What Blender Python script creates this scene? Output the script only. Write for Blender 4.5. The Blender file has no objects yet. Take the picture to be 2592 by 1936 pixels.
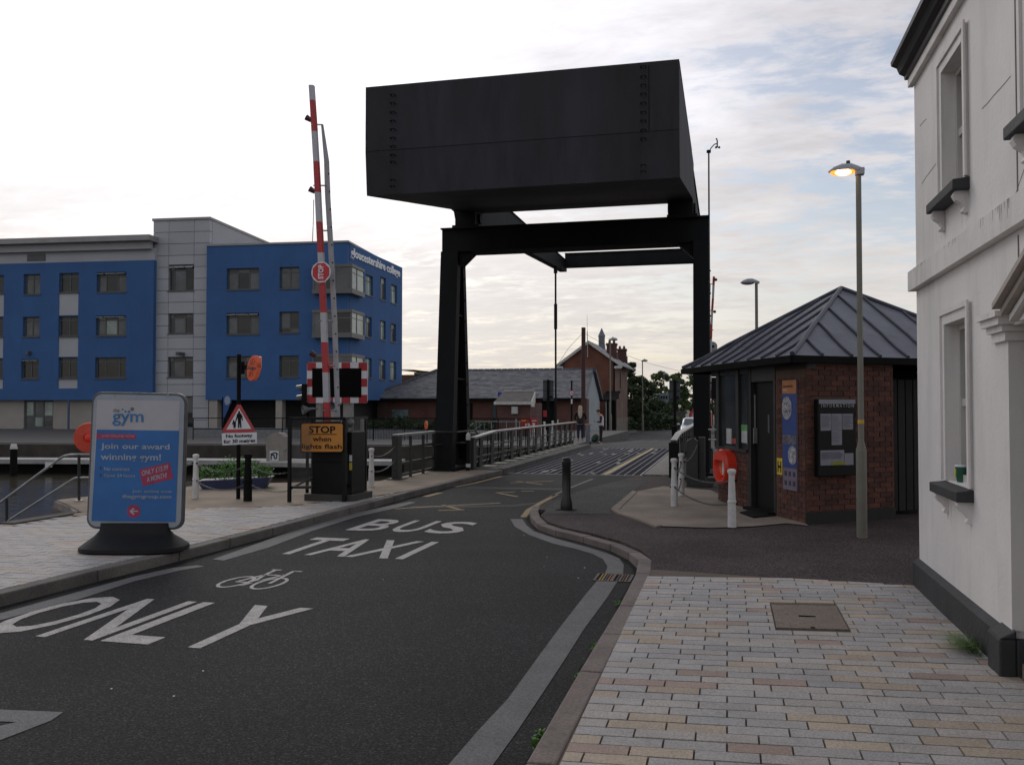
import bpy, math, random
from mathutils import Vector, Matrix
random.seed(7)
R = math.radians
sc = bpy.context.scene
col = sc.collection
# ---------------------------------------------------------------- camera
F, CX, CY, HY, YV, CAMH = 2250., 1296., 968., 1025., 1841., 1.6
PIT = math.atan((HY - CY) / F)
YAW = math.atan((YV - CX) / F * math.cos(PIT))
cam = bpy.data.objects.new('camera', bpy.data.cameras.new('camera')); col.objects.link(cam)
cam.location = (0, 0, CAMH); cam.rotation_euler = (math.pi / 2 + PIT, 0, YAW)
cam.data.sensor_width = 36; cam.data.lens = F / 2592 * 36
cam.data.clip_start = .05; cam.data.clip_end = 6000
sc.camera = cam
# ---------------------------------------------------------------- sky and sun
SUN_EL, SUN_AZ = R(30), R(-33)          # azimuth from +Y, negative towards the left
sd = Vector((math.sin(SUN_AZ) * math.cos(SUN_EL), math.cos(SUN_AZ) * math.cos(SUN_EL), math.sin(SUN_EL)))
w = bpy.data.worlds.new('World'); sc.world = w; w.use_nodes = True
nt = w.node_tree; nt.nodes.clear(); N = nt.nodes; L = nt.links
def nd(t, **k):
    n = N.new(t)
    for a, b in k.items(): setattr(n, a, b)
    return n
def mth(op, a, b=None, c=None, clamp=False):
    n = nd('ShaderNodeMath', operation=op); n.use_clamp = clamp
    for i, v in enumerate((a, b, c)):
        if v is None: continue
        if isinstance(v, (int, float)): n.inputs[i].default_value = v
        else: L.new(v, n.inputs[i])
    return n.outputs[0]
sky = nd('ShaderNodeTexSky', sky_type='NISHITA'); sky.sun_disc = False
sky.sun_elevation = SUN_EL; sky.sun_rotation = SUN_AZ; sky.air_density = 1.0; sky.dust_density = 1.5
bg1 = nd('ShaderNodeBackground'); bg1.inputs[1].default_value = .10
L.new(sky.outputs[0], bg1.inputs[0])
tc = nd('ShaderNodeTexCoord'); sep = nd('ShaderNodeSeparateXYZ'); L.new(tc.outputs['Generated'], sep.inputs[0])
den = mth('ADD', mth('MAXIMUM', sep.outputs[2], 0.0), .13)
cmb = nd('ShaderNodeCombineXYZ')
L.new(mth('DIVIDE', sep.outputs[0], den), cmb.inputs[0]); L.new(mth('DIVIDE', sep.outputs[1], den), cmb.inputs[1])
mp = nd('ShaderNodeMapping'); L.new(cmb.outputs[0], mp.inputs[0]); mp.inputs['Rotation'].default_value = (0, 0, R(25)); mp.inputs['Scale'].default_value = (1.0, 1.7, 1)
def noise(scale, detail, rough, dist, off=(0, 0, 0)):
    m2 = nd('ShaderNodeMapping'); L.new(mp.outputs[0], m2.inputs[0]); m2.inputs['Location'].default_value = off
    n = nd('ShaderNodeTexNoise'); L.new(m2.outputs[0], n.inputs['Vector'])
    n.inputs['Scale'].default_value = scale; n.inputs['Detail'].default_value = detail
    n.inputs['Roughness'].default_value = rough; n.inputs['Distortion'].default_value = dist
    return n.outputs[0]
n1 = noise(3.0, 9, .62, .25, (3.1, 7.7, 0)); n2 = noise(.8, 4, .5, .2, (1.3, 2.2, 0)); n3 = noise(9.0, 7, .62, .3, (9, 1, 0))
dotn = nd('ShaderNodeVectorMath', operation='DOT_PRODUCT'); L.new(tc.outputs['Generated'], dotn.inputs[0]); dotn.inputs[1].default_value = sd
glow = mth('POWER', mth('MAXIMUM', dotn.outputs['Value'], 0), 12)
dens = mth('ADD', mth('ADD', mth('MULTIPLY', n1, .60), mth('MULTIPLY', n2, .45)), mth('MULTIPLY', n3, .35))
ramp = nd('ShaderNodeMapRange'); ramp.interpolation_type = 'SMOOTHSTEP'
L.new(mth('ADD', dens, mth('MULTIPLY', glow, .30)), ramp.inputs[0]); ramp.inputs[1].default_value = .615; ramp.inputs[2].default_value = .78
lowc = nd('ShaderNodeMapRange'); L.new(sep.outputs[2], lowc.inputs[0]); lowc.inputs[1].default_value = .02; lowc.inputs[2].default_value = .22; lowc.inputs[3].default_value = .80; lowc.inputs[4].default_value = .20
cover = mth('ADD', mth('MULTIPLY', ramp.outputs[0], mth('SUBTRACT', 1, lowc.outputs[0])), lowc.outputs[0], clamp=True)
# cloud brightness: thin bright, thick greyer, much brighter about the hidden sun
shade = nd('ShaderNodeMapRange'); L.new(mth('ADD', mth('MULTIPLY', n3, .4), mth('MULTIPLY', noise(1.6, 7, .55, .4, (5, 5, 0)), .8)), shade.inputs[0])
shade.inputs[1].default_value = .42; shade.inputs[2].default_value = .78; shade.inputs[3].default_value = 1.0; shade.inputs[4].default_value = .64
cr = nd('ShaderNodeMix', data_type='RGBA')
hz = nd('ShaderNodeMapRange'); L.new(sep.outputs[2], hz.inputs[0]); hz.inputs[1].default_value = .0; hz.inputs[2].default_value = .32
L.new(hz.outputs[0], cr.inputs[0]); cr.inputs[6].default_value = (.93, .86, .78, 1); cr.inputs[7].default_value = (.96, .94, .99, 1)
cc = nd('ShaderNodeVectorMath', operation='SCALE'); L.new(cr.outputs[2], cc.inputs[0])
hdim = nd('ShaderNodeMapRange'); L.new(sep.outputs[2], hdim.inputs[0]); hdim.inputs[1].default_value = 0; hdim.inputs[2].default_value = .30; hdim.inputs[3].default_value = .92; hdim.inputs[4].default_value = 1.0
hs_ = nd('ShaderNodeMapRange'); L.new(sep.outputs[2], hs_.inputs[0]); hs_.inputs[1].default_value = .02; hs_.inputs[2].default_value = .34; hs_.inputs[3].default_value = .25
shd = mth('ADD', .88, mth('MULTIPLY', mth('SUBTRACT', shade.outputs[0], .88), hs_.outputs[0]))
L.new(mth('ADD', mth('MULTIPLY', shd, hdim.outputs[0]), mth('MULTIPLY', glow, .72)), cc.inputs['Scale'])
bg2 = nd('ShaderNodeBackground'); L.new(cc.outputs[0], bg2.inputs[0]); bg2.inputs[1].default_value = 1.0
mx = nd('ShaderNodeMixShader'); L.new(cover, mx.inputs[0]); L.new(bg1.outputs[0], mx.inputs[1]); L.new(bg2.outputs[0], mx.inputs[2])
wo = nd('ShaderNodeOutputWorld'); L.new(mx.outputs[0], wo.inputs[0])
sun = bpy.data.objects.new('sun', bpy.data.lights.new('sun', 'SUN')); col.objects.link(sun)
sun.data.energy = .6; sun.data.angle = R(22); sun.data.color = (1, .93, .84)
sun.rotation_euler = (-sd).to_track_quat('-Z', 'Y').to_euler(); sun.location = (-20, 30, 40)
sc.view_settings.view_transform = 'Standard'; sc.view_settings.look = 'None'
sc.view_settings.exposure = -.06; sc.view_settings.gamma = 1
sc.cycles.max_bounces = 6; sc.cycles.diffuse_bounces = 3
# ---------------------------------------------------------------- from the photograph's pixels to places
fw = Vector((-math.sin(YAW) * math.cos(PIT), math.cos(YAW) * math.cos(PIT), math.sin(PIT)))
rt = Vector((math.cos(YAW), math.sin(YAW), 0)); up = rt.cross(fw)
CAMP = Vector((0, 0, CAMH))
def ray(x, y): return fw + rt * ((x - CX) / F) - up * ((y - CY) / F)
def G(x, y, z=0.):
    d = ray(x, y); p = CAMP + d * ((z - CAMH) / d.z); return (p.x, p.y)
def V(x, y, Y):
    d = ray(x, y); p = CAMP + d * (Y / d.y); return (p.x, p.z)
def W(x, y, X):
    d = ray(x, y); p = CAMP + d * (X / d.x); return (p.y, p.z)
def PL(x, y, P0, u):
    """(s, z) where the sight line meets the upright plane through P0 along u"""
    n = Vector((-u[1], u[0], 0)); d = ray(x, y); t = (Vector((P0[0], P0[1], 0)) - CAMP).dot(n) / d.dot(n)
    p = CAMP + d * t; return ((p.x - P0[0]) * u[0] + (p.y - P0[1]) * u[1], p.z)
def GT(x, y):
    """right-hand pavement: it falls 3 % from the white building to the kerb"""
    d = ray(x, y); k = .03; t = (.1 + k * 1.0 + k * CAMP.x - CAMH) / (d.z - k * d.x); p = CAMP + d * t; return (p.x, p.y)
def zt(x): return .1 + .03 * (x + 1.0)
# ---------------------------------------------------------------- mesh building
class MB:
    def __init__(s): s.v = []; s.f = []; s.m = []; s.mi = 0
    def add(s, vs, fs):
        o = len(s.v); s.v += [tuple(v) for v in vs]
        for f in fs: s.f.append(tuple(i + o for i in f)); s.m.append(s.mi)
        return s
    def box(s, x0, x1, y0, y1, z0, z1):
        if x0 > x1: x0, x1 = x1, x0
        if y0 > y1: y0, y1 = y1, y0
        if z0 > z1: z0, z1 = z1, z0
        return s.add([(x0, y0, z0), (x1, y0, z0), (x1, y1, z0), (x0, y1, z0), (x0, y0, z1), (x1, y0, z1), (x1, y1, z1), (x0, y1, z1)],
                     [(0, 3, 2, 1), (4, 5, 6, 7), (0, 1, 5, 4), (1, 2, 6, 5), (2, 3, 7, 6), (3, 0, 4, 7)])
    def frm(s, P0, ux, uy, uz, a, b):
        """box in a frame: corners a, b in (ux, uy, uz) coordinates"""
        P0, ux, uy, uz = map(Vector, (P0, ux, uy, uz)); vs = []
        for k in (a[2], b[2]):
            for i, j in ((a[0], a[1]), (b[0], a[1]), (b[0], b[1]), (a[0], b[1])): vs.append(P0 + ux * i + uy * j + uz * k)
        return s.add(vs, [(0, 3, 2, 1), (4, 5, 6, 7), (0, 1, 5, 4), (1, 2, 6, 5), (2, 3, 7, 6), (3, 0, 4, 7)])
    def prism(s, poly, d):
        """polygon of 3-D points swept by vector d"""
        n = len(poly); d = Vector(d); a = [Vector(p) for p in poly]
        s.add(a + [p + d for p in a], [tuple(reversed(range(n))), tuple(range(n, 2 * n))] + [(i, (i + 1) % n, n + (i + 1) % n, n + i) for i in range(n)])
        return s
    def slab(s, pts, z0, z1): return s.prism([(p[0], p[1], z0) for p in pts], (0, 0, z1 - z0))
    def tube(s, p0, p1, r0, r1=None, n=10, cap=True):
        r1 = r0 if r1 is None else r1; p0 = Vector(p0); p1 = Vector(p1); d = (p1 - p0).normalized()
        a = d.orthogonal().normalized(); b = d.cross(a); vs = []
        for p, r in ((p0, r0), (p1, r1)):
            for i in range(n):
                t = 2 * math.pi * i / n; vs.append(p + a * (math.cos(t) * r) + b * (math.sin(t) * r))
        fs = [(i, (i + 1) % n, n + (i + 1) % n, n + i) for i in range(n)]
        if cap: fs += [tuple(reversed(range(n))), tuple(range(n, 2 * n))]
        return s.add(vs, fs)
    def path(s, pts, r, n=8):
        for a, b in zip(pts, pts[1:]): s.tube(a, b, r, r, n)
        return s
    def lathe(s, c, prof, n=16, axis=2):
        vs = []
        for r, h in prof:
            for i in range(n):
                t = 2 * math.pi * i / n; q = [r * math.cos(t), r * math.sin(t)]; q.insert(axis, h)
                vs.append((c[0] + q[0], c[1] + q[1], c[2] + q[2]))
        k = len(prof); fs = [(j * n + i, j * n + (i + 1) % n, (j + 1) * n + (i + 1) % n, (j + 1) * n + i) for j in range(k - 1) for i in range(n)]
        fs += [tuple(reversed(range(n))), tuple(range((k - 1) * n, k * n))]
        return s.add(vs, fs)
    def ball(s, c, r, n=12, sz=(1, 1, 1)):
        k = n // 2; vs = []
        for j in range(k + 1):
            th = math.pi * j / k
            for i in range(n):
                t = 2 * math.pi * i / n
                vs.append((c[0] + r * sz[0] * math.sin(th) * math.cos(t), c[1] + r * sz[1] * math.sin(th) * math.sin(t), c[2] + r * sz[2] * math.cos(th)))
        return s.add(vs, [(j * n + i, (j + 1) * n + i, (j + 1) * n + (i + 1) % n, j * n + (i + 1) % n) for j in range(k) for i in range(n)])
    def quad(s, *p): return s.add(p, [tuple(range(len(p)))])
def obj(name, mb, m, parent=None, smooth=False, bevel=0):
    me = bpy.data.meshes.new(name); me.from_pydata(mb.v, [], mb.f); me.update()
    ms = m if isinstance(m, (list, tuple)) else [m]
    for x in ms: me.materials.append(x)
    if len(ms) > 1: me.polygons.foreach_set('material_index', mb.m)
    import bmesh
    bm = bmesh.new(); bm.from_mesh(me); bmesh.ops.recalc_face_normals(bm, faces=bm.faces); bm.to_mesh(me); bm.free()
    if smooth:
        me.polygons.foreach_set('use_smooth', [True] * len(me.polygons))
        try: me.set_sharp_from_angle(angle=R(40))
        except Exception: pass
    o = bpy.data.objects.new(name, me); col.objects.link(o)
    if bevel:
        b = o.modifiers.new('bevel', 'BEVEL'); b.width = bevel; b.segments = 2; b.limit_method = 'ANGLE'
    if parent is not None:
        o.parent = parent
        if parent.get('_w'): o.location = -Vector(parent['_w'])
    return o
def thing(name, label, cat, loc=(0, 0, 0), group=None, world=True):
    """Empty at the thing's base; parts are given in world coordinates when world, else about the base"""
    o = bpy.data.objects.new(name, None); col.objects.link(o); o.location = loc; o.empty_display_size = .2
    o['label'] = label; o['category'] = cat
    if group: o['group'] = group
    if world: o['_w'] = tuple(loc)
    return o
def sub(o, parent):
    o.parent = parent; o.location = (0, 0, 0); return o
def tag(o, label, cat, group=None):
    o['label'] = label; o['category'] = cat
    if group: o['group'] = group
    return o
def struct(o): o['kind'] = 'structure'; return o
def stuff(o, label=None, cat=None):
    o['kind'] = 'stuff'
    if label: o['label'] = label; o['category'] = cat
    return o
def copy_tree(o, parent=None, loc=None, rz=None, label=None):
    c = o.copy(); col.objects.link(c)
    if parent is not None: c.parent = parent
    if loc is not None: c.location = loc
    if rz is not None: c.rotation_euler[2] = rz
    if label: c['label'] = label
    for ch in list(o.children): copy_tree(ch, c)
    return c
# ---------------------------------------------------------------- materials
MC = {}
def M(name, c=(.5, .5, .5), rough=.7, var=.18, scale=6., bump=.15, metal=0., fine=60., c2=None, stain=0., emis=None, spec=.5, grain=0., stretch=None, perobj=0.):
    if name in MC: return MC[name]
    m = bpy.data.materials.new(name); m.use_nodes = True; t = m.node_tree; b = t.nodes['Principled BSDF']
    b.inputs['Roughness'].default_value = rough; b.inputs['Metallic'].default_value = metal
    b.inputs['Specular IOR Level'].default_value = spec
    co = t.nodes.new('ShaderNodeTexCoord'); src = co.outputs['Object']
    if stretch:
        mpn = t.nodes.new('ShaderNodeMapping'); mpn.inputs['Scale'].default_value = stretch; t.links.new(src, mpn.inputs[0]); src = mpn.outputs[0]
    n = t.nodes.new('ShaderNodeTexNoise'); n.inputs['Scale'].default_value = scale; n.inputs['Detail'].default_value = 6; n.inputs['Roughness'].default_value = .6
    t.links.new(src, n.inputs['Vector'])
    r = t.nodes.new('ShaderNodeValToRGB'); d = c2 or tuple(x * (1 - var) for x in c)
    u = tuple(min(1, x * (1 + var)) for x in c)
    r.color_ramp.elements[0].position = .32; r.color_ramp.elements[1].position = .68
    r.color_ramp.elements[0].color = (*d, 1); r.color_ramp.elements[1].color = (*u, 1)
    t.links.new(n.outputs[0], r.inputs[0]); out = r.outputs[0]
    f = t.nodes.new('ShaderNodeTexNoise'); f.inputs['Scale'].default_value = fine; f.inputs['Detail'].default_value = 4
    t.links.new(co.outputs['Object'], f.inputs['Vector'])
    if grain:
        mr = t.nodes.new('ShaderNodeMapRange'); t.links.new(f.outputs[0], mr.inputs[0])
        mr.inputs[1].default_value = .35; mr.inputs[2].default_value = .65; mr.inputs[3].default_value = 1 - grain; mr.inputs[4].default_value = 1 + grain
        v = t.nodes.new('ShaderNodeVectorMath'); v.operation = 'SCALE'; t.links.new(out, v.inputs[0]); t.links.new(mr.outputs[0], v.inputs['Scale']); out = v.outputs[0]
    if grain >= .5:
        vo = t.nodes.new('ShaderNodeTexVoronoi'); vo.inputs['Scale'].default_value = 75; t.links.new(co.outputs['Object'], vo.inputs['Vector'])
        sx_ = t.nodes.new('ShaderNodeSeparateColor'); t.links.new(vo.outputs['Color'], sx_.inputs[0]); pw_ = t.nodes.new('ShaderNodeMath'); pw_.operation = 'POWER'; t.links.new(sx_.outputs[0], pw_.inputs[0]); pw_.inputs[1].default_value = 3.
        mr = t.nodes.new('ShaderNodeMapRange'); t.links.new(pw_.outputs[0], mr.inputs[0]); mr.inputs[3].default_value = .70; mr.inputs[4].default_value = 2.3
        v = t.nodes.new('ShaderNodeVectorMath'); v.operation = 'SCALE'; t.links.new(out, v.inputs[0]); t.links.new(mr.outputs[0], v.inputs['Scale']); out = v.outputs[0]
    if perobj:
        oi = t.nodes.new('ShaderNodeObjectInfo'); mr = t.nodes.new('ShaderNodeMapRange'); t.links.new(oi.outputs['Random'], mr.inputs[0])
        mr.inputs[3].default_value = 1 - perobj; mr.inputs[4].default_value = 1 + perobj
        v = t.nodes.new('ShaderNodeVectorMath'); v.operation = 'SCALE'; t.links.new(out, v.inputs[0]); t.links.new(mr.outputs[0], v.inputs['Scale']); out = v.outputs[0]
    if stain:
        s = t.nodes.new('ShaderNodeTexNoise'); s.inputs['Scale'].default_value = 1.3; s.inputs['Detail'].default_value = 8; s.inputs['Roughness'].default_value = .7
        sm = t.nodes.new('ShaderNodeMapping'); sm.inputs['Scale'].default_value = (3, 3, .5); t.links.new(co.outputs['Object'], sm.inputs[0]); t.links.new(sm.outputs[0], s.inputs['Vector'])
        mr = t.nodes.new('ShaderNodeMapRange'); t.links.new(s.outputs[0], mr.inputs[0]); mr.inputs[1].default_value = .5; mr.inputs[2].default_value = .75; mr.inputs[3].default_value = 1; mr.inputs[4].default_value = 1 - stain
        v = t.nodes.new('ShaderNodeVectorMath'); v.operation = 'SCALE'; t.links.new(out, v.inputs[0]); t.links.new(mr.outputs[0], v.inputs['Scale']); out = v.outputs[0]
    t.links.new(out, b.inputs['Base Color'])
    if bump:
        bp = t.nodes.new('ShaderNodeBump'); bp.inputs['Strength'].default_value = bump; bp.inputs['Distance'].default_value = .01
        t.links.new(f.outputs[0], bp.inputs['Height']); t.links.new(bp.outputs[0], b.inputs['Normal'])
    if emis:
        b.inputs['Emission Color'].default_value = (*emis[0], 1); b.inputs['Emission Strength'].default_value = emis[1]
    MC[name] = m; return m
def brick_mat(name, c1, c2, mort, axis='x', sx=1., rough=.85, bw=.225, bh=.075):
    if name in MC: return MC[name]
    m = bpy.data.materials.new(name); m.use_nodes = True; t = m.node_tree; b = t.nodes['Principled BSDF']; b.inputs['Roughness'].default_value = rough
    co = t.nodes.new('ShaderNodeTexCoord'); s = t.nodes.new('ShaderNodeSeparateXYZ'); t.links.new(co.outputs['Object'], s.inputs[0])
    cb = t.nodes.new('ShaderNodeCombineXYZ'); t.links.new(s.outputs[0 if axis == 'x' else 1], cb.inputs[0]); t.links.new(s.outputs[2], cb.inputs[1])
    br = t.nodes.new('ShaderNodeTexBrick'); t.links.new(cb.outputs[0], br.inputs[0]); br.inputs['Scale'].default_value = 1
    br.inputs['Brick Width'].default_value = bw; br.inputs['Row Height'].default_value = bh; br.inputs['Mortar Size'].default_value = .008
    br.inputs['Color1'].default_value = (*c1, 1); br.inputs['Color2'].default_value = (*c2, 1); br.inputs['Mortar'].default_value = (*mort, 1)
    n = t.nodes.new('ShaderNodeTexNoise'); n.inputs['Scale'].default_value = .9; n.inputs['Detail'].default_value = 6; t.links.new(co.outputs['Object'], n.inputs['Vector'])
    mr = t.nodes.new('ShaderNodeMapRange'); t.links.new(n.outputs[0], mr.inputs[0]); mr.inputs[1].default_value = .3; mr.inputs[2].default_value = .7; mr.inputs[3].default_value = .7; mr.inputs[4].default_value = 1.2
    v = t.nodes.new('ShaderNodeVectorMath'); v.operation = 'SCALE'; t.links.new(br.outputs[0], v.inputs[0]); t.links.new(mr.outputs[0], v.inputs['Scale'])
    t.links.new(v.outputs[0], b.inputs['Base Color'])
    bp = t.nodes.new('ShaderNodeBump'); bp.inputs['Strength'].default_value = .5; bp.inputs['Distance'].default_value = .01; bp.invert = True
    t.links.new(br.outputs['Fac'], bp.inputs['Height']); t.links.new(bp.outputs[0], b.inputs['Normal'])
    MC[name] = m; return m
def glass_mat(name, c=(.03, .04, .045), rough=.05):
    if name in MC: return MC[name]
    m = M(name, c, rough, var=.5, scale=.7, bump=.02, fine=3, spec=.45); return m
asphalt = M('asphalt', (.018, .0185, .019), .9, var=.32, scale=.45, bump=.6, fine=85, grain=.95, spec=.25)
asphalt_old = M('worn_asphalt', (.046, .046, .045), .9, var=.25, scale=.9, bump=.8, fine=60, grain=.6, spec=.3)
asphalt_red = M('red_asphalt', (.045, .033, .031), .9, var=.3, scale=.9, bump=.8, fine=60, grain=.6, spec=.3)
paint = M('road_paint', (.36, .34, .32), .75, var=.2, scale=9, bump=.5, fine=110, grain=.35)
paint_old = M('grey_road_paint', (.115, .113, .113), .8, var=.14, scale=4, bump=.5, fine=110, grain=.3)
paint_yel = M('yellow_road_paint', (.27, .195, .09), .8, var=.35, scale=18, bump=.5, fine=110, grain=.4)
kerb_m = M('kerb_stone', (.145, .118, .105), .85, var=.25, scale=3, bump=.4, fine=70, grain=.2, perobj=.14)
kerb_g = M('grey_kerb_stone', (.115, .105, .093), .85, var=.3, scale=3, bump=.4, fine=70, grain=.2, perobj=.14)
sand_m = M('worn_quay_paving', (.25, .20, .145), .9, var=.25, scale=1.6, bump=.5, fine=60, grain=.2)
conc = M('buff_concrete', (.22, .18, .145), .9, var=.25, scale=1.6, bump=.4, fine=70, grain=.2)
joint = M('paver_joint', (.10, .075, .062), .95, var=.2, scale=5)
pav = [M('paver_grey', (.325, .312, .30), .8, var=.10, scale=5, bump=.35, fine=90, grain=.2, perobj=.08),
       M('paver_pale', (.36, .33, .305), .8, var=.10, scale=5, bump=.35, fine=90, grain=.2, perobj=.08),
       M('paver_buff', (.355, .295, .23), .8, var=.10, scale=5, bump=.35, fine=90, grain=.2, perobj=.08),
       M('paver_blue_grey', (.295, .29, .285), .8, var=.10, scale=5, bump=.35, fine=90, grain=.2, perobj=.08),
       M('paver_brown', (.305, .23, .19), .8, var=.10, scale=5, bump=.35, fine=90, grain=.2, perobj=.08)]
steel = M('painted_steel_black', (.0085, .0095, .010), .7, spec=.18, var=.35, scale=1.4, bump=.1, stretch=(1, 1, .25), fine=25)
steel_t = M('weathered_tank_steel', (.031, .032, .041), .75, spec=.25, c2=(.025, .021, .020), var=.35, scale=1.0, bump=.12, stretch=(1, 1, .22), fine=20, stain=.3)
steel_g = M('grey_painted_steel', (.034, .036, .031), .6, spec=.3, var=.25, scale=4, bump=.1)
galv = M('galvanised_steel', (.30, .31, .31), .45, var=.2, scale=8, bump=.1, metal=.6)
rail_w = M('worn_white_handrail', (.33, .32, .30), .5, var=.25, scale=10, bump=.1)
black = M('gloss_black', (.006, .006, .0065), .5, spec=.2, var=.2, scale=5, bump=.05)
mattblack = M('matt_black', (.008, .008, .008), .85, spec=.12, var=.2, scale=5, bump=.1)
white_p = M('chalky_white_paint', (.60, .59, .57), .6, var=.12, scale=9, bump=.25, fine=40, stain=.25)
sign_w = M('sign_white', (.62, .64, .66), .45, var=.04, scale=5, bump=0)
sign_r = M('sign_red', (.42, .03, .04), .45, var=.1, scale=5, bump=0)
sign_k = M('sign_black', (.006, .006, .007), .6, spec=.15, var=.1, bump=0)
red_b = M('boom_red', (.40, .025, .03), .45, var=.12, scale=6, bump=.03)
orange = M('orange_plastic', (.72, .13, .05), .45, var=.12, scale=6, bump=.05)
def holes_wall(mb, P0, u, n, s0, s1, z0, z1, holes, th):
    """upright wall of thickness th (along n, away from the viewer) with rectangular holes (sa, sb, za, zb)"""
    P0 = (P0[0], P0[1], 0)
    ss = sorted({s0, s1, *[h[0] for h in holes], *[h[1] for h in holes]}); zs = sorted({z0, z1, *[h[2] for h in holes], *[h[3] for h in holes]})
    ss = [s for s in ss if s0 <= s <= s1]; zs = [z for z in zs if z0 <= z <= z1]
    for a, b in zip(ss, ss[1:]):
        run = None
        for c, d in list(zip(zs, zs[1:])) + [(None, None)]:
            solid = c is not None and not any(h[0] <= (a + b) / 2 <= h[1] and h[2] <= (c + d) / 2 <= h[3] for h in holes)
            if solid: run = (run[0], d) if run else (c, d)
            elif run:
                mb.frm(P0, (u[0], u[1], 0), (n[0], n[1], 0), (0, 0, 1), (a, 0, run[0]), (b, th, run[1])); run = None
    return mb
FONT = {}
def text_mb(body, mapf, off=0.012, res=3, sx=1.0):
    """the glyph outlines of body, filled, mapped by mapf(u, v, w): u, v in 0..1 over the lettering's box, w = 0/1 back/front"""
    cu = bpy.data.curves.new('t', 'FONT'); cu.body = body; cu.resolution_u = res; cu.offset = off; cu.extrude = .5; cu.align_x = 'CENTER'
    ob = bpy.data.objects.new('t', cu); me = bpy.data.meshes.new_from_object(ob)
    vs = [v.co.copy() for v in me.vertices]; fs = [tuple(p.vertices) for p in me.polygons]
    bpy.data.objects.remove(ob); bpy.data.curves.remove(cu); bpy.data.meshes.remove(me)
    xs = [v.x for v in vs]; ys = [v.y for v in vs]; x0, x1, y0, y1 = min(xs), max(xs), min(ys), max(ys)
    mb = MB(); mb.add([mapf((v.x - x0) / (x1 - x0), (v.y - y0) / (y1 - y0), v.z + .5) for v in vs], fs); return mb
def text_on(name, body, o, ux, uy, w, h, m, parent, depth=.003, off=.012):
    """lettering w wide, h high, its lower left at o, standing depth proud"""
    o, ux, uy = Vector(o), Vector(ux).normalized(), Vector(uy).normalized(); nn = ux.cross(uy)
    return obj(name, text_mb(body, lambda a, b, c: o + ux * (a * w) + uy * (b * h) + nn * (c * depth), off), m, parent)
def split_letters(mb):
    """lettering as one mesh per letter (a dot stays with its stroke)"""
    par = list(range(len(mb.v)))
    def fd(a):
        while par[a] != a: par[a] = par[par[a]]; a = par[a]
        return a
    for f in mb.f:
        for b_ in f[1:]: par[fd(f[0])] = fd(b_)
    return par, fd
def letters_on(name, body, o, ux, uy, w, h, m, parent, depth=.02, off=.012):
    o, ux, uy = Vector(o), Vector(ux).normalized(), Vector(uy).normalized(); nn = ux.cross(uy)
    mb = text_mb(body, lambda a, b, c: (a, b, c), off); par, fd = split_letters(mb); comp = {}
    for i, f in enumerate(mb.f): comp.setdefault(fd(f[0]), []).append(f)
    items = []
    for r_, fs in comp.items(): xs = [mb.v[i][0] for f in fs for i in f]; items.append([min(xs), max(xs), fs])
    items.sort(key=lambda t: t[0]); out = []
    for it in items:
        if out and it[0] < out[-1][1] - .3 * (it[1] - it[0]): out[-1][1] = max(out[-1][1], it[1]); out[-1][2] += it[2]
        else: out.append(it)
    for a, b, fs in out:
        k = MB(); ids = sorted({i for f in fs for i in f}); mp_ = {i: j for j, i in enumerate(ids)}
        k.add([o + ux * (mb.v[i][0] * w) + uy * (mb.v[i][1] * h) + nn * (mb.v[i][2] * depth) for i in ids], [tuple(mp_[i] for i in f) for f in fs]); obj(name, k, m, parent)
# ================================================================ GROUND
mb = MB(); mb.box(-1500, 1500, -400, 3000, -3.2, -3.0); struct(obj('ground', mb, M('canal_bed', (.06, .05, .04), .9)))
water_m = M('dock_water', (.055, .046, .032), .11, var=.3, scale=.3, bump=0, spec=.4)
t = water_m.node_tree; b = t.nodes['Principled BSDF']; tcn = t.nodes.new('ShaderNodeTexCoord'); wn = t.nodes.new('ShaderNodeTexNoise'); wn.inputs['Scale'].default_value = 2.5; wn.inputs['Detail'].default_value = 4
t.links.new(tcn.outputs['Object'], wn.inputs['Vector']); bp = t.nodes.new('ShaderNodeBump'); bp.inputs['Strength'].default_value = .5; bp.inputs['Distance'].default_value = .05
t.links.new(wn.outputs[0], bp.inputs['Height']); t.links.new(bp.outputs[0], b.inputs['Normal'])
mb = MB(); mb.quad((-160, -60, -.95), (120, -60, -.95), (120, 60, -.95), (-160, 60, -.95)); struct(obj('water', mb, water_m))
quayL = [(-9.05, -30), (-9.05, 9.55), (-9.02, 10.78), (-9.5, 11.3), (-10.4, 12.0), (-10.3, 12.6), (-9.75, 14.0), (-9.7, 15.0), (-8.0, 16.0), (-6.75, 16.6), (-6.75, 20.2)]
mb = MB(); mb.slab(quayL + [(12, 20.2), (12, -30)], -3.1, -.02)
struct(obj('near_quay', mb, M('quay_wall', (.10, .09, .08), .9, var=.3, scale=2, bump=.5)))
# carriageway
mb = MB(); mb.box(-7, 2, -20, 20.2, -.015, 0); struct(obj('road', mb, asphalt))
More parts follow.
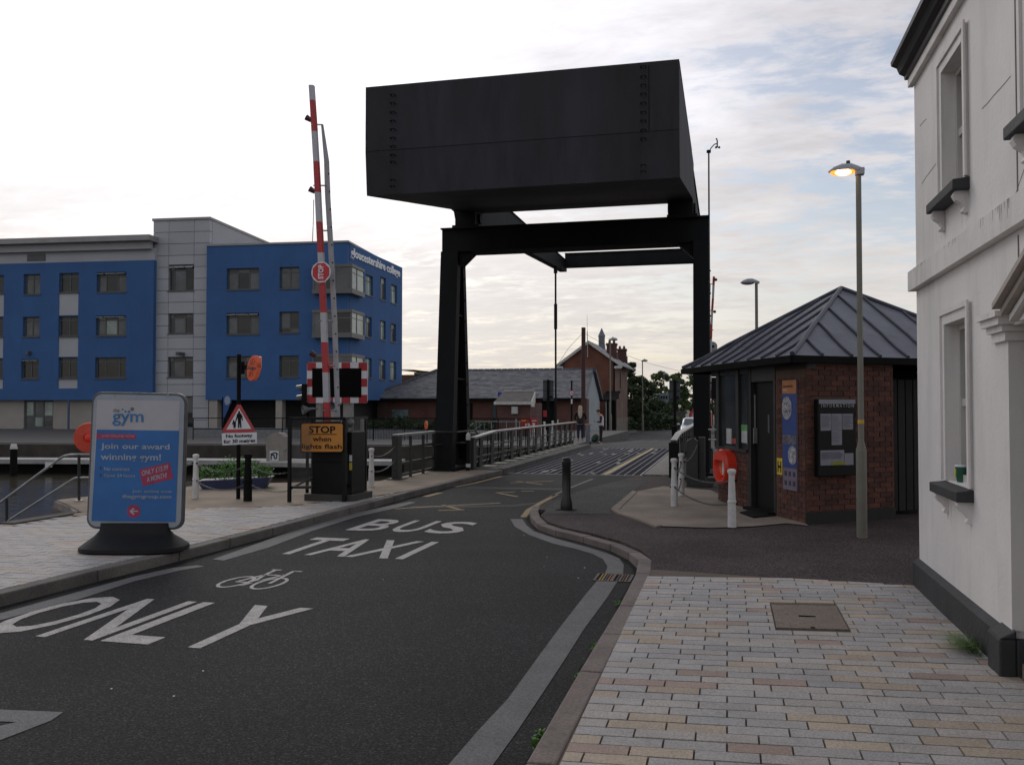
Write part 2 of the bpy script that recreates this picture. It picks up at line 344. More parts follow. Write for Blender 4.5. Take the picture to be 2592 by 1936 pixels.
# left kerb line (top inner edge of the road)
kl = [(-5.62, -20), (-5.61, 5.9), (-5.56, 7.0), (-5.47, 8.1), (-5.40, 9.9), (-5.37, 12.1), (-5.33, 14.7), (-5.22, 17.1), (-5.04, 20.0)]
def resample(pl, step):
    out = []; 
    for a, b in zip(pl, pl[1:]):
        n = max(1, round(math.dist(a, b) / step))
        for i in range(n): out.append((a[0] + (b[0] - a[0]) * i / n, a[1] + (b[1] - a[1]) * i / n))
    return out + [pl[-1]]
def offs(pl, d):
    out = []
    for i, p in enumerate(pl):
        a = pl[max(0, i - 1)]; b = pl[min(len(pl) - 1, i + 1)]; t = Vector((b[0] - a[0], b[1] - a[1])).normalized()
        out.append((p[0] - t.y * d, p[1] + t.x * d))
    return out
def kerb(name, pl, w, z0, z1, m, step, gap=.006, zf=None):
    root = struct(bpy.data.objects.new(name, None)); col.objects.link(root)
    p = resample(pl, step); q = offs(p, w)
    for i in range(len(p) - 1):
        a, b, c, d = (Vector(x) for x in (p[i], p[i + 1], q[i + 1], q[i])); g = (b - a).normalized() * gap
        zz = z1 if zf is None else None
        pts = [a + g, b - g, c - g, d + g]
        k = MB(); jit = random.uniform(-.003, .003)
        vs = [(x.x, x.y, z0) for x in pts] + [(x.x, x.y, (z1 if zf is None else zf(x.x, x.y)) + jit) for x in pts]
        k.add(vs, [(0, 3, 2, 1), (4, 5, 6, 7), (0, 1, 5, 4), (1, 2, 6, 5), (2, 3, 7, 6), (3, 0, 4, 7)])
        o = obj('kerbstone', k, m, root, bevel=.012)
    return root
kl2 = [p for p in kl if p[1] > 0]; kl2 = [(-5.62, 2.0)] + kl2[0:]
kerb('left_kerb', kl2, .14, -.1, .105, kerb_g, .92)
mb = MB(); pv_in = offs(resample(kl2, .9), .145)
mb.slab(pv_in + [(-6.72, 20.2), (-6.72, 16.55), (-8.0, 15.95), (-9.67, 14.97), (-9.72, 14.0), (-10.26, 12.6), (-10.36, 12.0), (-9.5, 11.33), (-8.99, 10.8), (-9.02, 9.55), (-9.02, 2.0)], -.02, .08)
struct(obj('left_pavement', mb, M('left_bedding', (.21, .19, .17), .95, var=.2, scale=6, grain=.3)))
def inside(x, y, poly):
    c = False; n = len(poly)
    for i in range(n):
        a, b = poly[i], poly[(i + 1) % n]
        if (a[1] > y) != (b[1] > y) and x < (b[0] - a[0]) * (y - a[1]) / (b[1] - a[1]) + a[0]: c = not c
    return c
# the boundary between granite setts and the worn quay paving, from the photograph
bound = [G(*q, .1) for q in [(0, 1332), (183, 1304), (470, 1288), (720, 1280), (900, 1262), (1052, 1238)]]
polyL = pv_in[:12] ; 
polyL = [p for p in pv_in if p[1] < 15.0] + [bound[5], bound[4], bound[3], bound[2], bound[1], bound[0], (-9.0, 9.0), (-9.0, 2.0)]
def paver(mb, x0, x1, y0, y1, zf, h=.03, g=.0045, clip=None):
    x0 += g; x1 -= g; y0 += g; y1 -= g; j = random.uniform(-.0018, .0018)
    a = [(x0, y0), (x1, y0), (x1, min(y1, clip(x1)) if clip else y1), (x0, min(y1, clip(x0)) if clip else y1)]
    vs = [(x, y, zf(x, y) - h) for x, y in a] + [(x, y, zf(x, y) + j) for x, y in a]
    return mb.add(vs, [(4, 5, 6, 7), (0, 1, 5, 4), (1, 2, 6, 5), (2, 3, 7, 6), (3, 0, 4, 7)])
def pick(): return random.choices(range(5), (42, 30, 18, 6, 4))[0]
mb = MB(); PW, PH = .272, .106; row = 0; y = 2.05
pvst = root_l = bpy.data.objects['left_pavement']
def interp(tab, v):
    tab = sorted(tab)
    for (a, fa), (b_, fb) in zip(tab, tab[1:]):
        if a <= v <= b_: return fa + (fb - fa) * (v - a) / max(1e-6, b_ - a)
    return tab[0][1] if v < tab[0][0] else tab[-1][1]
kin = [(q[1], q[0]) for q in pv_in]; bnd = [(q[0], q[1]) for q in bound]
while y < 15.4:
    x = -9.1 + (PW / 2 if row % 2 else 0)
    while x < -5.4:
        xr_ = min(x + PW, interp(kin, y + PH / 2) - .004); xl_ = max(x, -8.99)
        if xr_ - xl_ > .03 and y + .02 < min(interp(bnd, xl_), interp(bnd, xr_)):
            mb.mi = random.choices(range(5), (50, 36, 6, 6, 2))[0]; paver(mb, xl_, xr_, y, y + PH, lambda a, b: .104, .022, .0035, clip=lambda q: interp(bnd, q))
        x += PW
    y += PH; row += 1
o = obj('granite_sett', mb, pav, root_l); o['kind'] = 'stuff'
mb = MB(); mb.slab([bound[1], bound[2], bound[3], bound[4], bound[5]] + [p_ for p_ in offs(resample(kl2, .9), .15) if p_[1] > bound[5][1] + .1] + [(-6.7, 20.0), (-6.7, 16.5), (-8.0, 15.92), (-9.64, 14.95), (-9.69, 14.0), (-10.23, 12.6), (-10.33, 12.03), (-9.5, 11.36), (-8.97, 10.9)], .081, .1)
struct(obj('quay_paving', mb, sand_m))
mb = MB()   # dark low coping along the dock edge
for a, b in zip(quayL[1:-1], quayL[2:]):
    if 9 < a[1] < 10.7: 
        d = Vector((b[0] - a[0], b[1] - a[1])).normalized(); nn = Vector((-d.y, d.x))
        mb.prism([(a[0], a[1], .1), (b[0], b[1], .1), (b[0] + nn.x * .05, b[1] + nn.y * .05, -.6), (a[0] + nn.x * .05, a[1] + nn.y * .05, -.6)], (-nn.x * .22, -nn.y * .22, .0))
o = obj('dock_coping', mb, M('coping', (.06, .05, .04), .9)); struct(o)
# right footway
kr = [G(*q) for q in []]
kr = [(-.70, -3), (-.70, 3.68), (-.69, 5.0), (-.665, 6.7), (-.67, 8.0), (-.72, 8.75), (-.88, 9.3), (-1.15, 9.85), (-1.54, 10.36), (-1.95, 10.8), (-2.25, 11.25), (-2.48, 11.9), (-2.66, 12.6), (-2.76, 13.3), (-2.80, 14.2), (-2.79, 15.9), (-2.70, 18.07), (-2.1, 20.1)]
krl = [(-.835, -3)] + offs(kr, .13)[1:14]
def fz(x, y): return .1 if y < 12.5 else .1 - (y - 12.5) * .0118
kerb('right_kerb', [p for p in reversed(krl)], .13, -.1, .105, kerb_m, .9, zf=lambda x, y: fz(x, y) + .006 - .03 * min(1, max(0, (y - 8.6) / .8)))
krin = list(reversed(offs(list(reversed(krl)), .132)))
def slabz(mb, pts, z0, zf):
    n = len(pts); mb.add([(p[0], p[1], z0) for p in pts] + [(p[0], p[1], zf(*p)) for p in pts], [tuple(reversed(range(n))), tuple(range(n, 2 * n))] + [(i, (i + 1) % n, n + (i + 1) % n, n + i) for i in range(n)])
    return mb
bt = [GT(1650, 1437), GT(2330, 1482)]; bt[0] = (-.69, bt[0][1]); sl = (bt[1][1] - bt[0][1]) / (bt[1][0] - bt[0][0]); byy = lambda x: bt[0][1] + sl * (x - bt[0][0])
up1 = [p for p in krin if 8.3 < p[1] < 12.5]; up2 = [p for p in krin if p[1] > 12.5]; xm = up1[-1][0] - .05
mb = MB(); slabz(mb, [(-.70, byy(-.70))] + up1 + [(xm, 12.5), (8, 12.5), (8, byy(8))], -.019, lambda x, y: .1)
slabz(mb, [(xm, 12.5)] + up2 + [(-2.6, 15.9), (-2.3, 18.0), (-1.95, 20.15), (8, 20.15), (8, 12.5)], -.019, fz)
struct(obj('forecourt', mb, asphalt_red))
def gpoly(name, pts, m, dz, z=.1, T=None):
    mb = MB(); q = [G(x, y, z) for x, y in pts]
    mb.quad(*[(a, b, fz(a, b) + dz) for a, b in q]); return struct(obj(name, mb, m))
gpoly('tarmac_footway', [(1378, 1300), (1384, 1283), (1420, 1258), (1500, 1226), (1560, 1212), (1637, 1209), (1603, 1238), (1545, 1292), (1548, 1302)], asphalt_old, .004)
ap = [G(x, y, .1) for x, y in [(1609, 1240), (1564, 1291), (1668, 1333), (1800, 1338), (1905, 1334), (1990, 1326), (2046, 1332)]]
mb = MB(); mb.quad(*[(a, b, fz(a, b) + .012) for a, b in ap + [(.9, 12.2), (.2, 14.0), (-.3, 16.5), (-1.2, 17.2)]]); apron = struct(obj('apron', mb, conc))
def strip(name, a, b, m, parent, wd=.0):
    pass
ed = [(1602, 1238), (1546, 1290), (1560, 1300), (1600, 1313), (1660, 1336)]; ei = [(1613, 1241), (1567, 1291), (1578, 1297), (1616, 1311), (1676, 1333)]
for i in range(4):
    k = MB(); q = [G(x, y, .1) for x, y in (ed[i], ed[i + 1], ei[i + 1], ei[i])]; c = sum((Vector(v) for v in q), Vector((0, 0))) / 4
    q = [tuple(c + (Vector(v) - c) * .985) for v in q]
    slabz(k, q, .0, lambda x, y: fz(x, y) + .022); obj('edging_stone', k, conc, apron)
# right-hand paving: setts laid across the footway, one by one near the camera
rp = struct(bpy.data.objects.new('right_pavement', None)); col.objects.link(rp)
mb = MB(); slabz(mb, [(-.70, -4), (-.70, byy(-.70)), (8, byy(8)), (8, -4)], -.018, lambda x, y: zt(x) - .012); obj('bedding', mb, joint, rp)
mhp = [GT(*q) for q in [(1958, 1523), (2112, 1531), (2142, 1585), (1972, 1585)]]
mx0, mx1, my0, my1 = .30, .76, 6.13, 6.84
cand = []; y = -3.0; row = 0; PW, PH = .272, .1065
while y < byy(1.6) + .2:
    x = -.69 - (PW / 2 if row % 2 else 0) - (.05 if row % 5 == 3 else 0)
    while x < 1.75:
        xa, xb = max(x, -.69), x + PW
        if xb - xa > .05 and y + .02 < min(byy(xa), byy(xb)):
            if mx0 - .01 < xb and xa < mx1 + .01 and my0 - .01 < y + PH and y < my1 + .01:
                for p, q in ((xa, mx0), (mx1, xb)):
                    if q - p > .03 and not (p > mx1 + .3): cand.append((p, q, y, min(y + PH, byy(p))))
            else: cand.append((xa, xb, y, y + PH))
        x += PW
    y += PH; row += 1
def vis(c):
    p = Vector(((c[0] + c[1]) / 2, (c[2] + c[3]) / 2, .15)) - CAMP; z = p.dot(fw)
    if z < .3: return -1
    X = CX + F * p.dot(rt) / z; Yp = CY - F * p.dot(up) / z
    return z if -100 < X < 2700 and Yp < 2050 and c[1] < 1.66 else -1
seen = sorted([c for c in cand if vis(c) > 0], key=vis); single = set(seen[:299]); rest = MB()
for c in cand:
    if c in single:
        k = MB(); paver(k, *c, lambda a, b: zt(a), .03, clip=lambda x: byy(x) - .005); obj('sett', k, pav[pick()], rp)
    else:
        rest.mi = pick(); paver(rest, *c, lambda a, b: zt(a), .03, clip=lambda x: byy(x) - .005)
o = obj('distant_setts', rest, pav, rp); o['kind'] = 'stuff'
mb = MB(); mb.add([(x, y, zt(x) - .002) for x, y in ((mx0 + .006, my0 + .006), (mx1 - .006, my0 + .006), (mx1 - .006, my1 - .006), (mx0 + .006, my1 - .006))], [(0, 1, 2, 3)])
mh = thing('manhole_cover', 'square brown concrete inspection cover let into the right-hand paving', 'manhole cover', (.53, 6.5, .14))
k = MB(); slabz(k, [(mx0 + .006, my0 + .006), (mx1 - .006, my0 + .006), (mx1 - .006, my1 - .006), (mx0 + .006, my1 - .006)], .1, lambda x, y: zt(x) - .001); obj('slab', k, M('cover_concrete', (.17, .135, .105), .85, var=.15, scale=5, bump=.3, grain=.25), mh)
k = MB(); k.box(.47, .58, 6.46, 6.475, zt(.5), zt(.58) + .003); obj('lifting_slot', k, mattblack, mh)
k = MB(); k.lathe((.535, 6.155, zt(.53) - .002), [(.016, 0), (.016, .004)], 10); obj('keyhole', k, mattblack, mh)
# ================================================================ ROAD MARKINGS
def rtext(body, x0, x1, y0, y1, m, nm, off=.02):
    o = obj(nm, text_mb(body, lambda a, b, c: (x0 + a * (x1 - x0), y0 + b * (y1 - y0), .0015 + c * .003), off), m); return struct(o)
def rpoly(mb, pts, z=.004): q = [G(x, y) for x, y in pts]; mb.slab(q, .0015, z)
rtext('B', -4.76, -4.32, 10.6, 11.7, paint, 'marking_bus', .01)
rtext('U', -4.22, -3.83, 10.6, 11.7, paint, 'marking_bus', .01)
rtext('S', -3.74, -3.27, 10.6, 11.7, paint, 'marking_bus', .01)
for ch, a, b in (('T', -4.83, -4.40), ('A', -4.40, -3.94), ('X', -3.94, -3.45), ('I', -3.37, -3.28)): rtext(ch, a, b, 8.74, 9.92, paint, 'marking_taxi', .01)
for ch, a, b in (('O', -5.24, -4.74), ('N', -4.66, -4.20), ('L', -4.14, -3.77), ('Y', -3.68, -3.17)): rtext(ch, a, b, 5.24, 6.46, paint, 'marking_only', .01)
# bicycle symbol
mb = MB(); bx0, by0 = -4.46, 7.03; sx, sy = .60, .98     # 1 unit wide by 1 tall: wheels to the left and right
def bp(u, v): return (bx0 + u * sx, by0 + v * sy)
def line2(mb, a, b, w=.034, wy=None):
    a, b = Vector(bp(*a)), Vector(bp(*b)); d = (b - a).normalized(); n = Vector((-d.y, d.x)) * w / 2
    mb.slab([tuple(a + n), tuple(b + n), tuple(b - n), tuple(a - n)], .0015, .0045)
def ring2(mb, c, ru, rv, w=.032):
    for i in range(20):
        t0, t1 = 2 * math.pi * i / 20, 2 * math.pi * (i + 1) / 20; pts = []
        for t, k in ((t0, 1), (t1, 1), (t1, 0), (t0, 0)):
            x, y = bp(c[0] + ru * math.cos(t), c[1] + rv * math.sin(t)); e = Vector((math.cos(t), math.sin(t) * 1.2)) * (w / 2 if k else -w / 2); pts.append((x + e.x, y + e.y))
        mb.slab(pts, .0015, .0042)
ring2(mb, (.22, .25), .19, .25); ring2(mb, (.77, .25), .19, .25)
for a, b in (((.22, .25), (.36, .62)), ((.36, .62), (.48, .25)), ((.48, .25), (.67, .66)), ((.36, .62), (.67, .62)), ((.22, .25), (.48, .25)), ((.77, .25), (.66, .85)), ((.66, .85), (.80, .85)), ((.36, .62), (.33, .85)), ((.26, .87), (.42, .87)), ((.44, .12), (.52, .38)), ((.40, .12), (.48, .12))): line2(mb, a, b)
struct(obj('marking_bicycle', mb, paint))
# outlined triangle, lower left
mb = MB(); rpoly(mb, [(-260, 1786), (160, 1803), (42, 1828), (-260, 1815)]); rpoly(mb, [(160, 1803), (130, 1824), (-10, 1878), (-260, 1960), (-260, 1900), (42, 1828)]); struct(obj('marking_triangle', mb, paint_old))
# edge lines
def ribbon(name, A, B, m, z=.004):
    mb = MB()
    for i in range(len(A) - 1): mb.slab([G(*A[i]), G(*A[i + 1]), G(*B[i + 1]), G(*B[i])], .001, z)
    return struct(obj(name, mb, m))
def rib_w(name, line, w, m, z=.004):
    p = resample([G(*q) for q in line], .5); q = offs(p, w / 2); r = offs(p, -w / 2); mb = MB()
    for i in range(len(p) - 1): mb.slab([q[i], q[i + 1], r[i + 1], r[i]], .001, z)
    return struct(obj(name, mb, m))
ribbon('edge_line', [(-200, 1607), (0, 1553), (200, 1498), (340, 1459), (440, 1437), (500, 1431)], [(-200, 1625), (0, 1570), (200, 1517), (340, 1471), (460, 1443), (517, 1434)], paint_old)
ribbon('edge_line', [(538, 1416), (640, 1380), (760, 1336), (880, 1302), (1000, 1277), (1037, 1270)], [(566, 1419), (680, 1386), (790, 1344), (900, 1309), (1010, 1284), (1053, 1272)], paint_old)
RB = [(1292, 1314), (1303, 1333), (1340, 1354), (1400, 1376), (1460, 1390), (1500, 1402), (1526, 1415), (1538, 1434), (1531, 1452)]
RA = [(1322, 1314), (1333, 1330), (1352, 1345), (1410, 1364), (1490, 1386), (1535, 1400), (1567, 1413), (1579, 1430), (1577, 1455)]
ribbon('edge_line', RA, RB, paint_old)
ribbon('edge_line', [(1563, 1472), (1534, 1517), (1480, 1590), (1426, 1675), (1370, 1760), (1310, 1850), (1248, 1936), (1150, 2080)], [(1511, 1471), (1478, 1510), (1416, 1590), (1350, 1680), (1285, 1770), (1210, 1850), (1136, 1936), (1010, 2080)], paint_old)
for k_, pts in enumerate(([[(1000, 1288), (1090, 1282)], [(1090, 1282), (1266, 1273)], [(1122, 1278), (1165, 1290)], [(1110, 1292), (1175, 1290)]], [[(1255, 1247), (1305, 1245)], [(1262, 1248), (1310, 1257)], [(1320, 1243), (1352, 1243)]], [[(1292, 1222), (1400, 1217)], [(1308, 1218), (1373, 1226)]])):
    mb = MB()
    for a, b in pts:
        a, b = Vector(G(*a)), Vector(G(*b)); d = (b - a).normalized(); n = Vector((-d.y, d.x)) * .035; mb.slab([tuple(a + n), tuple(b + n), tuple(b - n), tuple(a - n)], .001, .0035)
    struct(obj('yellow_marking', mb, paint_yel))
rib_w('kerb_marking', [(1076, 1257), (1115, 1247)], .12, paint_yel); rib_w('kerb_marking', [(1150, 1232), (1200, 1223), (1270, 1205)], .09, paint_yel)
rib_w('kerb_marking', [(1325, 1309), (1338, 1291), (1370, 1272), (1408, 1252)], .09, paint_yel)
rib_w('side_line', [(1395, 1256), (1440, 1236), (1500, 1212)], .07, paint_old)
# drain grate, its bars still carrying scraps of old paint
gx0, gx1, gy0, gy1 = -1.20, -.86, 8.08, 8.43
dg = thing('drain_grate', 'rusty road gully grate with worn yellow and orange bars by the right kerb', 'drain', (-1.0, 8.25, 0))
k = MB(); k.box(gx0, gx1, gy0, gy1, -.005, .003); obj('pit', k, mattblack, dg)
k = MB()
for a in (gx0, (gx0 + gx1) / 2 - .01, gx1 - .02): k.box(a, a + .02, gy0, gy1, .003, .009)
for a in (gy0, gy1 - .015): k.box(gx0, gx1, a, a + .015, .0035, .0085)
obj('frame', k, M('rusty_iron', (.12, .10, .085), .8, var=.3, scale=20), dg)
gm = [M('bar_yellow', (.26, .16, .04), .8, var=.4, scale=40), M('bar_orange', (.22, .09, .03), .8, var=.4, scale=40), M('bar_blue', (.03, .05, .08), .8, var=.4, scale=40)]
for i, c in enumerate([None, 0, 0, 2, 1, 1, None, 2, 1, 2, 1, 2]):
    k = MB(); a = gx0 + .02 + i * .0262; k.box(a, a + .014, gy0 + .016, gy1 - .016, .0036, .0078); obj('bar', k, gm[c] if c is not None else mattblack, dg)
# ================================================================ BRIDGE
XL, XR, YN, YF = -5.0, -1.93, 20.22, 33.1
deck = struct(bpy.data.objects.new('bridge_deck', None)); col.objects.link(deck)
mb = MB(); mb.box(XL - .4, XR + .9, YN, YF, -.35, -.016); obj('plate', mb, M('deck_plate', (.01, .01, .013), .9, spec=.1, var=.2, scale=3, grain=.2), deck)
dk = M('deck_tread', (.016, .0165, .026), .95, spec=.08, var=.3, scale=2, bump=.5, fine=90, grain=.5); dl = M('worn_steel_strip', (.24, .235, .235), .5, var=.25, scale=10)
dy = M('yellow_deck_line', (.36, .27, .12), .7, var=.3, scale=6, grain=.3)
n = 17; stp = (XR - XL) / n
for i in range(n):
    a = XL + i * stp; k = MB(); k.box(a + .012, a + stp - .012, YN + .07, YF - .07, -.016, .002); obj('tread_plank', k, dk, deck)
    k = MB(); k.box(a - .008, a + .008, YN + .07, YF - .07, -.016, .008); obj('wear_strip', k, dl, deck)
k = MB(); k.box(XR - .012, XR + .02, YN, YF, -.016, .012); obj('wear_strip', k, dl, deck)
for y_ in (YN, YF - .06): k = MB(); k.box(XL - .1, XR + .1, y_, y_ + .05, -.016, .010); obj('end_plate', k, dl, deck)
k = MB(); k.add([(-2.80, YN + .08, .0105), (-2.68, YN + .08, .0105), (-2.6, YF - .08, .0105), (-2.72, YF - .08, .0105)], [(0, 1, 2, 3)]); obj('centre_line', k, dy, deck)
mb = MB()
for _ in range(26):
    x = XL + .2 + random.random() * 2.4; y = YN + .4 + random.random() * 12; mb.box(x, x + .05 + random.random() * .12, y, y + .1 + random.random() * .5, .002, .0095)
o = obj('paint_flecks', mb, M('fleck', (.34, .32, .29), .8), deck); o['kind'] = 'stuff'
# bridge footways
mb = MB(); mb.box(-5.95, XL - .18, 19.9, 33.4, -.2, .12); struct(obj('bridge_footway', mb, M('footway_grey', (.10, .095, .085), .9, var=.25, scale=2, grain=.3)))
kerb('bridge_kerb', [(XL - .03, 19.95), (XL - .03, 33.4)], .15, -.1, .13, M('dark_kerb', (.085, .075, .065), .85, var=.3, scale=3, perobj=.2), 1.2)
for i in range(12):
    k = MB(); y_ = 20.5 + i * 1.06; k.box(-5.74, -5.42, y_, y_ + .55, .121, .14); obj('footway_plate', k, M('pale_plate', (.26, .25, .20), .7, var=.3, scale=5), bpy.data.objects['bridge_footway'])
mb = MB(); mb.box(-1.85, -1.2, YN, 33.2, -.2, .035); rf = struct(obj('bridge_side_plate', mb, M('pale_tread', (.17, .155, .14), .8, var=.2, scale=12, grain=.5)))
# ================================================================ GROUND BEYOND THE BRIDGE
def far_z(y): return 0 if y < 34 else (-(y - 34) / 26 * .7 if y < 60 else -.7)
mb = MB()
for a, b in ((33.1, 40), (40, 47), (47, 54), (54, 60), (60, 90), (90, 150)):
    mb.add([(-7.5, a, far_z(a)), (14, a, far_z(a)), (30, b, far_z(b)), (-7.5, b, far_z(b))], [(0, 1, 2, 3)])
struct(obj('far_road', mb, asphalt_old))
mb = MB(); mb.box(-7.3, 60, 33.12, 33.34, -3.1, -.02); mb.slab([(-90, 30.5), (-29.5, 31.1), (-11.3, 33.6), (-7.4, 33.6), (-7.4, 45), (-90, 45)], -3.1, -.03); mb.box(-7.39, 60, 33.35, 45, -3.1, -.86); struct(obj('far_quay', mb, M('far_quay_wall', (.05, .042, .034), .9, var=.4, scale=1.5, bump=.8, fine=8)))
mb = MB()
for a, b in ((45, 60), (60, 2500)): mb.add([(-1500, a, -.78), (1500, a, -.78), (1500, b, -.78), (-1500, b, -.78)], [(0, 1, 2, 3)])
struct(obj('far_ground', mb, M('far_tarmac', (.09, .085, .075), .9, var=.2, scale=.3)))
mb = MB(); mb.slab([(-89.5, 31.0), (-29.5, 31.6), (-11.3, 34.1), (-6.0, 34.1), (-6.0, 56), (-89.5, 56)], -.5, .0); struct(obj('far_promenade', mb, M('promenade', (.075, .072, .068), .9, var=.15, scale=1)))
def fp(x, y, z):   # sight line to the falling ground beyond the bridge
    for _ in range(12): p = G(x, y, z); z = far_z(p[1])
    return p
ft = [(1497, 1124), (1524, 1110), (1560, 1101), (1590, 1094), (1640, 1087), (1700, 1076)]
L1 = [fp(x, y, -.3) for x, y in ft]; mb = MB()
for a, b in zip(L1, L1[1:]):
    mb.add([(a[0], a[1], far_z(a[1]) + .1), (b[0], b[1], far_z(b[1]) + .1), (b[0] - 18, b[1] + 2, far_z(b[1]) + .1), (a[0] - 4, a[1] + .2, far_z(a[1]) + .1), (a[0], a[1], far_z(a[1]) - .1), (b[0], b[1], far_z(b[1]) - .1)], [(0, 1, 2, 3), (4, 5, 1, 0)])
struct(obj('far_pavement', mb, M('far_paving', (.15, .14, .125), .9, var=.15, scale=1)))
mb = MB()
for a, b in zip(L1, L1[1:]): mb.add([(a[0] + .25, a[1], far_z(a[1]) + .006), (a[0] + .42, a[1], far_z(a[1]) + .006), (b[0] + .42, b[1], far_z(b[1]) + .006), (b[0] + .25, b[1], far_z(b[1]) + .006)], [(0, 1, 2, 3)])
struct(obj('far_edge_line', mb, M('pale_yellow_line', (.30, .26, .18), .8)))
mb = MB()
for x, y, w_ in [(1560, 1115, 16), (1590, 1112, 26), (1622, 1113, 30), (1655, 1112, 14), (1672, 1111, 10), (1565, 1120, 20), (1600, 1119, 34), (1640, 1120, 30), (1620, 1098, 10), (1640, 1096, 14), (1668, 1094, 10), (1690, 1092, 12)]:
    p = fp(x, y, 0); q = fp(x + w_, y - 1, 0); z = far_z(p[1]) + .03; mb.add([(p[0], p[1], z), (q[0], q[1], z), (q[0], q[1] + .3, z - .006), (p[0], p[1] + .3, z - .006)], [(0, 1, 2, 3)])
struct(obj('far_lettering', mb, M('far_paint', (.38, .36, .34), .8)))
# ================================================================ BASCULE GANTRY
gt = thing('lift_bridge_gantry', 'huge dark steel lifting bridge frame with a boxy counterweight tank over the road', 'bascule bridge', (-3.4, 20, .1))
TY = 14.2; XA, XB = -6.04, -.71
zt_, zb_ = V(918, 220, TY)[1], V(923, 494, TY)[1]; zc_ = V(918, 385, TY)[1]; YB = 19.3; zu = 6.05; ztop = zt_ - .015
# tank: upright front, slightly battered lower front, underside rising to the pivots
tk = MB(); prof = [(TY, ztop), (TY, zc_), (TY + .07, zb_), (YB, zu), (YB + 1.2, zu + .15), (YB + 1.2, ztop)]
tk.prism([(XA, y, z) for y, z in prof], (XB - XA, 0, 0)); tank = obj('counterweight_tank', tk, steel_t, gt)
def rungs(px0, px1, ys):
    for y in ys:
        x0, z0 = V(px0, y, TY); x1, _ = V(px1, y, TY); k = MB(); Yf = TY - .02
        k.path([(x0, Yf + .03, z0), (x0, Yf - .06, z0), (x1, Yf - .06, z0), (x1, Yf + .03, z0)], .009, 6); o = obj('ladder_rung', k, steel, gt); sub(o, tank); o.parent = tank; o.location = (0, 0, 0)
rungs(991, 1001, [243, 264, 287, 309, 330, 352, 373, 395, 412, 458, 474]); rungs(1623, 1635, [172, 197, 219, 241, 264, 287, 309, 332, 354, 421, 437])
k = MB(); x0, _ = V(1643, 300, TY); k.box(x0 - .007, x0 + .007, TY - .004, TY + .02, zc_ + .01, ztop - .06); k.box(XA + .01, XB - .01, TY - .004, TY + .02, zc_ - .004, zc_ + .004); obj('weld_seam', k, steel, gt)
for side in (XA, XB):
    k = MB(); k.box(side - .006, side + .006, TY + .02, YB, ztop - .05, ztop - .02); obj('plate_edge', k, steel, gt)
# pivots
def pivot(px0, px1, Y=20.):
    x0, _ = V(px0, 560, Y); x1, _ = V(px1, 560, Y); k = MB(); k.box(x0, x1, 19.75, 20.4, 5.75, 6.25)
    k.prism([(x0 - .16, 19.8, 6.22), (x0 - .05, 19.8, 6.12), (x0, 19.8, 5.85), (x0, 19.8, 6.3)], (0, .5, 0)); obj('pivot_block', k, steel, gt)
    k = MB(); k.box(x0 - .06, x1 + .10, 19.7, 20.5, 5.70, 5.78); obj('bearing_plate', k, steel, gt)
    k = MB(); k.tube((x0 - .06, 20.1, 5.98), (x1 + .05, 20.1, 5.98), .12, n=14); obj('pivot_pin', k, steel, gt)
pivot(1160, 1210); pivot(1697, 1755)
# overhead arms to the far end of the deck
for xa, xb in ((-6.12, -5.86), (-1.02, -.75)):
    k = MB(); k.prism([(xa, 20.3, 6.35), (xa, 21.2, 6.02), (xa, 33.0, 6.62), (xa, 33.0, 7.0), (xa, 20.3, ztop)], (xb - xa, 0, 0)); a = obj('overhead_arm', k, steel, gt)
    k = MB(); k.box(xa - .03, xb + .03, 20.4, 33.02, 7.0, 7.03); o = obj('flange', k, steel, gt); o.parent = a; o.location = (0, 0, 0)
    c = (xa + xb) / 2 + .06; k = MB()
    k.tube((c, 31.1, 6.55), (c, 31.1, .9), .035, n=8); k.tube((c, 31.1, 5.2), (c, 31.1, 4.3), .06, n=8); k.tube((c, 31.1, 6.5), (c, 31.1, 6.3), .07, n=8); obj('lifting_rod', k, steel, gt)
k = MB(); k.box(-5.86, -.75, 32.6, 33.0, 6.8, 7.22); o = obj('end_beam', k, steel, gt)
k = MB(); k.box(-5.86, -.75, 32.55, 33.05, 7.22, 7.26); k.box(-5.86, -.75, 32.55, 33.05, 6.76, 6.8); o = obj('end_beam_flange', k, steel, gt)
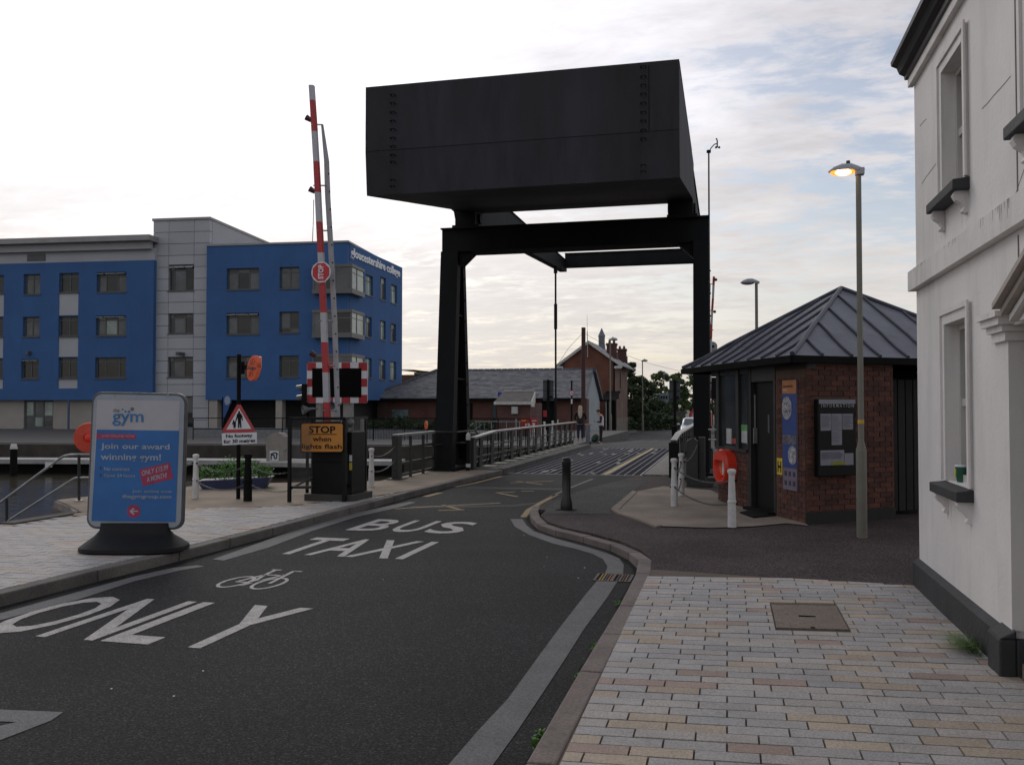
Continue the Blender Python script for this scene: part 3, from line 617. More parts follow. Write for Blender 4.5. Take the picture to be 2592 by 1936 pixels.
# portal: cross beam, knees, legs
k = MB(); k.box(-6.5, -.37, 19.85, 20.35, 5.20, 5.72); cb = obj('cross_beam', k, steel, gt)
k = MB(); k.box(-6.52, -.36, 19.78, 20.42, 5.715, 5.745); k.box(-6.1, -.75, 19.78, 20.42, 5.175, 5.205); obj('cross_beam_flange', k, steel, gt)
for x0, d in ((-6.1, 1), (-.72, -1)):
    k = MB(); k.prism([(x0, 19.9, 5.18), (x0 + d * .34, 19.9, 5.18), (x0, 19.9, 4.86)], (0, .4, 0)); obj('knee_brace', k, steel, gt)
for xa, xb, s in ((-6.52, -6.1, 1), (-.71, -.37, 0)):
    ft0 = .12; lg = thing_ = None
    k = MB()
    # web: tapering plate in the Y direction, with flanges front and back forming an A
    def lv(y0, y1, z): return [(xa, y0, z), (xb, y0, z), (xb, y1, z), (xa, y1, z)]
    A0, A1, B0, B1 = 19.35, 20.95, 19.82, 20.42
    k.add(lv(A0, A0 + .30, .1) + lv(B0, B0 + .24, 5.2), [(0, 1, 2, 3), (4, 7, 6, 5), (0, 4, 5, 1), (1, 5, 6, 2), (2, 6, 7, 3), (3, 7, 4, 0)])
    lg = obj('portal_leg', k, steel, gt)
    k = MB(); k.add(lv(A1 - .26, A1, .1) + lv(B1 - .2, B1, 5.2), [(0, 1, 2, 3), (4, 7, 6, 5), (0, 4, 5, 1), (1, 5, 6, 2), (2, 6, 7, 3), (3, 7, 4, 0)]); obj('portal_leg', k, steel, gt)
    k = MB(); m_ = (xa + xb) / 2; k.prism([(m_ - .02, A0 + .2, .3), (m_ - .02, A1 - .2, .3), (m_ - .02, B1 - .1, 5.2), (m_ - .02, B0 + .1, 5.2)], (.04, 0, 0)); obj('leg_web', k, steel, gt)
    k = MB(); k.box(xa - .12, xb + .12, A0 - .12, A1 + .12, .1, .16); obj('base_plate', k, steel, gt)
    for z in (.7, 2.2, 3.7): k = MB(); e = (z - .1) / 5.1; k.box(xa + .03, xb - .03, A0 + .28 + (B0 - A0) * e, A1 - .24 - (A1 - B1) * e, z, z + .03); obj('stiffener', k, steel, gt)
    k = MB()
    for i in range(9): e = i / 8.; k.tube((xb, B1 - .1 + .4 * (1 - e), .6 + e * 4), (xb + .03, B1 - .1 + .4 * (1 - e), .6 + e * 4), .018, n=6)
    obj('bolt_row', k, steel, gt)
# ================================================================ COLLEGE BUILDING
C0 = Vector((-23.3, 52.0)); ul = Vector((-9.47, -.86)).normalized(); ur = Vector((-.03, 1)).normalized()
render_blue = M('blue_render', (.037, .108, .27), .85, var=.10, scale=.4, bump=.2, fine=20, stain=.12)
clad = M('pale_grey_cladding', (.36, .37, .395), .6, var=.06, scale=.5, bump=.03, perobj=.05)
beige = M('buff_stone_cladding', (.32, .295, .26), .8, var=.08, scale=1)
capm = M('roof_capping', (.27, .265, .26), .5, var=.1, scale=1)
winf = M('window_frame_grey', (.075, .078, .08), .5, var=.1, bump=0)
gdark = glass_mat('dark_glass', (.010, .013, .015)); gmid = glass_mat('blind_glass', (.085, .09, .095), .15); ggreen = glass_mat('green_glass_with_sky', (.27, .33, .29), .12)  # green glass lightened: the bright sky reflection is put into its colour
col_b = thing('college_building', 'long four-storey college with blue render, grey tower block and white lettering near its roof', 'building', (C0.x, C0.y, 0))
nl = Vector((.086, -.996)).normalized() * -1    # into the building
nl = Vector((-ul.y, ul.x)); nl = nl if nl.y > 0 else -nl
nr = Vector((-1, 0))
def P3(u): return (u[0], u[1], 0)
def LS(x, y, d=0.):   # pixel -> (s, z) on the front plane moved back by d
    b = C0 + nl * d; return PL(x, y, (b.x, b.y), ul)
def RS(x, y): return PL(x, y, (C0.x, C0.y), ur)
def block(name, s0, s1, d0, d1, z0, z1, m, parent=col_b):
    k = MB(); k.frm((C0.x, C0.y, 0), P3(ul), P3(nl), (0, 0, 1), (s0, d0, z0), (s1, d1, z1)); return obj(name, k, m, parent)
def window(base, u, n, s0, s1, z0, z1, cols, g, transom=None, rec=.18, fr=.07, sill=True, opened=()):
    """a framed window set back in its opening: frame, panes, sill"""
    if s0 > s1: s0, s1 = s1, s0
    P0 = (base.x, base.y, 0); U, Nn, Z = P3(u), P3(n), (0, 0, 1)
    k = MB(); b = lambda a, c: k.frm(P0, U, Nn, Z, a, c)
    b((s0, rec, z0), (s0 + fr, rec + .08, z1)); b((s1 - fr, rec, z0), (s1, rec + .08, z1)); b((s0 + fr, rec, z1 - fr), (s1 - fr, rec + .08, z1)); b((s0 + fr, rec, z0), (s1 - fr, rec + .08, z0 + fr))
    cs = [s0 + (s1 - s0) * c for c in cols]
    for c in cs: b((c - fr / 2, rec + .002, z0 + fr), (c + fr / 2, rec + .078, z1 - fr))
    zt2 = z0 + (z1 - z0) * transom if transom else None
    if zt2:
        e = [s0 + fr] + sum([[c - fr / 2, c + fr / 2] for c in cs], []) + [s1 - fr]
        for i in range(0, len(e), 2): b((e[i], rec + .004, zt2 - fr / 2), (e[i + 1], rec + .076, zt2 + fr / 2))
    w_ = obj('window', k, winf, col_b if base is C0 or True else None)
    e = [s0 + fr] + sum([[c - fr / 2, c + fr / 2] for c in cs], []) + [s1 - fr]; zz = [(z0 + fr, (zt2 - fr / 2) if zt2 else z1 - fr)] + ([(zt2 + fr / 2, z1 - fr)] if zt2 else [])
    for i in range(0, len(e), 2):
        for j, (za, zb) in enumerate(zz):
            k = MB(); k.frm(P0, U, Nn, Z, (e[i], rec + .03, za), (e[i + 1], rec + .045, zb)); o = obj('pane', k, g if not isinstance(g, list) else g[(i // 2 + j) % len(g)], w_); o.location = (0, 0, 0)
            if j == 1 and opened:
                k = MB(); d = .28; P = lambda s, n_, z: Vector(P0) + Vector(U) * s + Vector(Nn) * n_ + Vector(Z) * z
                k.prism([P(e[i], rec, zb), P(e[i + 1], rec, zb), P(e[i + 1], rec - d, za + .1), P(e[i], rec - d, za + .1)], (0, 0, .03)); o = obj('open_vent', k, M('open_vent_glass', (.42, .43, .44), .2), w_); o.location = (0, 0, 0)
    if sill:
        k = MB(); k.frm(P0, U, Nn, Z, (s0 - .05, -.05, z0 - .07), (s1 + .05, rec, z0)); o = obj('sill', k, winf, w_); o.location = (0, 0, 0)
    return w_
ZT = 12.0
sA = LS(522, 800)[0]                       # left end of the right-hand blue block
# right-hand block: front wall with openings
zb0 = LS(700, 1012)[1]
hf = []; wl = []
def W4(x0, x1, y0, y1, d=0.):
    xm_ = (x0 + x1) / 2; return (LS(x0, y0, d)[0], LS(x1, y0, d)[0], LS(xm_, y1, d)[1], LS(xm_, y0, d)[1])
for (x0, x1, y0, y1, cols, g, tr, opn) in [
    (574, 656, 679, 732.6, (.33, .68), [gmid, gdark], .8, 0), (708, 757.6, 676, 730.5, (.5,), [gmid], .78, 0),
    (573.5, 655.4, 792, 845.7, (.3, .7), [gmid, gdark], .8, 1), (707.5, 756.6, 789, 842.4, (.5,), [gmid, gdark], .22, 0),
    (573, 655, 901.6, 955.5, (.45,), [gdark, gmid], .75, 0), (707, 756, 900, 954.5, (.5,), [gdark], .75, 0)]:
    a, b_, c, d = W4(x0, x1, y0, y1); a, b_ = min(a, b_), max(a, b_); hf.append((a, b_, c, d)); wl.append((a, b_, c, d, cols, g, tr, opn))
k = MB(); holes_wall(k, C0, ul, nl, 0, sA, zb0, ZT - .12, hf, .35); fw_r = obj('front_wall', k, render_blue, col_b)
for a, b_, c, d, cols, g, tr, opn in wl: window(C0, ul, nl, a, b_, c, d, cols, g, tr, opened=(1,) if opn else ())
# gable wall to the right
hr = []; wr = []
for x0, x1, y0, y1 in [(926, 944, 694, 745), (963, 977, 699.5, 757), (990, 1005, 718.6, 765.6), (925, 941, 800, 851), (962, 976.5, 810, 858), (989, 1002.4, 818, 863.5), (924.5, 941, 905, 955), (961, 976, 910, 960), (988, 1003, 914, 961)]:
    a, za = RS(x0, y0); b_, _ = RS(x1, y0); zb = RS(x0, y1)[1] ; hr.append((a, b_, zb, za)); wr.append((a, b_, zb, za))
SR = RS(1018, 800)[0]
k = MB(); holes_wall(k, C0, ur, nr, .352, SR, zb0, ZT - .12, hr, .35); obj('end_wall', k, render_blue, col_b)
for i, (a, b_, c, d) in enumerate(wr): window(C0, ur, nr, a, b_, c, d, (.45,), [ggreen, gmid] if i % 2 else [ggreen], .72, rec=.12, fr=.05)
block('roof_capping', -.08, sA + .05, -.06, 11, ZT - .12, ZT, capm)
k = MB(); k.frm((C0.x, C0.y, 0), P3(ul), P3(nl), (0, 0, 1), (.36, .36, zb0), (sA - .01, 11, ZT - .13)); obj('core', k, render_blue, col_b)
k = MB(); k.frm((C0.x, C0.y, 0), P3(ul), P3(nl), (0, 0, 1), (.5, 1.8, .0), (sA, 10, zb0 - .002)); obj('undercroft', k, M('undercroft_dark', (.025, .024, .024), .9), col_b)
for x0, x1 in ((527, 548), (696, 712), (836, 850)):
    a = LS(x0, 1050)[0]; b_ = LS(x1, 1050)[0]; k = MB(); k.frm((C0.x, C0.y, 0), P3(ul), P3(nl), (0, 0, 1), (min(a, b_), .1, 0), (max(a, b_), .7, zb0 - .004)); obj('column', k, beige, col_b)
# corner bays
for i, (yt, yb) in enumerate(((668, 742), (783, 854), (895, 965))):
    zt1, zb1 = PL(884, yt, (C0.x, C0.y - .45), ul)[1], PL(884, yb, (C0.x, C0.y - .45), ul)[1]; s1 = LS(797, 700)[0]; s2 = RS(910, 700)[0]; p = .45
    bay = MB(); fr_ = lambda mb_, a, c: mb_.frm((C0.x, C0.y, 0), P3(ul), P3(nl), (0, 0, 1), a, c)
    fr_(bay, (-p - .04, -p - .04, zt1 - .18), (s1, s2, zt1)); fr_(bay, (-p - .04, -p - .04, zb1), (s1, s2, zb1 + .3))
    for s in (-p, s1 * .33 - .1, s1 * .66 - .1, s1 - .12): fr_(bay, (s, -p, zb1 + .3), (s + .09, -p + .09, zt1 - .18))
    for d in (.55, s2 - .1): fr_(bay, (-p, d, zb1 + .3), (-p + .08, d + .07, zt1 - .18))
    fr_(bay, (-p + .09, -p + .02, zt1 - .55), (s1 - .12, -p + .08, zt1 - .50))
    fr_(bay, (-p + .02, -p + .09, zt1 - .55), (-p + .08, s2 - .1, zt1 - .50))
    bo = obj('bay_window', bay, M('bay_cladding', (.12, .12, .12), .5, var=.1, scale=1), col_b)
    es = [-p + .09, s1 * .33 - .1, s1 * .66 - .1, s1 - .12]
    for j in range(3):
        k = MB(); fr_(k, (es[j] + (.09 if j else 0), -p + .03, zb1 + .3), (es[j + 1], -p + .05, zt1 - .18)); o = obj('pane', k, (gmid, gdark, gmid)[(i + j) % 3], bo); o.location = (0, 0, 0)
    for a, b_ in ((-p + .1, .55), (.63, s2 - .1)): k = MB(); fr_(k, (-p + .03, a, zb1 + .3), (-p + .05, b_, zt1 - .18)); o = obj('pane', k, ggreen, bo); o.location = (0, 0, 0)
    k = MB(); fr_(k, (-p + .12, -p + .12, zb1 + .3), (s1 - .2, -.02, zt1 - .2)); o = obj('interior', k, M('room_dark', (.05, .055, .055), .9), bo); o.location = (0, 0, 0)
# tower
sT0, sT1 = sA, LS(386, 800, .4)[0]; dT = .4
ztT = LS(450, 552, dT)[1]
wt = []
for y0, y1, x0, x1 in ((670, 736, 427, 491), (793.6, 844, 426, 489), (903.5, 955, 424.5, 488), (1003, 1083, 424, 487)):
    a, b_, c, d = W4(x0, x1, y0, y1, dT); wt.append((min(a, b_), max(a, b_), c, d))
B1 = C0 + nl * dT
k = MB(); k.frm((C0.x, C0.y, 0), P3(ul), P3(nl), (0, 0, 1), (sT0, dT + .36, 0), (sT1, 12, ztT - .16)); obj('tower_core', k, clad, col_b)
# tower cladding panels, each a panel with open joints
zs = [ztT - .16 - i * .77 for i in range(19)]; zs = [z for z in zs if z > 0] + [0.0]
xs = [sT0 + .004, sT0 + (sT1 - sT0) * .28, sT0 + (sT1 - sT0) * .72, sT1]
hx = [(wt[0][0], wt[0][1])]; xs[1], xs[2] = hx[0][0], hx[0][1]
for i in range(len(zs) - 1):
    for j in range(3):
        segs = [(zs[i + 1], zs[i])]
        if j == 1:
            for h in wt:
                ns = []
                for a, b_ in segs:
                    if h[3] <= a or h[2] >= b_: ns.append((a, b_)); continue
                    if h[2] > a: ns.append((a, h[2]))
                    if h[3] < b_: ns.append((h[3], b_))
                segs = ns
        for a, b_ in segs:
            if b_ - a < .06: continue
            k = MB(); k.frm((C0.x, C0.y, 0), P3(ul), P3(nl), (0, 0, 1), (xs[j] + .012, dT, a + .014), (xs[j + 1] - .012, dT + .35, b_ - .014)); obj('cladding_panel', k, clad, col_b)
for i, h in enumerate(wt): window(B1, ul, nl, h[0], h[1], h[2], h[3], (.36, .82), [gdark, gmid], .8 if i < 3 else .5, opened=(1,) if i == 0 else ())
block('tower_capping', sT0 - .05, sT1 + .06, dT - .07, 12.05, ztT - .16, ztT, capm)
# left wing
sW0 = LS(388, 800, 0)[0]; sW1 = sW0 + 22; zW = LS(200, 663)[1]
hw = []; ww = []; inf = []
for x0, x1, y0, y1, cols, g, opn in [(60, 102, 694, 745, (.5,), [gmid], 0), (150, 199.5, 691, 740, (.5,), [gdark], 0), (245, 320, 689, 739, (.33, .72), [gmid, gdark], 1), (-40, 10, 697, 743, (.5,), [gdark], 0),
    (58, 100, 802, 852, (.5,), [gmid], 0), (148, 198, 800, 851, (.5,), [gdark], 0), (243, 319, 799, 849.5, (.33, .72), [gmid, ggreen], 1), (-42, 8, 803, 853, (.5,), [gdark], 0),
    (54, 98, 909, 958, (.5,), [gdark], 1), (148, 196, 904.5, 957, (.5,), [gdark], 0), (241, 319, 904.5, 957, (.25, .7), [gdark], 0), (-43, 7, 908, 957, (.5,), [gdark], 0)]:
    a, b_, c, d = W4(x0, x1, y0, y1); a, b_ = min(a, b_), max(a, b_); hw.append((a, b_, c, d)); ww.append((a, b_, c, d, cols, g, opn))
for x0, x1, y0, y1 in [(149, 198.5, 742, 798), (148, 198, 853, 903), (147, 196, 959, 983), (-40, 10, 745, 801), (-41, 8, 855, 906), (-42, 7, 959, 984)]:
    a, b_, c, d = W4(x0, x1, y0, y1); inf.append((min(a, b_), max(a, b_), c, d))
k = MB(); holes_wall(k, C0, ul, nl, sW0, sW1, zb0, zW, hw + inf, .35); obj('wing_wall', k, render_blue, col_b)
for a, b_, c, d, cols, g, opn in ww: window(C0, ul, nl, a, b_, c, d, cols, g, .8, opened=(1,) if opn else (), fr=.09)
for a, b_, c, d in inf: k = MB(); k.frm((C0.x, C0.y, 0), P3(ul), P3(nl), (0, 0, 1), (a, .05, c), (b_, .2, d)); obj('infill_panel', k, clad, col_b)
block('wing_core', sW0 + .005, sW1, .36, 11, zb0, zW - .01, clad)
za = LS(200, 636)[1]; zb_w = LS(200, 618)[1]; zc_w = LS(200, 604.5)[1]
block('attic_wall', sW0 + .01, sW1, .12, 11, zW, za + .1, clad)
block('eaves_band', sW0 + .14, sW1, -.25, .11, za, zb_w, clad); block('roof_edge', sW0 - .1, sW1, -.75, 11, zb_w, zc_w, capm)
block('louvre', *sorted((LS(67, 650)[0], LS(112, 650)[0])), .06, .118, LS(90, 660)[1], LS(90, 643)[1], winf)
block('ground_wall', sW0 + .01, LS(122, 1050)[0], .5, 1, 0, zb0 - .003, beige); block('ground_wall', LS(47, 1050)[0], sW1, .5, 1, 0, zb0 - .003, beige)
block('plinth_band', LS(122, 1050)[0] + .002, LS(47, 1050)[0] - .002, .5, 1, 0, LS(90, 1084)[1], beige)
gb = C0 + nl * .5; a, b_ = sorted((LS(47, 1050)[0], LS(122, 1050)[0])); window(gb, ul, nl, a, b_, LS(90, 1084)[1], zb0 - .01, (.36, .68), [gmid, ggreen], .42, rec=.1, fr=.12)
k = MB(); a = LS(176, 1050)[0]; c_ = C0 + ul * a - nl * .1; k.tube((c_.x, c_.y, 0), (c_.x, c_.y, zb0), .07); obj('blue_column', k, M('blue_metal', (.05, .08, .16), .5), col_b)
for x, y in ((76, 894), (455, 896)): s, z = LS(x, y); c_ = C0 + ul * s; k = MB(); k.box(c_.x - .1, c_.x + .1, c_.y - .3, c_.y + .45, z - .1, z + .12); obj('wall_lamp', k, winf, col_b)
# lettering on the end wall
a0, z0 = RS(887, 650); a1, z1 = RS(1011, 694); at = RS(887, 626)[1]; zbot = RS(887, 656)[1]
hgt = at - zbot; pz = RS(1008, 703)[1]; o_ = (C0.x + .015, C0.y + a0, zbot); letters_on('letter', 'gloucestershire college', (C0.x + ur.x * a0 + .012, C0.y + ur.y * a0, zbot), P3(ur), (0, 0, 1), RS(1011, 680)[0] - a0, hgt, M('letter_white', (.85, .85, .85), .5, var=.03, bump=0), col_b, .05, .02)
# ================================================================ LOW BRICK BUILDING WITH SLATE ROOF
brick_far = brick_mat('far_brick', (.13, .045, .030), (.10, .035, .026), (.12, .09, .075))
slate = M('grey_slate', (.175, .18, .195), .6, var=.2, scale=2, bump=.3, fine=25, grain=.15)
lb = thing('low_brick_building', 'low red brick hall with long grey slate roof behind the gantry leg', 'building', (-20, 58, -.7))
Yb = 58.; xl_, ze = V(925, 1009, Yb); xr_, _ = V(1481, 1008, Yb); _, zr = V(1300, 937, Yb + 3.6); Ybk = Yb + 7.2; xh = V(1107, 940, Yb + 3.6)[0]
k = MB(); k.box(xl_ + .7, xr_ - .15, Yb + .5, Ybk - .5, -.8, ze - .02); obj('wall', k, brick_far, lb)
rf = MB(); ez = ze; Ym = Yb + 3.6
rf.add([(xl_, Yb, ez), (xr_, Yb, ez), (xr_, Ym, zr), (xh, Ym, zr), (xl_, Ybk, ez), (xr_, Ybk, ez)], [(0, 1, 2, 3), (0, 3, 4), (3, 2, 5, 4), (1, 5, 2), (0, 4, 5, 1)])
roof = obj('roof', rf, slate, lb)
sl_ = MB(); nrow = 22; slope = Vector((0, Ym - Yb, zr - ez)); Ls = slope.length; sn = Vector((0, -(zr - ez), Ym - Yb)).normalized()
for r_ in range(nrow):
    e0, e1 = r_ / nrow, (r_ + 1.15) / nrow; xs0 = xl_ + (xh - xl_) * e0 + (.17 if r_ % 2 else 0)
    x = xs0
    while x < xr_ - .05:
        x2 = min(x + .34, xr_); j = random.uniform(.0, .015); a = Vector((x + .008, Yb, ez)) + slope * e0 + sn * (.05 + j); b_ = Vector((x + .008, Yb, ez)) + slope * min(1, e1) + sn * (.02)
        d = Vector((x2 - x - .016, 0, 0)); sl_.mi = random.choice((0, 0, 1, 2)); sl_.add([a, a + d, b_ + d, b_, a - sn * .04, a + d - sn * .04], [(0, 1, 2, 3), (4, 5, 1, 0)]); x += .34
o = obj('slate_courses', sl_, [slate, M('slate_dark', (.115, .12, .13), .6, var=.15, scale=3), M('slate_pale', (.20, .20, .205), .6, var=.15, scale=3)], lb); o['kind'] = 'stuff'
x = xh
while x < xr_: k = MB(); k.prism([(x + .02, Ym - .16, zr - .04), (x + .02, Ym, zr + .12), (x + .02, Ym + .16, zr - .04)], (.40, 0, 0)); obj('ridge_tile', k, M('ridge_clay', (.07, .07, .08), .7, perobj=.2), lb); x += .44
nh = 17
for i in range(nh):
    p = Vector((xl_, Yb, ez)).lerp(Vector((xh, Ym, zr)), i / nh); q = Vector((xl_, Yb, ez)).lerp(Vector((xh, Ym, zr)), (i + .92) / nh); k = MB(); k.tube(p + Vector((0, 0, .05)), q + Vector((0, 0, .05)), .12, n=6); obj('hip_tile', k, MC['ridge_clay'], lb)
k = MB(); k.box(xl_ - .1, xr_ + .05, Yb - .12, Yb + .02, ez - .14, ez - .01); obj('gutter', k, mattblack, lb)
k = MB(); k.add([(xr_ + .01, Yb + .45, -.8), (xr_ + .01, Ybk - .4, -.8), (xr_ + .01, Ybk - .4, ez - .2), (xr_ + .01, Ym, zr - .25), (xr_ + .01, Yb + .45, ez - .2)], [(0, 1, 2, 3, 4)]); obj('rendered_gable', k, M('pale_blue_render', (.30, .34, .36), .8, var=.1, scale=1), lb)
k = MB(); k.prism([(xr_ - .2, Ym, zr + .08), (xr_ - .2, Ybk, ez + .08), (xr_ - .2, Ybk, ez - .18), (xr_ - .2, Ym, zr - .18)], (.42, 0, 0)); obj('bargeboard', k, M('slate_blue_board', (.06, .07, .085), .6), lb)
k = MB(); k.box(xr_ - .16, xr_ + .03, Yb + .4, Yb + 1.5, -.8, ez - .03); obj('brick_pier', k, brick_mat('far_brick_y', (.13, .045, .030), (.10, .035, .026), (.12, .09, .075), 'y'), lb)
for x0, x1, y0, y1, m_ in [(993, 1034, 1037, 1066, M('mural_glass', (.10, .15, .16), .3, var=.5, scale=3)), (1190, 1196, 1020, 1090, mattblack), (1248, 1256, 1010, 1092, M('teal_door', (.03, .05, .055), .6)), (1370, 1408, 1012, 1100, mattblack), (960, 985, 1008, 1060, M('dark_recess', (.06, .035, .03), .9))]:
    xa, za_ = V(x0, y0, Yb + .49); xb, zb_2 = V(x1, y1, Yb + .49); k = MB(); k.box(xa, xb, Yb + .42, Yb + .52, max(zb_2, -.79), min(za_, ez - .16)); obj('shuttered_opening', k, m_, lb)
# ================================================================ GABLED HOUSE
hs = thing('gabled_house', 'tall red brick house with white bargeboards and two chimneys beside the road', 'house', (-11, 69, -.7))
Yh = 69.; xa, zev = V(1427, 914, Yh); xb, _ = V(1556, 914, Yh); xap, zap = V(1487, 866, Yh); xap = (xa + xb) / 2; Yk = 78.
brick_h = brick_mat('house_brick', (.19, .060, .030), (.15, .045, .026), (.15, .10, .08)); brick_hy = brick_mat('house_brick_side', (.17, .10, .075), (.14, .08, .06), (.16, .13, .11), 'y')
k = MB(); k.prism([(xa, Yh, -.8), (xb, Yh, -.8), (xb, Yh, zev + .2), (xap, Yh, zap - .15), (xa, Yh, zev + .2)], (0, .3, 0)); obj('gable_wall', k, brick_h, hs)
k = MB(); k.box(xa + .002, xb - .002, Yh + .3, Yk, -.8, zev + .1); obj('side_wall', k, brick_hy, hs)
k = MB(); k.box(xb - .01, xb + .05, Yh + .02, Yk, -.8, .55); obj('stone_plinth', k, M('rubble_stone', (.16, .14, .11), .9, var=.4, scale=3, bump=.8, fine=12), hs)
ov = .62
for s, xe in ((1, xb + ov), (-1, xa - ov)):
    zz = zap - (zap - zev) * (abs(xe - xap) / abs(xb - xap)); k = MB(); k.prism([(xap, Yh - .3, zap + .1), (xe, Yh - .3, zz + .1), (xe, Yh - .3, zz - .0), (xap, Yh - .3, zap)], (0, Yk - Yh + .5, 0)); obj('roof_slope', k, slate, hs)
    k = MB(); k.prism([(xap, Yh - .34, zap + .12), (xe, Yh - .34, zz + .12), (xe, Yh - .34, zz - .12), (xap, Yh - .34, zap - .14)], (0, .05, 0)); obj('bargeboard', k, M('white_board', (.50, .49, .46), .6), hs)
    k = MB(); k.prism([(xe, Yh - .33, zz + .1), (xe - s * ov, Yh - .33, zz + .0), (xe - s * ov, Yh - .33, zz - .18), (xe - s * .05, Yh - .33, zz - .18)], (0, .04, 0)); obj('eaves_box', k, MC['white_board'], hs)
for px, yt, Yc, wd in ((1547, 870, 71.5, .75), (1573, 884, 75.5, .7)):
    x, zt3 = V(px, yt, Yc); k = MB(); k.box(x - wd / 2, x + wd / 2, Yc, Yc + .8, zev + .2, zt3); k.box(x - wd / 2 - .08, x + wd / 2 + .08, Yc - .08, Yc + .88, zev + .2, zt3 - (zt3 - zev) * .45); k.box(x - wd / 2 - .05, x + wd / 2 + .05, Yc - .05, Yc + .85, zt3 - .12, zt3 + .05); ch = obj('chimney', k, brick_mat('chimney_brick', (.10, .035, .03), (.08, .03, .028), (.09, .06, .05)), hs)
    for dx in (-.18, .18): k = MB(); k.tube((x + dx, Yc + .4, zt3 + .05), (x + dx, Yc + .4, zt3 + .3), .11, .09); o = obj('chimney_pot', k, brick_h, ch); o.location = (0, 0, 0)
x, z = V(1523, 874, 74.5); k = MB(); k.lathe((x, 74.5, z - .3), [(.32, 0), (.30, .3), (.27, .35), (.27, 1.0), (.33, 1.05), (.02, 1.75)], 8); obj('ventilator_turret', k, M('lead_grey', (.13, .14, .16), .5), hs)
for y0, y1, yc in ((940, 990, 72.5),): 
    Ys, z1_ = W(1570, 943, xb); _, z0_ = W(1570, 983, xb); k = MB(); k.box(xb - .02, xb + .06, Ys - .15, Ys + .15, z0_, z1_); obj('tall_window', k, M('maroon_frame', (.08, .02, .02), .6), hs)
k = MB(); x, z = V(1554.5, 915, Yh - .1); k.tube((x, Yh - .08, -.7), (x, Yh - .08, zev), .06, n=6); obj('drainpipe', k, mattblack, hs)
x0, z0_ = V(1549, 1010, 68); x1, z1_ = V(1567, 998, 68); k = MB(); k.box(x0, x1, 67.9, 68, z0_, z1_); obj('hanging_sign', k, M('dark_green_sign', (.035, .05, .048), .6), hs)
pc = thing('porch_shelter', 'dark open-fronted lean-to shelter between the low building and the brick house', 'shelter', (-10, 66, -.7))
x0, zz0 = V(1524, 1012, 66); x1, _ = V(1549, 1012, 66); k = MB(); k.prism([(x0, 65, zz0), (x0, 68.9, zz0 + .7), (x0, 68.9, zz0 + .6), (x0, 65, zz0 - .1)], (x1 - x0 + .3, 0, 0)); obj('roof', k, mattblack, pc)
for px in (1534, 1543): x, _ = V(px, 1050, 65.1); k = MB(); k.tube((x, 65.1, -.7), (x, 65.1, zz0), .05, n=6); obj('post', k, galv, pc)
k = MB(); k.box(x0, x1, 68.2, 68.8, -.7, zz0 + .3); obj('back_wall', k, mattblack, pc)
# brick hut
ht = thing('brick_hut', 'small brick plant hut with a grey cabinet on its wall and white fascia', 'hut', (-12, 45, -.3))
Yq = 45.; xa, za_ = V(1259, 1020, Yq); xb, _ = V(1342, 1020, Yq); zq = V(1300, 992, Yq + 1.5)[1]; zgnd = -.3
k = MB(); k.box(xa, xb, Yq, Yq + 3, zgnd, za_); obj('wall', k, brick_mat('hut_brick', (.12, .05, .04), (.09, .035, .03), (.11, .08, .07)), ht)
k = MB(); k.prism([(xa - .1, Yq - .2, za_ + .03), (xb + .1, Yq - .2, za_ + .03), (V(1351, 992, Yq + 1.5)[0], Yq + 1.5, zq), (V(1276, 992, Yq + 1.5)[0], Yq + 1.5, zq)], (0, 0, .06)); obj('roof', k, M('mossy_slate', (.065, .055, .052), .8, var=.4, scale=3), ht)
k = MB(); k.box(xa - .12, xb + .1, Yq - .28, Yq - .2, za_ - .08, za_ + .08); obj('fascia', k, MC['white_board'], ht)
k = MB(); k.box(V(1276, 992, Yq + 1.5)[0], V(1352, 992, Yq + 1.5)[0], Yq + 1.45, Yq + 1.6, zq + .04, zq + .1); obj('ridge', k, MC['white_board'], ht)
k = MB(); a, b_ = (xb + .1, Yq - .28), (V(1353, 992, Yq + 1.5)[0], Yq + 1.5); k.prism([(a[0], a[1], za_ - .2), (b_[0], b_[1], za_ - .2), (b_[0], b_[1], zq), (a[0], a[1], za_ + .06)], (.05, 0, 0)); obj('gable_board', k, MC['white_board'], ht)
k = MB(); x0, z1_ = V(1297, 1029, Yq); x1, z0_ = V(1312, 1047, Yq); k.box(x0, x1, Yq - .2, Yq - .002, z0_, z1_); cbx = obj('meter_cabinet', k, M('cabinet_white', (.40, .42, .40), .6), ht)
# ================================================================ WHITE RENDERED BUILDING
stucco = M('white_stucco', (.72, .69, .665), .8, var=.07, scale=1.2, bump=.22, fine=30, stain=.16)
trim = M('stucco_trim', (.70, .67, .645), .75, var=.06, scale=3, bump=.25, fine=40, stain=.28)
plinth_m = M('black_plinth', (.028, .030, .032), .7, var=.25, scale=4, bump=.4, fine=30)
wbl = thing('white_stucco_house', 'white stucco corner house with black plinth, sash windows and a classical porch', 'house', (1.5, 6, .15))
XW = 1.47; YC = 7.62
zE = W(2324, 184, XW)[1]; TH = .30
u1 = dict(a=W(2389, 183, XW)[0], b=W(2447, 504, XW)[0], z1=W(2389, 183, XW)[1], z0=W(2389, 505, XW)[1])
l1 = dict(a=W(2393, 823, XW)[0], b=W(2452, 1213, XW)[0], z1=W(2393, 823, XW)[1], z0=W(2393, 1213, XW)[1])
ya, yb_ = (u1['a'] + l1['a']) / 2, (u1['b'] + l1['b']) / 2
holes = [(YC - ya, YC - yb_, u1['z0'], u1['z1']), (YC - ya, YC - yb_, l1['z0'], l1['z1'])]
w2 = W(2600, 330, XW)
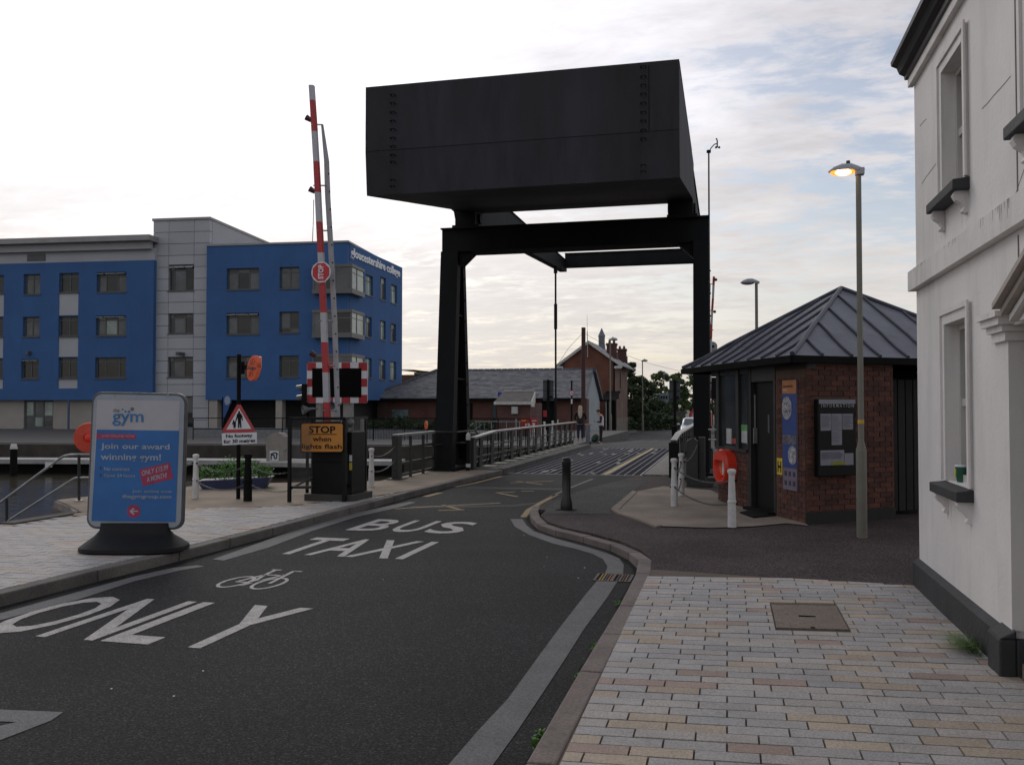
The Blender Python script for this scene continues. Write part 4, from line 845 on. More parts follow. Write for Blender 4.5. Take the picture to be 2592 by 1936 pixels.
holes.append((YC - 4.85, YC - 4.25, u1['z0'], u1['z1'])); YQ = W(2562, 1300, XW)[0]; ZQ = 2.02; holes.append((YC - YQ, YC - YQ + 1.6, -.2, ZQ))
k = MB(); holes_wall(k, (XW, YC), (0, -1), (1, 0), 0, 14, -.05, zE, holes, TH); obj('front_wall', k, stucco, wbl)
k = MB(); k.box(XW + TH, 8, YC - .3, YC, -.05, zE); obj('flank_wall', k, stucco, wbl)
k = MB(); k.box(XW + .9, 8, -6, YC - .3, -.05, zE); obj('interior', k, M('interior_dark', (.06, .055, .05), .9), wbl)
zs0, zs1 = W(2315, 729, XW - .05)[1], W(2325, 683, XW)[1]
k = MB(); k.box(XW - .055, XW, -6, YC + .05, zs0, zs1); k.box(XW, 8, YC, YC + .05, zs0, zs1); obj('string_course', k, trim, wbl)
k = MB(); zp = W(2322, 1409, XW)[1]; k.box(XW - .045, XW, YQ + .18, YC + .045, -.05, zp - .03); k.box(XW, 8, YC, YC + .045, -.05, zp - .03); obj('plinth', k, plinth_m, wbl)
k = MB(); k.prism([(XW - .045, YQ + .18, zp - .03), (XW, YQ + .18, zp), (XW, YQ + .18, zp - .03)], (0, YC + .04 - YQ - .18, 0)); obj('plinth_weathering', k, plinth_m, wbl)
# gutter and eaves
k = MB(); k.box(XW - .04, XW, -6, YC + .04, zE - .05, zE + .03); obj('eaves_mould', k, trim, wbl)
gk = M('black_gutter', (.014, .013, .014), .35, var=.3, scale=4)
pr = [(XW - .02, zE + .02), (XW - .06, zE + .02), (XW - .065, zE + .05), (XW - .10, zE + .07), (XW - .12, zE + .12), (XW - .16, zE + .14), (XW - .165, zE + .17), (XW - .02, zE + .17)]
k = MB(); k.prism([(x, YC + .06, z) for x, z in pr], (0, -14, 0)); obj('gutter', k, gk, wbl)
k = MB(); k.prism([(XW - .10, YC + .04, zE + .175), (XW + 3, YC + .04, zE + 1.7), (XW + 3, YC + .04, zE + 1.5), (XW, YC + .04, zE + .14)], (0, -14, 0)); obj('roof', k, slate, wbl)
white_w = M('sash_white', (.55, .53, .50), .5, var=.06, scale=4, bump=.05)
def sash(y0, y1, z0, z1, arch=True):
    yy0, yy1 = min(y0, y1), max(y0, y1)
    k = MB(); x0 = XW + .075; f = .04
    k.box(x0, x0 + .09, yy0, yy0 + f, z0, z1); k.box(x0, x0 + .09, yy1 - f, yy1, z0, z1); k.box(x0, x0 + .09, yy0 + f, yy1 - f, z1 - f, z1); k.box(x0 - .02, x0 + .09, yy0 + f, yy1 - f, z0, z0 + f * 1.3)
    zm = (z0 + z1) / 2; k.box(x0 + .01, x0 + .05, yy0 + f, yy1 - f, zm - .025, zm + .025)
    ym = (yy0 + yy1) / 2; 
    for a, b_ in ((z0 + f * 1.3, zm - .025), (zm + .025, z1 - f)): k.box(x0 + .03, x0 + .06, ym - .01, ym + .01, a, b_)
    s = obj('sash_window', k, white_w, wbl)
    for i, (a, b_) in enumerate(((z0 + f * 1.3, zm - .025), (zm + .025, z1 - f))):
        for c, d in ((yy0 + f, ym - .01), (ym + .01, yy1 - f)): k = MB(); k.box(x0 + .042, x0 + .048, c, d, a, b_); o = obj('pane', k, M('boarded_pane', (.30, .28, .27), .4, var=.15, scale=3) if i == 0 else gdark, s); o.location = (0, 0, 0)
    if arch:
        k = MB(); w_ = .085
        for a, b_, c, d in ((yy0 - w_, yy0, z0, z1 + w_), (yy1, yy1 + w_, z0, z1 + w_), (yy0, yy1, z1, z1 + w_)): k.box(XW - .016, XW, a, b_, c, d)
        w2_ = .10
        for a, b_, c, d in ((yy0 - w2_, yy0 - w_ + .02, z0, z1 + w2_), (yy1 + w_ - .02, yy1 + w2_, z0, z1 + w2_), (yy0 - w_ + .02, yy1 + w_ - .02, z1 + w_ - .02, z1 + w2_)): k.box(XW - .03, XW - .0165, a, b_, c, d)
        obj('architrave', k, trim, wbl)
    k = MB(); k.prism([(XW - .10, yy0 - .10, z0 - .085), (XW - .10, yy0 - .10, z0 - .02), (XW + .17, yy0 - .10, z0 + .01), (XW + .17, yy0 - .10, z0 - .085)], (0, yy1 - yy0 + .2, 0)); obj('sill', k, plinth_m, wbl, bevel=.006)
    for yc in (yy0 - .02, yy1 + .02):
        pts = [(0, -.085), (-.075, -.085), (-.085, -.11), (-.07, -.14), (-.035, -.165), (-.022, -.19), (-.035, -.215), (-.02, -.225), (0, -.225)]
        k = MB(); k.prism([(XW + a, yc - .03, z0 + b_) for a, b_ in pts], (0, .06, 0)); obj('bracket', k, trim, wbl)
    return s
sash(ya, yb_, u1['z0'], u1['z1']); sash(ya, yb_, l1['z0'], l1['z1']); sash(4.85, 4.25, u1['z0'], u1['z1'])
yl = W(2574, 300, XW)[0]; k = MB(); k.box(XW - .004, XW, yl - .006, yl + .006, zs1, zE); k.box(XW - .004, XW, yl - .006, yl + .006, 2.3, zs0 - .03); obj('render_joint', k, M('joint_grey', (.20, .18, .17), .9), wbl)  # thin darker line along the joint in the render
# entrance recess: corner pilaster, capital, pediment
zc = W(2545, 862, XW - .03)[1]; yp = YQ
k = MB(); k.box(XW - .012, XW + .28, yp - .015, yp + .24, zp + .02, zc); k.box(XW + .28, XW + 1.2, yp + .02, yp + .25, 0, ZQ - .01); obj('pilaster', k, trim, wbl)
k = MB()
for i, (e, h) in enumerate(((.02, .05), (.04, .035), (.065, .04), (.085, .03))):
    z_ = zc + [0, .05, .085, .125][i]; k.box(XW - .012 - e, XW + .28 + e, yp - .015 - e, yp + .20 + e, z_, z_ + h)
obj('capital', k, trim, wbl)
py0 = W(2510, 769, XW - .12); z0_ = py0[1]; y0_ = py0[0]
def rake(d0, d1, m, nm, t0, t1, xo):
    k = MB(); k.prism([(XW - xo, y0_ + d0, z0_ - t1), (XW - xo, y0_ + d0, z0_ - t0), (XW - xo, y0_ - 1.1, z0_ + .42 - t0), (XW - xo, y0_ - 2.2, z0_ - t0), (XW - xo, y0_ - 2.2, z0_ - t1), (XW - xo, y0_ - 1.1, z0_ + .42 - t1)], (xo, 0, 0)); obj(nm, k, m, wbl)
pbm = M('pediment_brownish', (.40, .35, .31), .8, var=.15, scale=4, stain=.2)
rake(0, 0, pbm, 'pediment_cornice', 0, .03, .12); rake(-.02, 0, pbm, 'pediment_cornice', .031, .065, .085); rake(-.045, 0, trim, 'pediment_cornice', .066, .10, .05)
k = MB(); k.prism([(XW - .02, y0_ - .1, z0_ - .10), (XW - .02, y0_ - 1.1, z0_ + .31), (XW - .02, y0_ - 2.1, z0_ - .10)], (.02, 0, 0)); obj('tympanum', k, stucco, wbl)
k = MB(); k.box(XW - .085, XW, yp - .05, yp + .175, 0, zp - .02); k.prism([(XW - .085, yp - .05, zp - .02), (XW, yp - .05, zp + .03), (XW, yp - .05, zp - .02)], (0, .225, 0)); k.box(XW, XW + .32, yp - .05, yp, 0, zp - .02); obj('porch_plinth', k, plinth_m, wbl, bevel=.01)
k = MB(); k.box(XW + .02, XW + 1.2, yp - 1.55, yp - .06, 0, .25); obj('porch_step', k, conc, wbl)
ckm = M('crack_dark', (.12, .105, .095), .95)
for pts in ([(2486, 276), (2500, 262), (2515, 243), (2531, 226), (2545, 210), (2558, 194)], [(2329, 320), (2338, 308), (2345, 302)], [(2334, 465), (2345, 448), (2357, 432), (2370, 414)], [(2596, 420), (2570, 494), (2562, 505)]):
    k = MB(); q = [Vector((XW - .001, *W(x, y, XW))) for x, y in pts]
    for a, b_ in zip(q, q[1:]): d = (b_ - a).normalized(); n_ = Vector((0, -d.z, d.y)) * .0022; k.prism([a - n_, b_ - n_, b_ + n_, a + n_], (-.0006, 0, 0))
    obj('crack', k, ckm, wbl)
k = MB(); rnd = random.Random(2)
for _ in range(26):
    y = rnd.choice((5.1, 5.35, 6.2, 7.3)) + rnd.gauss(0, .14); l_ = rnd.uniform(.01, .07) * (1.5 if y < 5.9 else .6); w_ = rnd.uniform(.002, .009); k.prism([(XW - .0555, y - w_, zs1), (XW - .0555, y + w_, zs1), (XW - .0555, y + w_ * .3, zs1 - l_)], (-.0008, 0, 0))
o = obj('water_streaks', k, M('streak_brown', (.50, .46, .43), .95), wbl); o['kind'] = 'stuff'
k = MB()
for yy in (ya, yb_):
    for zz in (u1['z0'], l1['z0']):
        for _ in range(9): y = yy + rnd.uniform(-.12, .12); l_ = rnd.uniform(.04, .22); w_ = rnd.uniform(.003, .010); k.prism([(XW - .0005, y - w_, zz - .09), (XW - .0005, y + w_, zz - .09), (XW - .0005, y, zz - .09 - l_)], (-.0007, 0, 0))
o = obj('sill_drips', k, M('drip_grey', (.65, .62, .595), .95), wbl); o['kind'] = 'stuff'
cup = thing('drink_cup', 'green paper drink cup with white lid and straw on the lower window sill', 'cup', (XW + .05, ya - .14, l1['z0'] + .003))
c = (XW + .05, ya - .14, l1['z0'] + .003)
k = MB(); k.lathe(c, [(.027, 0), (.038, .10)], 16); obj('cup_body', k, M('cup_green', (.01, .10, .055), .5), cup, smooth=True)
k = MB(); k.lathe((c[0], c[1], c[2] + .10), [(.040, 0), (.040, .006), (.034, .012)], 16); obj('lid', k, sign_w, cup)
k = MB(); k.tube((c[0], c[1], c[2] + .112), (c[0] - .012, c[1] + .012, c[2] + .185), .003, n=6); obj('straw', k, sign_w, cup)
k = MB(); a = Vector((c[0], c[1], c[2])); k.box(c[0] - .039, c[0] - .033, c[1] - .012, c[1] + .006, c[2] + .03, c[2] + .085); obj('yellow_mark', k, M('mark_yellow', (.55, .5, .05), .5), cup)
# ================================================================ KIOSK
lead = M('lead_sheet', (.115, .12, .142), .55, var=.22, scale=2.2, bump=.15, fine=18, metal=.15, stain=.2)
kb = [M('kiosk_brick', (.105, .041, .027), .9, var=.25, scale=6, bump=.5, fine=60, grain=.2, perobj=.16), M('kiosk_brick_dark', (.072, .031, .023), .9, var=.25, scale=6, bump=.5, fine=60, grain=.2, perobj=.16)]
mortar = M('kiosk_mortar', (.10, .062, .046), .95, var=.15, scale=8)
kz = .1; zev = 2.2
A_ = Vector((-.14, 14.48)); Cc = Vector((.96, 11.78)); f1 = (A_ - Cc).normalized(); f2 = Vector((.81, .585)).normalized()
n1_ = Vector((f1.y, -f1.x)); n1_ = n1_ if n1_.x > 0 else -n1_      # into the kiosk from the left face
n2_ = Vector((-f2.y, f2.x)); n2_ = n2_ if n2_.y > 0 else -n2_
ki = thing('brick_kiosk', 'small brick information kiosk with a pyramid lead roof, dark door and corner windows', 'kiosk', (Cc.x, Cc.y, kz))
def KS(x, y, d=0.): b = Cc + n1_ * d; return PL(x, y, (b.x, b.y), f1)     # s from the near corner along the left face
def KR(x, y): return PL(x, y, (Cc.x, Cc.y), f2)
L1_ = (A_ - Cc).length; sd0, sd1 = KS(1965, 1200)[0], KS(1903, 1200)[0]     # door
zsill = KS(1850, 1132)[1]
counts = [0]; restb = MB()
def bricks(P, u, n, s0, s1, z0, z1, skip=None, cap=999, off=0.):
    r = 0; z = z0
    while z < z1 - .03:
        s = s0 - (.1 if (r + off) % 2 else 0)
        while s < s1 - .01:
            a, b_ = max(s, s0), min(s + .195, s1)
            if b_ - a > .04 and not (skip and skip(a, b_, z)):
                j = random.uniform(-.002, .002)
                dst = restb if counts[0] >= 292 else MB(); dst.mi = 0 if random.random() < .6 else 1
                dst.frm((P.x, P.y, 0), P3(u), P3(n), (0, 0, 1), (a + .005, -.012 + j, z + .005), (b_ - .005, .02, min(z + .062, z1)))
                if dst is not restb: obj('brick', dst, kb[dst.mi], ki); counts[0] += 1
            s += .2
        z += .066; r += 1
def kwall(s0, s1, z0, z1, u, n, P=Cc, th=.22, m=mortar, nm='wall'):
    k = MB(); k.frm((P.x, P.y, 0), P3(u), P3(n), (0, 0, 1), (s0, .0, z0), (s1, th, z1)); return obj(nm, k, m, ki)
s_end = KR(2262, 1200)[0]
kwall(.0, sd0, kz, zev, f1, n1_, th=.035); kwall(sd1 + .08, L1_, kz, zsill - .03, f1, n1_); kwall(.01, s_end, kz, zev, f2, n2_, th=.035)
bricks(Cc, f1, n1_, .0, sd0 - .02, kz, 1.95); bricks(Cc, f1, n1_, sd1 + .08, L1_, kz, zsill - .04)
ib = (KR(2058, 1010)[0], KR(2153, 1010)[0], KR(2058, 1205)[1], KR(2058, 1010)[1])
bricks(Cc, f2, n2_, .0, s_end, kz + .16, 2.1, skip=lambda a, b_, z: a > ib[0] - .02 and b_ < ib[1] + .02 and ib[2] < z < ib[3])
if restb.f: o = obj('upper_brickwork', restb, kb, ki); o['kind'] = 'stuff'
k = MB(); k.frm((Cc.x, Cc.y, 0), P3(f2), P3(n2_), (0, 0, 1), (-.02, -.03, kz), (s_end, -.001, kz + .15)); obj('plinth', k, M('kiosk_plinth_shaded', (.018, .016, .016), .8), ki)  # dark plinth, its colour deepened further to paint in the shadow there
dkf = M('dark_joinery', (.018, .019, .019), .5, var=.2, scale=5)
fr1 = lambda mb_, a, c: mb_.frm((Cc.x, Cc.y, 0), P3(f1), P3(n1_), (0, 0, 1), a, c)
# door and its frame
k = MB(); fr1(k, (sd0 - .0, -.01, kz), (sd0 + .06, .12, 2.1)); fr1(k, (sd1 - .02, -.02, kz), (sd1 + .10, .14, 2.1)); fr1(k, (sd0 + .06, -.01, 1.93), (sd1 - .02, .12, 2.1)); obj('door_frame', k, dkf, ki)
k = MB(); fr1(k, (sd0 + .06, .05, kz + .04), (sd1 - .02, .10, 1.93)); dr = obj('door', k, black, ki)
k = MB(); a = KS(1947, 1050, .05); b_ = KS(1940, 1095, .05); fr1(k, (a[0] - .02, .043, b_[1]), (a[0] + .03, .049, a[1])); o = obj('vision_panel', k, M('wired_glass', (.10, .11, .11), .3, var=.4, scale=30), dr); o.location = (0, 0, 0)
k = MB(); s_, z_ = sd1 - .09, 1.05; c_ = Cc + f1 * s_ - n1_ * .0; fr1(k, (s_ - .01, -.01, z_), (s_ + .01, .045, z_ + .22)); o = obj('handle', k, galv, dr); o.location = (0, 0, 0)
k = MB(); fr1(k, (sd1 - .035, .03, 1.25), (sd1 - .028, .048, 1.75)); o = obj('bright_strip', k, rail_w, dr); o.location = (0, 0, 0)
k = MB(); fr1(k, (sd0 + .02, -.12, kz), (sd1 + .05, .05, kz + .04)); obj('threshold', k, mattblack, ki)
# window band with posts and panes
k = MB(); fr1(k, (sd1 + .08, -.05, zsill - .04), (L1_ + .02, .2, zsill)); obj('window_sill', k, dkf, ki)
ws = [sd1 + .10] + [KS(x, 1050)[0] for x in (1900, 1860, 1835)] + [L1_]
posts = [sd1 + .0, KS(1872, 1050)[0], L1_ - .06]
for p_ in posts: k = MB(); fr1(k, (p_, -.02, zsill), (p_ + .10, .10, 2.12)); obj('window_post', k, dkf, ki)
for a, b_ in zip(posts, posts[1:]): k = MB(); fr1(k, (a + .10, .03, zsill + .0), (b_, .045, 2.06)); obj('window_pane', k, M('kiosk_glass', (.045, .052, .056), .08, var=.5, scale=2, spec=.9), ki)
k = MB(); fr1(k, (-.0, .0, 2.06), (L1_ + .3, .15, zev - .02)); obj('head_beam', k, dkf, ki)
nts = [M('notice_green', (.12, .30, .10), .6), M('notice_white', (.45, .46, .45), .6), M('notice_red', (.35, .05, .04), .6), M('notice_lime', (.22, .38, .05), .6)]
for x0, x1, y0, y1, mi in [(1873, 1890, 1075, 1090, 0), (1874, 1888, 1091, 1120, 1), (1889, 1897, 1087, 1108, 1), (1888, 1897, 1112, 1125, 3), (1850, 1860, 1110, 1122, 2), (1836, 1848, 1085, 1122, 1)]:
    a, z1_ = KS(x1, y0, -.0); b_, z0_ = KS(x0, y1); k = MB(); fr1(k, (min(a, b_), .018, z0_), (max(a, b_), .027, z1_)); obj('window_notice', k, nts[mi], ki)
# far end of the window band, glazed, turning back
B2 = A_; e2 = f2
k = MB(); k.frm((A_.x, A_.y, 0), P3(e2), P3(-n2_), (0, 0, 1), (0.0, .0, kz), (2.4, .12, zsill)); obj('end_wall', k, kb[1], ki)
k = MB(); k.frm((A_.x, A_.y, 0), P3(e2), P3(-n2_), (0, 0, 1), (0.0, .02, zsill), (2.4, .05, 2.1)); obj('end_glazing', k, MC['kiosk_glass'], ki)
# dark recess to the right
k = MB(); k.frm((Cc.x, Cc.y, 0), P3(f2), P3(n2_), (0, 0, 1), (s_end, 1.2, kz), (s_end + 2.2, 1.4, 2.1)); obj('recess_wall', k, mattblack, ki)
k = MB(); k.frm((Cc.x, Cc.y, 0), P3(f2), P3(n2_), (0, 0, 1), (s_end + 2.2, 0, kz), (s_end + 2.4, 1.4, 2.1)); obj('recess_wall', k, mattblack, ki)
for i in range(7):
    k = MB(); k.frm((Cc.x, Cc.y, 0), P3(f2), P3(n2_), (0, 0, 1), (s_end + .03 + i * .14, .35, kz + .05), (s_end + .15 + i * .14, .38, 1.95)); obj('gate_board', k, M('dark_gate', (.016, .015, .014), .8, perobj=.3), ki)
# back walls so the kiosk is solid from elsewhere
Tp, Mp = Vector((-.75, 15.6)), Vector((.79, 11.57)); Rp = Mp + f2 * 4.31; Bp = Tp + f2 * 4.31; pk = (1.76, 14.84, 3.43)
bi = lambda p, k_=.13: p.lerp(Vector(pk[:2]), k_)
for a, b_ in ((bi(Bp), bi(Rp)), (bi(Tp, .4), bi(Bp))):
    k = MB(); k.prism([(a.x, a.y, kz), (b_.x, b_.y, kz), (b_.x, b_.y, zev), (a.x, a.y, zev)], (.02, .02, 0)); obj('rear_wall', k, kb[0], ki)
# roof: four lead slopes with a sprocketed eave, rolls along the fall and on the hips
cor = [Mp, Tp, Bp, Rp]
def lerp3(a, b_, t): return Vector(a).lerp(Vector(b_), t)
def roofpt(c, t):   # from the eave corner to the peak; slight kick at the foot
    p = Vector((c.x, c.y, zev + .02)); q = Vector(pk); r = p.lerp(q, t); r.z -= .018 * math.sin(min(1, t / .3) * math.pi) if t < .3 else 0; return r
ts = [0, .07, .15, .22, .3, .6, 1]
lead_r = M('lead_roll', (.050, .053, .070), .5, var=.2, scale=4)
for i in range(4):
    a, b_ = cor[i], cor[(i + 1) % 4]; nb = 9
    for j in range(nb):
        # bay j between two lines running straight down the slope: clip against the hips
        s0, s1 = j / nb, (j + 1) / nb
        def line(s):
            e = a.lerp(b_, s); m_ = min(s, 1 - s) * 2      # reaches height m_
            pts = []
            for t in [x for x in ts if x < m_ - .02] + [m_]:
                # at height t the slope spans between corner lines; straight line perpendicular to the eave keeps s constant in eave units
                pa, pb = roofpt(a, t), roofpt(b_, t); w_ = (s - t / 2) / max(1e-6, 1 - t); w_ = min(1, max(0, w_)); pts.append(pa.lerp(pb, w_))
            return pts
        n0, n1l = line(s0 + 1e-4 if j == 0 else s0), line(s1 - 1e-4 if j == nb - 1 else s1); k = MB()
        vs = n0 + list(reversed(n1l)); cen = sum(vs, Vector()) / len(vs)
        mnlen = min(len(n0), len(n1l)); idx = []
        V0 = len(k.v); k.v += [tuple(v) for v in n0] + [tuple(v) for v in n1l]; o1 = len(n0)
        for q in range(mnlen - 1): k.f.append((q, q + 1, o1 + q + 1, o1 + q)); k.m.append(0)
        if len(n0) > mnlen:
            for q in range(mnlen - 1, len(n0) - 1): k.f.append((q, q + 1, o1 + mnlen - 1)); k.m.append(0)
        if len(n1l) > mnlen:
            for q in range(mnlen - 1, len(n1l) - 1): k.f.append((mnlen - 1, o1 + q + 1, o1 + q)); k.m.append(0)
        if j == nb // 2:
            k.f.append((len(n0) - 1, o1 + len(n1l) - 1, len(k.v))); k.v.append(pk); k.m.append(0)
        obj('lead_sheet', k, lead, ki)
        if j: k = MB(); k.path([v + Vector((0, 0, .018)) for v in n0], .019, 6); obj('lead_roll', k, lead_r, ki, smooth=True)
    k = MB(); k.path([roofpt(a, t) + Vector((0, 0, .02)) for t in ts], .032, 8); obj('hip_roll', k, lead_r, ki, smooth=True)
    k = MB(); d = (b_ - a).normalized(); nn = Vector((d.y, -d.x)); nn = nn if nn.dot(a - Vector(pk[:2])) > 0 else -nn
    k.prism([(a.x + nn.x * .03, a.y + nn.y * .03, zev + .02), (b_.x + nn.x * .03, b_.y + nn.y * .03, zev + .02), (b_.x + nn.x * .03, b_.y + nn.y * .03, zev - .07), (a.x + nn.x * .03, a.y + nn.y * .03, zev - .07)], (-nn.x * .08, -nn.y * .08, 0)); obj('gutter', k, mattblack, ki)
k = MB(); k.quad(*[(c.x, c.y, zev - .02) for c in cor]); obj('soffit', k, mattblack, ki)
# things on the kiosk walls
pb_ = thing('tourist_panel', 'tall narrow blue panel with orange head and oval photographs beside the kiosk door', 'information panel', (Cc.x, Cc.y, .5))
fr1p = lambda mb_, a, c: mb_.frm((Cc.x, Cc.y, 0), P3(f1), P3(n1_), (0, 0, 1), a, c)
PU = lambda x, y: KS(x, y, -.03)
sP0 = PU(2017, 1100)[0]; sP1 = PU(1982, 1100)[0]; zP1 = PU(2000, 962)[1]; zP0 = PU(2000, 1240)[1]; WP = sP1 - sP0
k = MB(); fr1p(k, (sP0, -.035, zP0), (sP1, -.014, zP1)); obj('board', k, M('panel_grey', (.17, .14, .19), .5), pb_)
def pq(u0, u1, v0, v1, m, nm, d=.0): k = MB(); fr1p(k, (sP1 - u1 * WP, -.037 - d, zP1 - v1 * (zP1 - zP0)), (sP1 - u0 * WP, -.0352, zP1 - v0 * (zP1 - zP0))); return obj(nm, k, m, pb_)
pq(0, 1, 0, .122, M('panel_orange', (.42, .16, .05), .5), 'orange_head'); pq(0, 1, .124, .80, M('panel_blue', (.022, .055, .22), .5), 'blue_field')
pq(0, 1, .50, .585, M('photo_grey', (.11, .10, .13), .5, var=.8, scale=25, bump=0), 'photograph', .001)
def oval(cu_, cv, ru, rv, m, nm):
    k = MB(); pts = []
    for i in range(20):
        t = 2 * math.pi * i / 20; u, v = cu_ + ru * math.cos(t), cv + rv * math.sin(t); u = min(1, max(0, u)); p = Cc + f1 * (sP1 - u * WP) - n1_ * .0385; pts.append((p.x, p.y, zP1 - v * (zP1 - zP0)))
    k.prism(pts, (-n1_.x * .002, -n1_.y * .002, 0)); return obj(nm, k, m, pb_)
ph = M('oval_photo', (.30, .30, .32), .5, var=.8, scale=22, bump=0, c2=(.05, .05, .06))
oval(.34, .255, .36, .105, ph, 'oval_photograph'); oval(.72, .68, .32, .085, ph, 'oval_photograph')
for u in (.12, .42, .72):
    for v in (.83, .915): pq(u, u + .17, v, v + .045, M('panel_icon', (.04, .03, .05), .6), 'icon')
def ptext(body, u0, v0, w_, h_, m, nm): 
    p = Cc + f1 * (sP1 - u0 * WP) - n1_ * .039; text_on(nm, body, (p.x, p.y, zP1 - v0 * (zP1 - zP0)), P3(-f1), (0, 0, 1), w_ * WP, h_ * (zP1 - zP0), m, pb_, .001)
ptext('GLOUCESTER', .08, .065, .7, .017, sign_k, 'heading'); ptext('docks', .08, .095, .3, .015, sign_w, 'subheading')
yh = thing('hydrant_plate', 'yellow hydrant plate with a black H low on the kiosk wall', 'hydrant sign', (Cc.x, Cc.y, .5))
sh, zh = KS(1977, 1180); k = MB(); fr1p(k, (sh - .075, -.02, zh - .11), (sh + .085, -.014, zh + .11)); obj('plate', k, M('hydrant_yellow', (.62, .46, .03), .5), yh)
p = Cc + f1 * (sh + .06) - n1_ * .021; text_on('letter', 'H', (p.x, p.y, zh - .08), P3(-f1), (0, 0, 1), .11, .15, sign_k, yh, .001, .03)
fr2 = lambda mb_, a, c: mb_.frm((Cc.x, Cc.y, 0), P3(f2), P3(n2_), (0, 0, 1), a, c)
nb_ = thing('notice_board', 'black glazed notice board headed INFORMATION with sheets of paper on the kiosk wall', 'notice board', (Cc.x + .5, Cc.y, .5))
k = MB(); fr2(k, (ib[0], -.09, ib[2]), (ib[1], -.013, ib[3])); obj('case', k, M('board_black', (.006, .0065, .0065), .5, spec=.2), nb_, bevel=.008)
def bx(x0, x1, y0, y1, m, nm, d=.002): 
    a, z1_ = KR(x0, y0); b_, z0_ = KR(x1, y1); k = MB(); fr2(k, (a, -.09 - d, z0_), (b_, -.0905, z1_)); return obj(nm, k, m, nb_)
paper = M('notice_paper', (.235, .235, .27), .7, var=.06, scale=10, bump=0)
bx(2060, 2152, 1011, 1022, paper, 'header_strip'); bx(2064, 2091, 1047, 1089, paper, 'paper_sheet'); bx(2091.5, 2118, 1047, 1125, paper, 'paper_sheet', .004); bx(2119, 2146, 1047, 1086, paper, 'paper_sheet')
bx(2064, 2124, 1139, 1175, paper, 'paper_sheet'); bx(2124.5, 2147, 1146, 1175, paper, 'paper_sheet', .004); bx(2091, 2125, 1167, 1175, M('highlighter', (.22, .23, .03), .6), 'yellow_strip', .006)
for x0, x1, y0, n_ in ((2066, 2089, 1052, 7), (2093, 2116, 1052, 9), (2121, 2144, 1052, 7), (2093, 2116, 1094, 6), (2067, 2121, 1144, 4)):
    for q in range(n_): a = y0 + q * 4.4; bx(x0, x1 - random.random() * 8, a, a + 1.0, M('faint_print', (.13, .13, .16), .7), 'print_line', .0075)
a, z0_ = KR(2066, 1031); b_, _ = KR(2148, 1031); p = Cc + f2 * a - n2_ * .092; text_on('heading', 'I N F O R M A T I O N', (p.x, p.y, z0_), P3(f2), (0, 0, 1), b_ - a, .045, M('print_grey', (.3, .32, .34), .5), nb_, .001)
# ring buoy housing on the kiosk wall
rb = thing('life_ring_housing', 'bright red-orange lifebuoy housing fixed under the kiosk window', 'lifebuoy', (Cc.x, Cc.y, .5))
sB, zB = KS(1850, 1182); hb = (KS(1850, 1136)[1] - KS(1850, 1226)[1]) / 2; zB = (KS(1850, 1136)[1] + KS(1850, 1226)[1]) / 2; rbm = M('housing_red', (.68, .045, .02), .4, var=.12, scale=5)
wv = .27; k = MB(); nseg = 28
def hp(t, r, d): p = Cc + f1 * (sB + wv * r * math.cos(t)) - n1_ * d; return (p.x, p.y, zB + hb * r * math.sin(t))
for i in range(nseg):
    t0, t1 = 2 * math.pi * i / nseg, 2 * math.pi * (i + 1) / nseg
    for (ra, da), (rb_, db) in zip([(1, .012), (1.0, .15), (.93, .19), (.74, .19), (.66, .12)], [(1.0, .15), (.93, .19), (.74, .19), (.66, .12), (.66, .03)]):
        k.add([hp(t0, ra, da), hp(t1, ra, da), hp(t1, rb_, db), hp(t0, rb_, db)], [(0, 1, 2, 3)])
    k.add([hp(t0, .66, .03), hp(t1, .66, .03), hp(0, 0, .03)], [(0, 1, 2)])
obj('housing', k, rbm, rb, smooth=True)
k = MB()
for i in range(15):
    t0, t1 = .35 + (math.pi - .7) * i / 15, .35 + (math.pi - .7) * (i + 1) / 15
    k.add([hp(t0, .95, .192), hp(t1, .95, .192), hp(t1, .05, .200) if False else (hp(t1, .75, .2)[0], hp(t1, .75, .2)[1], zB + hb * .38), (hp(t0, .75, .2)[0], hp(t0, .75, .2)[1], zB + hb * .38)], [(0, 1, 2, 3)])
obj('hood', k, rbm, rb)
k = MB()
for i in range(20):
    t0, t1 = 2 * math.pi * i / 20, 2 * math.pi * (i + 1) / 20
    for a0_, a1_ in ((0, 1.6), (1.6, 3.2), (3.2, 4.8), (4.8, 6.283)):
        def tp(t, a): r = .46 + .12 * math.cos(a); return hp(t, r, .09 + .05 * math.sin(a))
        k.add([tp(t0, a0_), tp(t1, a0_), tp(t1, a1_), tp(t0, a1_)], [(0, 1, 2, 3)])
obj('ring', k, orange, rb, smooth=True)
p = Cc + f1 * (sB - .02) - n1_ * .10; k = MB(); k.lathe((p.x, p.y, zB - .02), [(.025, -.12), (.045, -.1), (.045, .12), (.03, .18)], 10); obj('throw_line', k, white_p, rb)
dm = thing('door_mat', 'dark rubber door mat on the concrete in front of the kiosk door', 'door mat', (*G(1925, 1300, .1), .11))
k = MB(); q = [G(x, y, .11) for x, y in ((1872, 1298), (1905, 1291), (1963, 1305), (1906, 1311))]; k.slab(q, .113, .124); obj('mat', k, mattblack, dm)
def VP(x, y, Y): a = V(x, y, Y); return (a[0], Y, a[1])
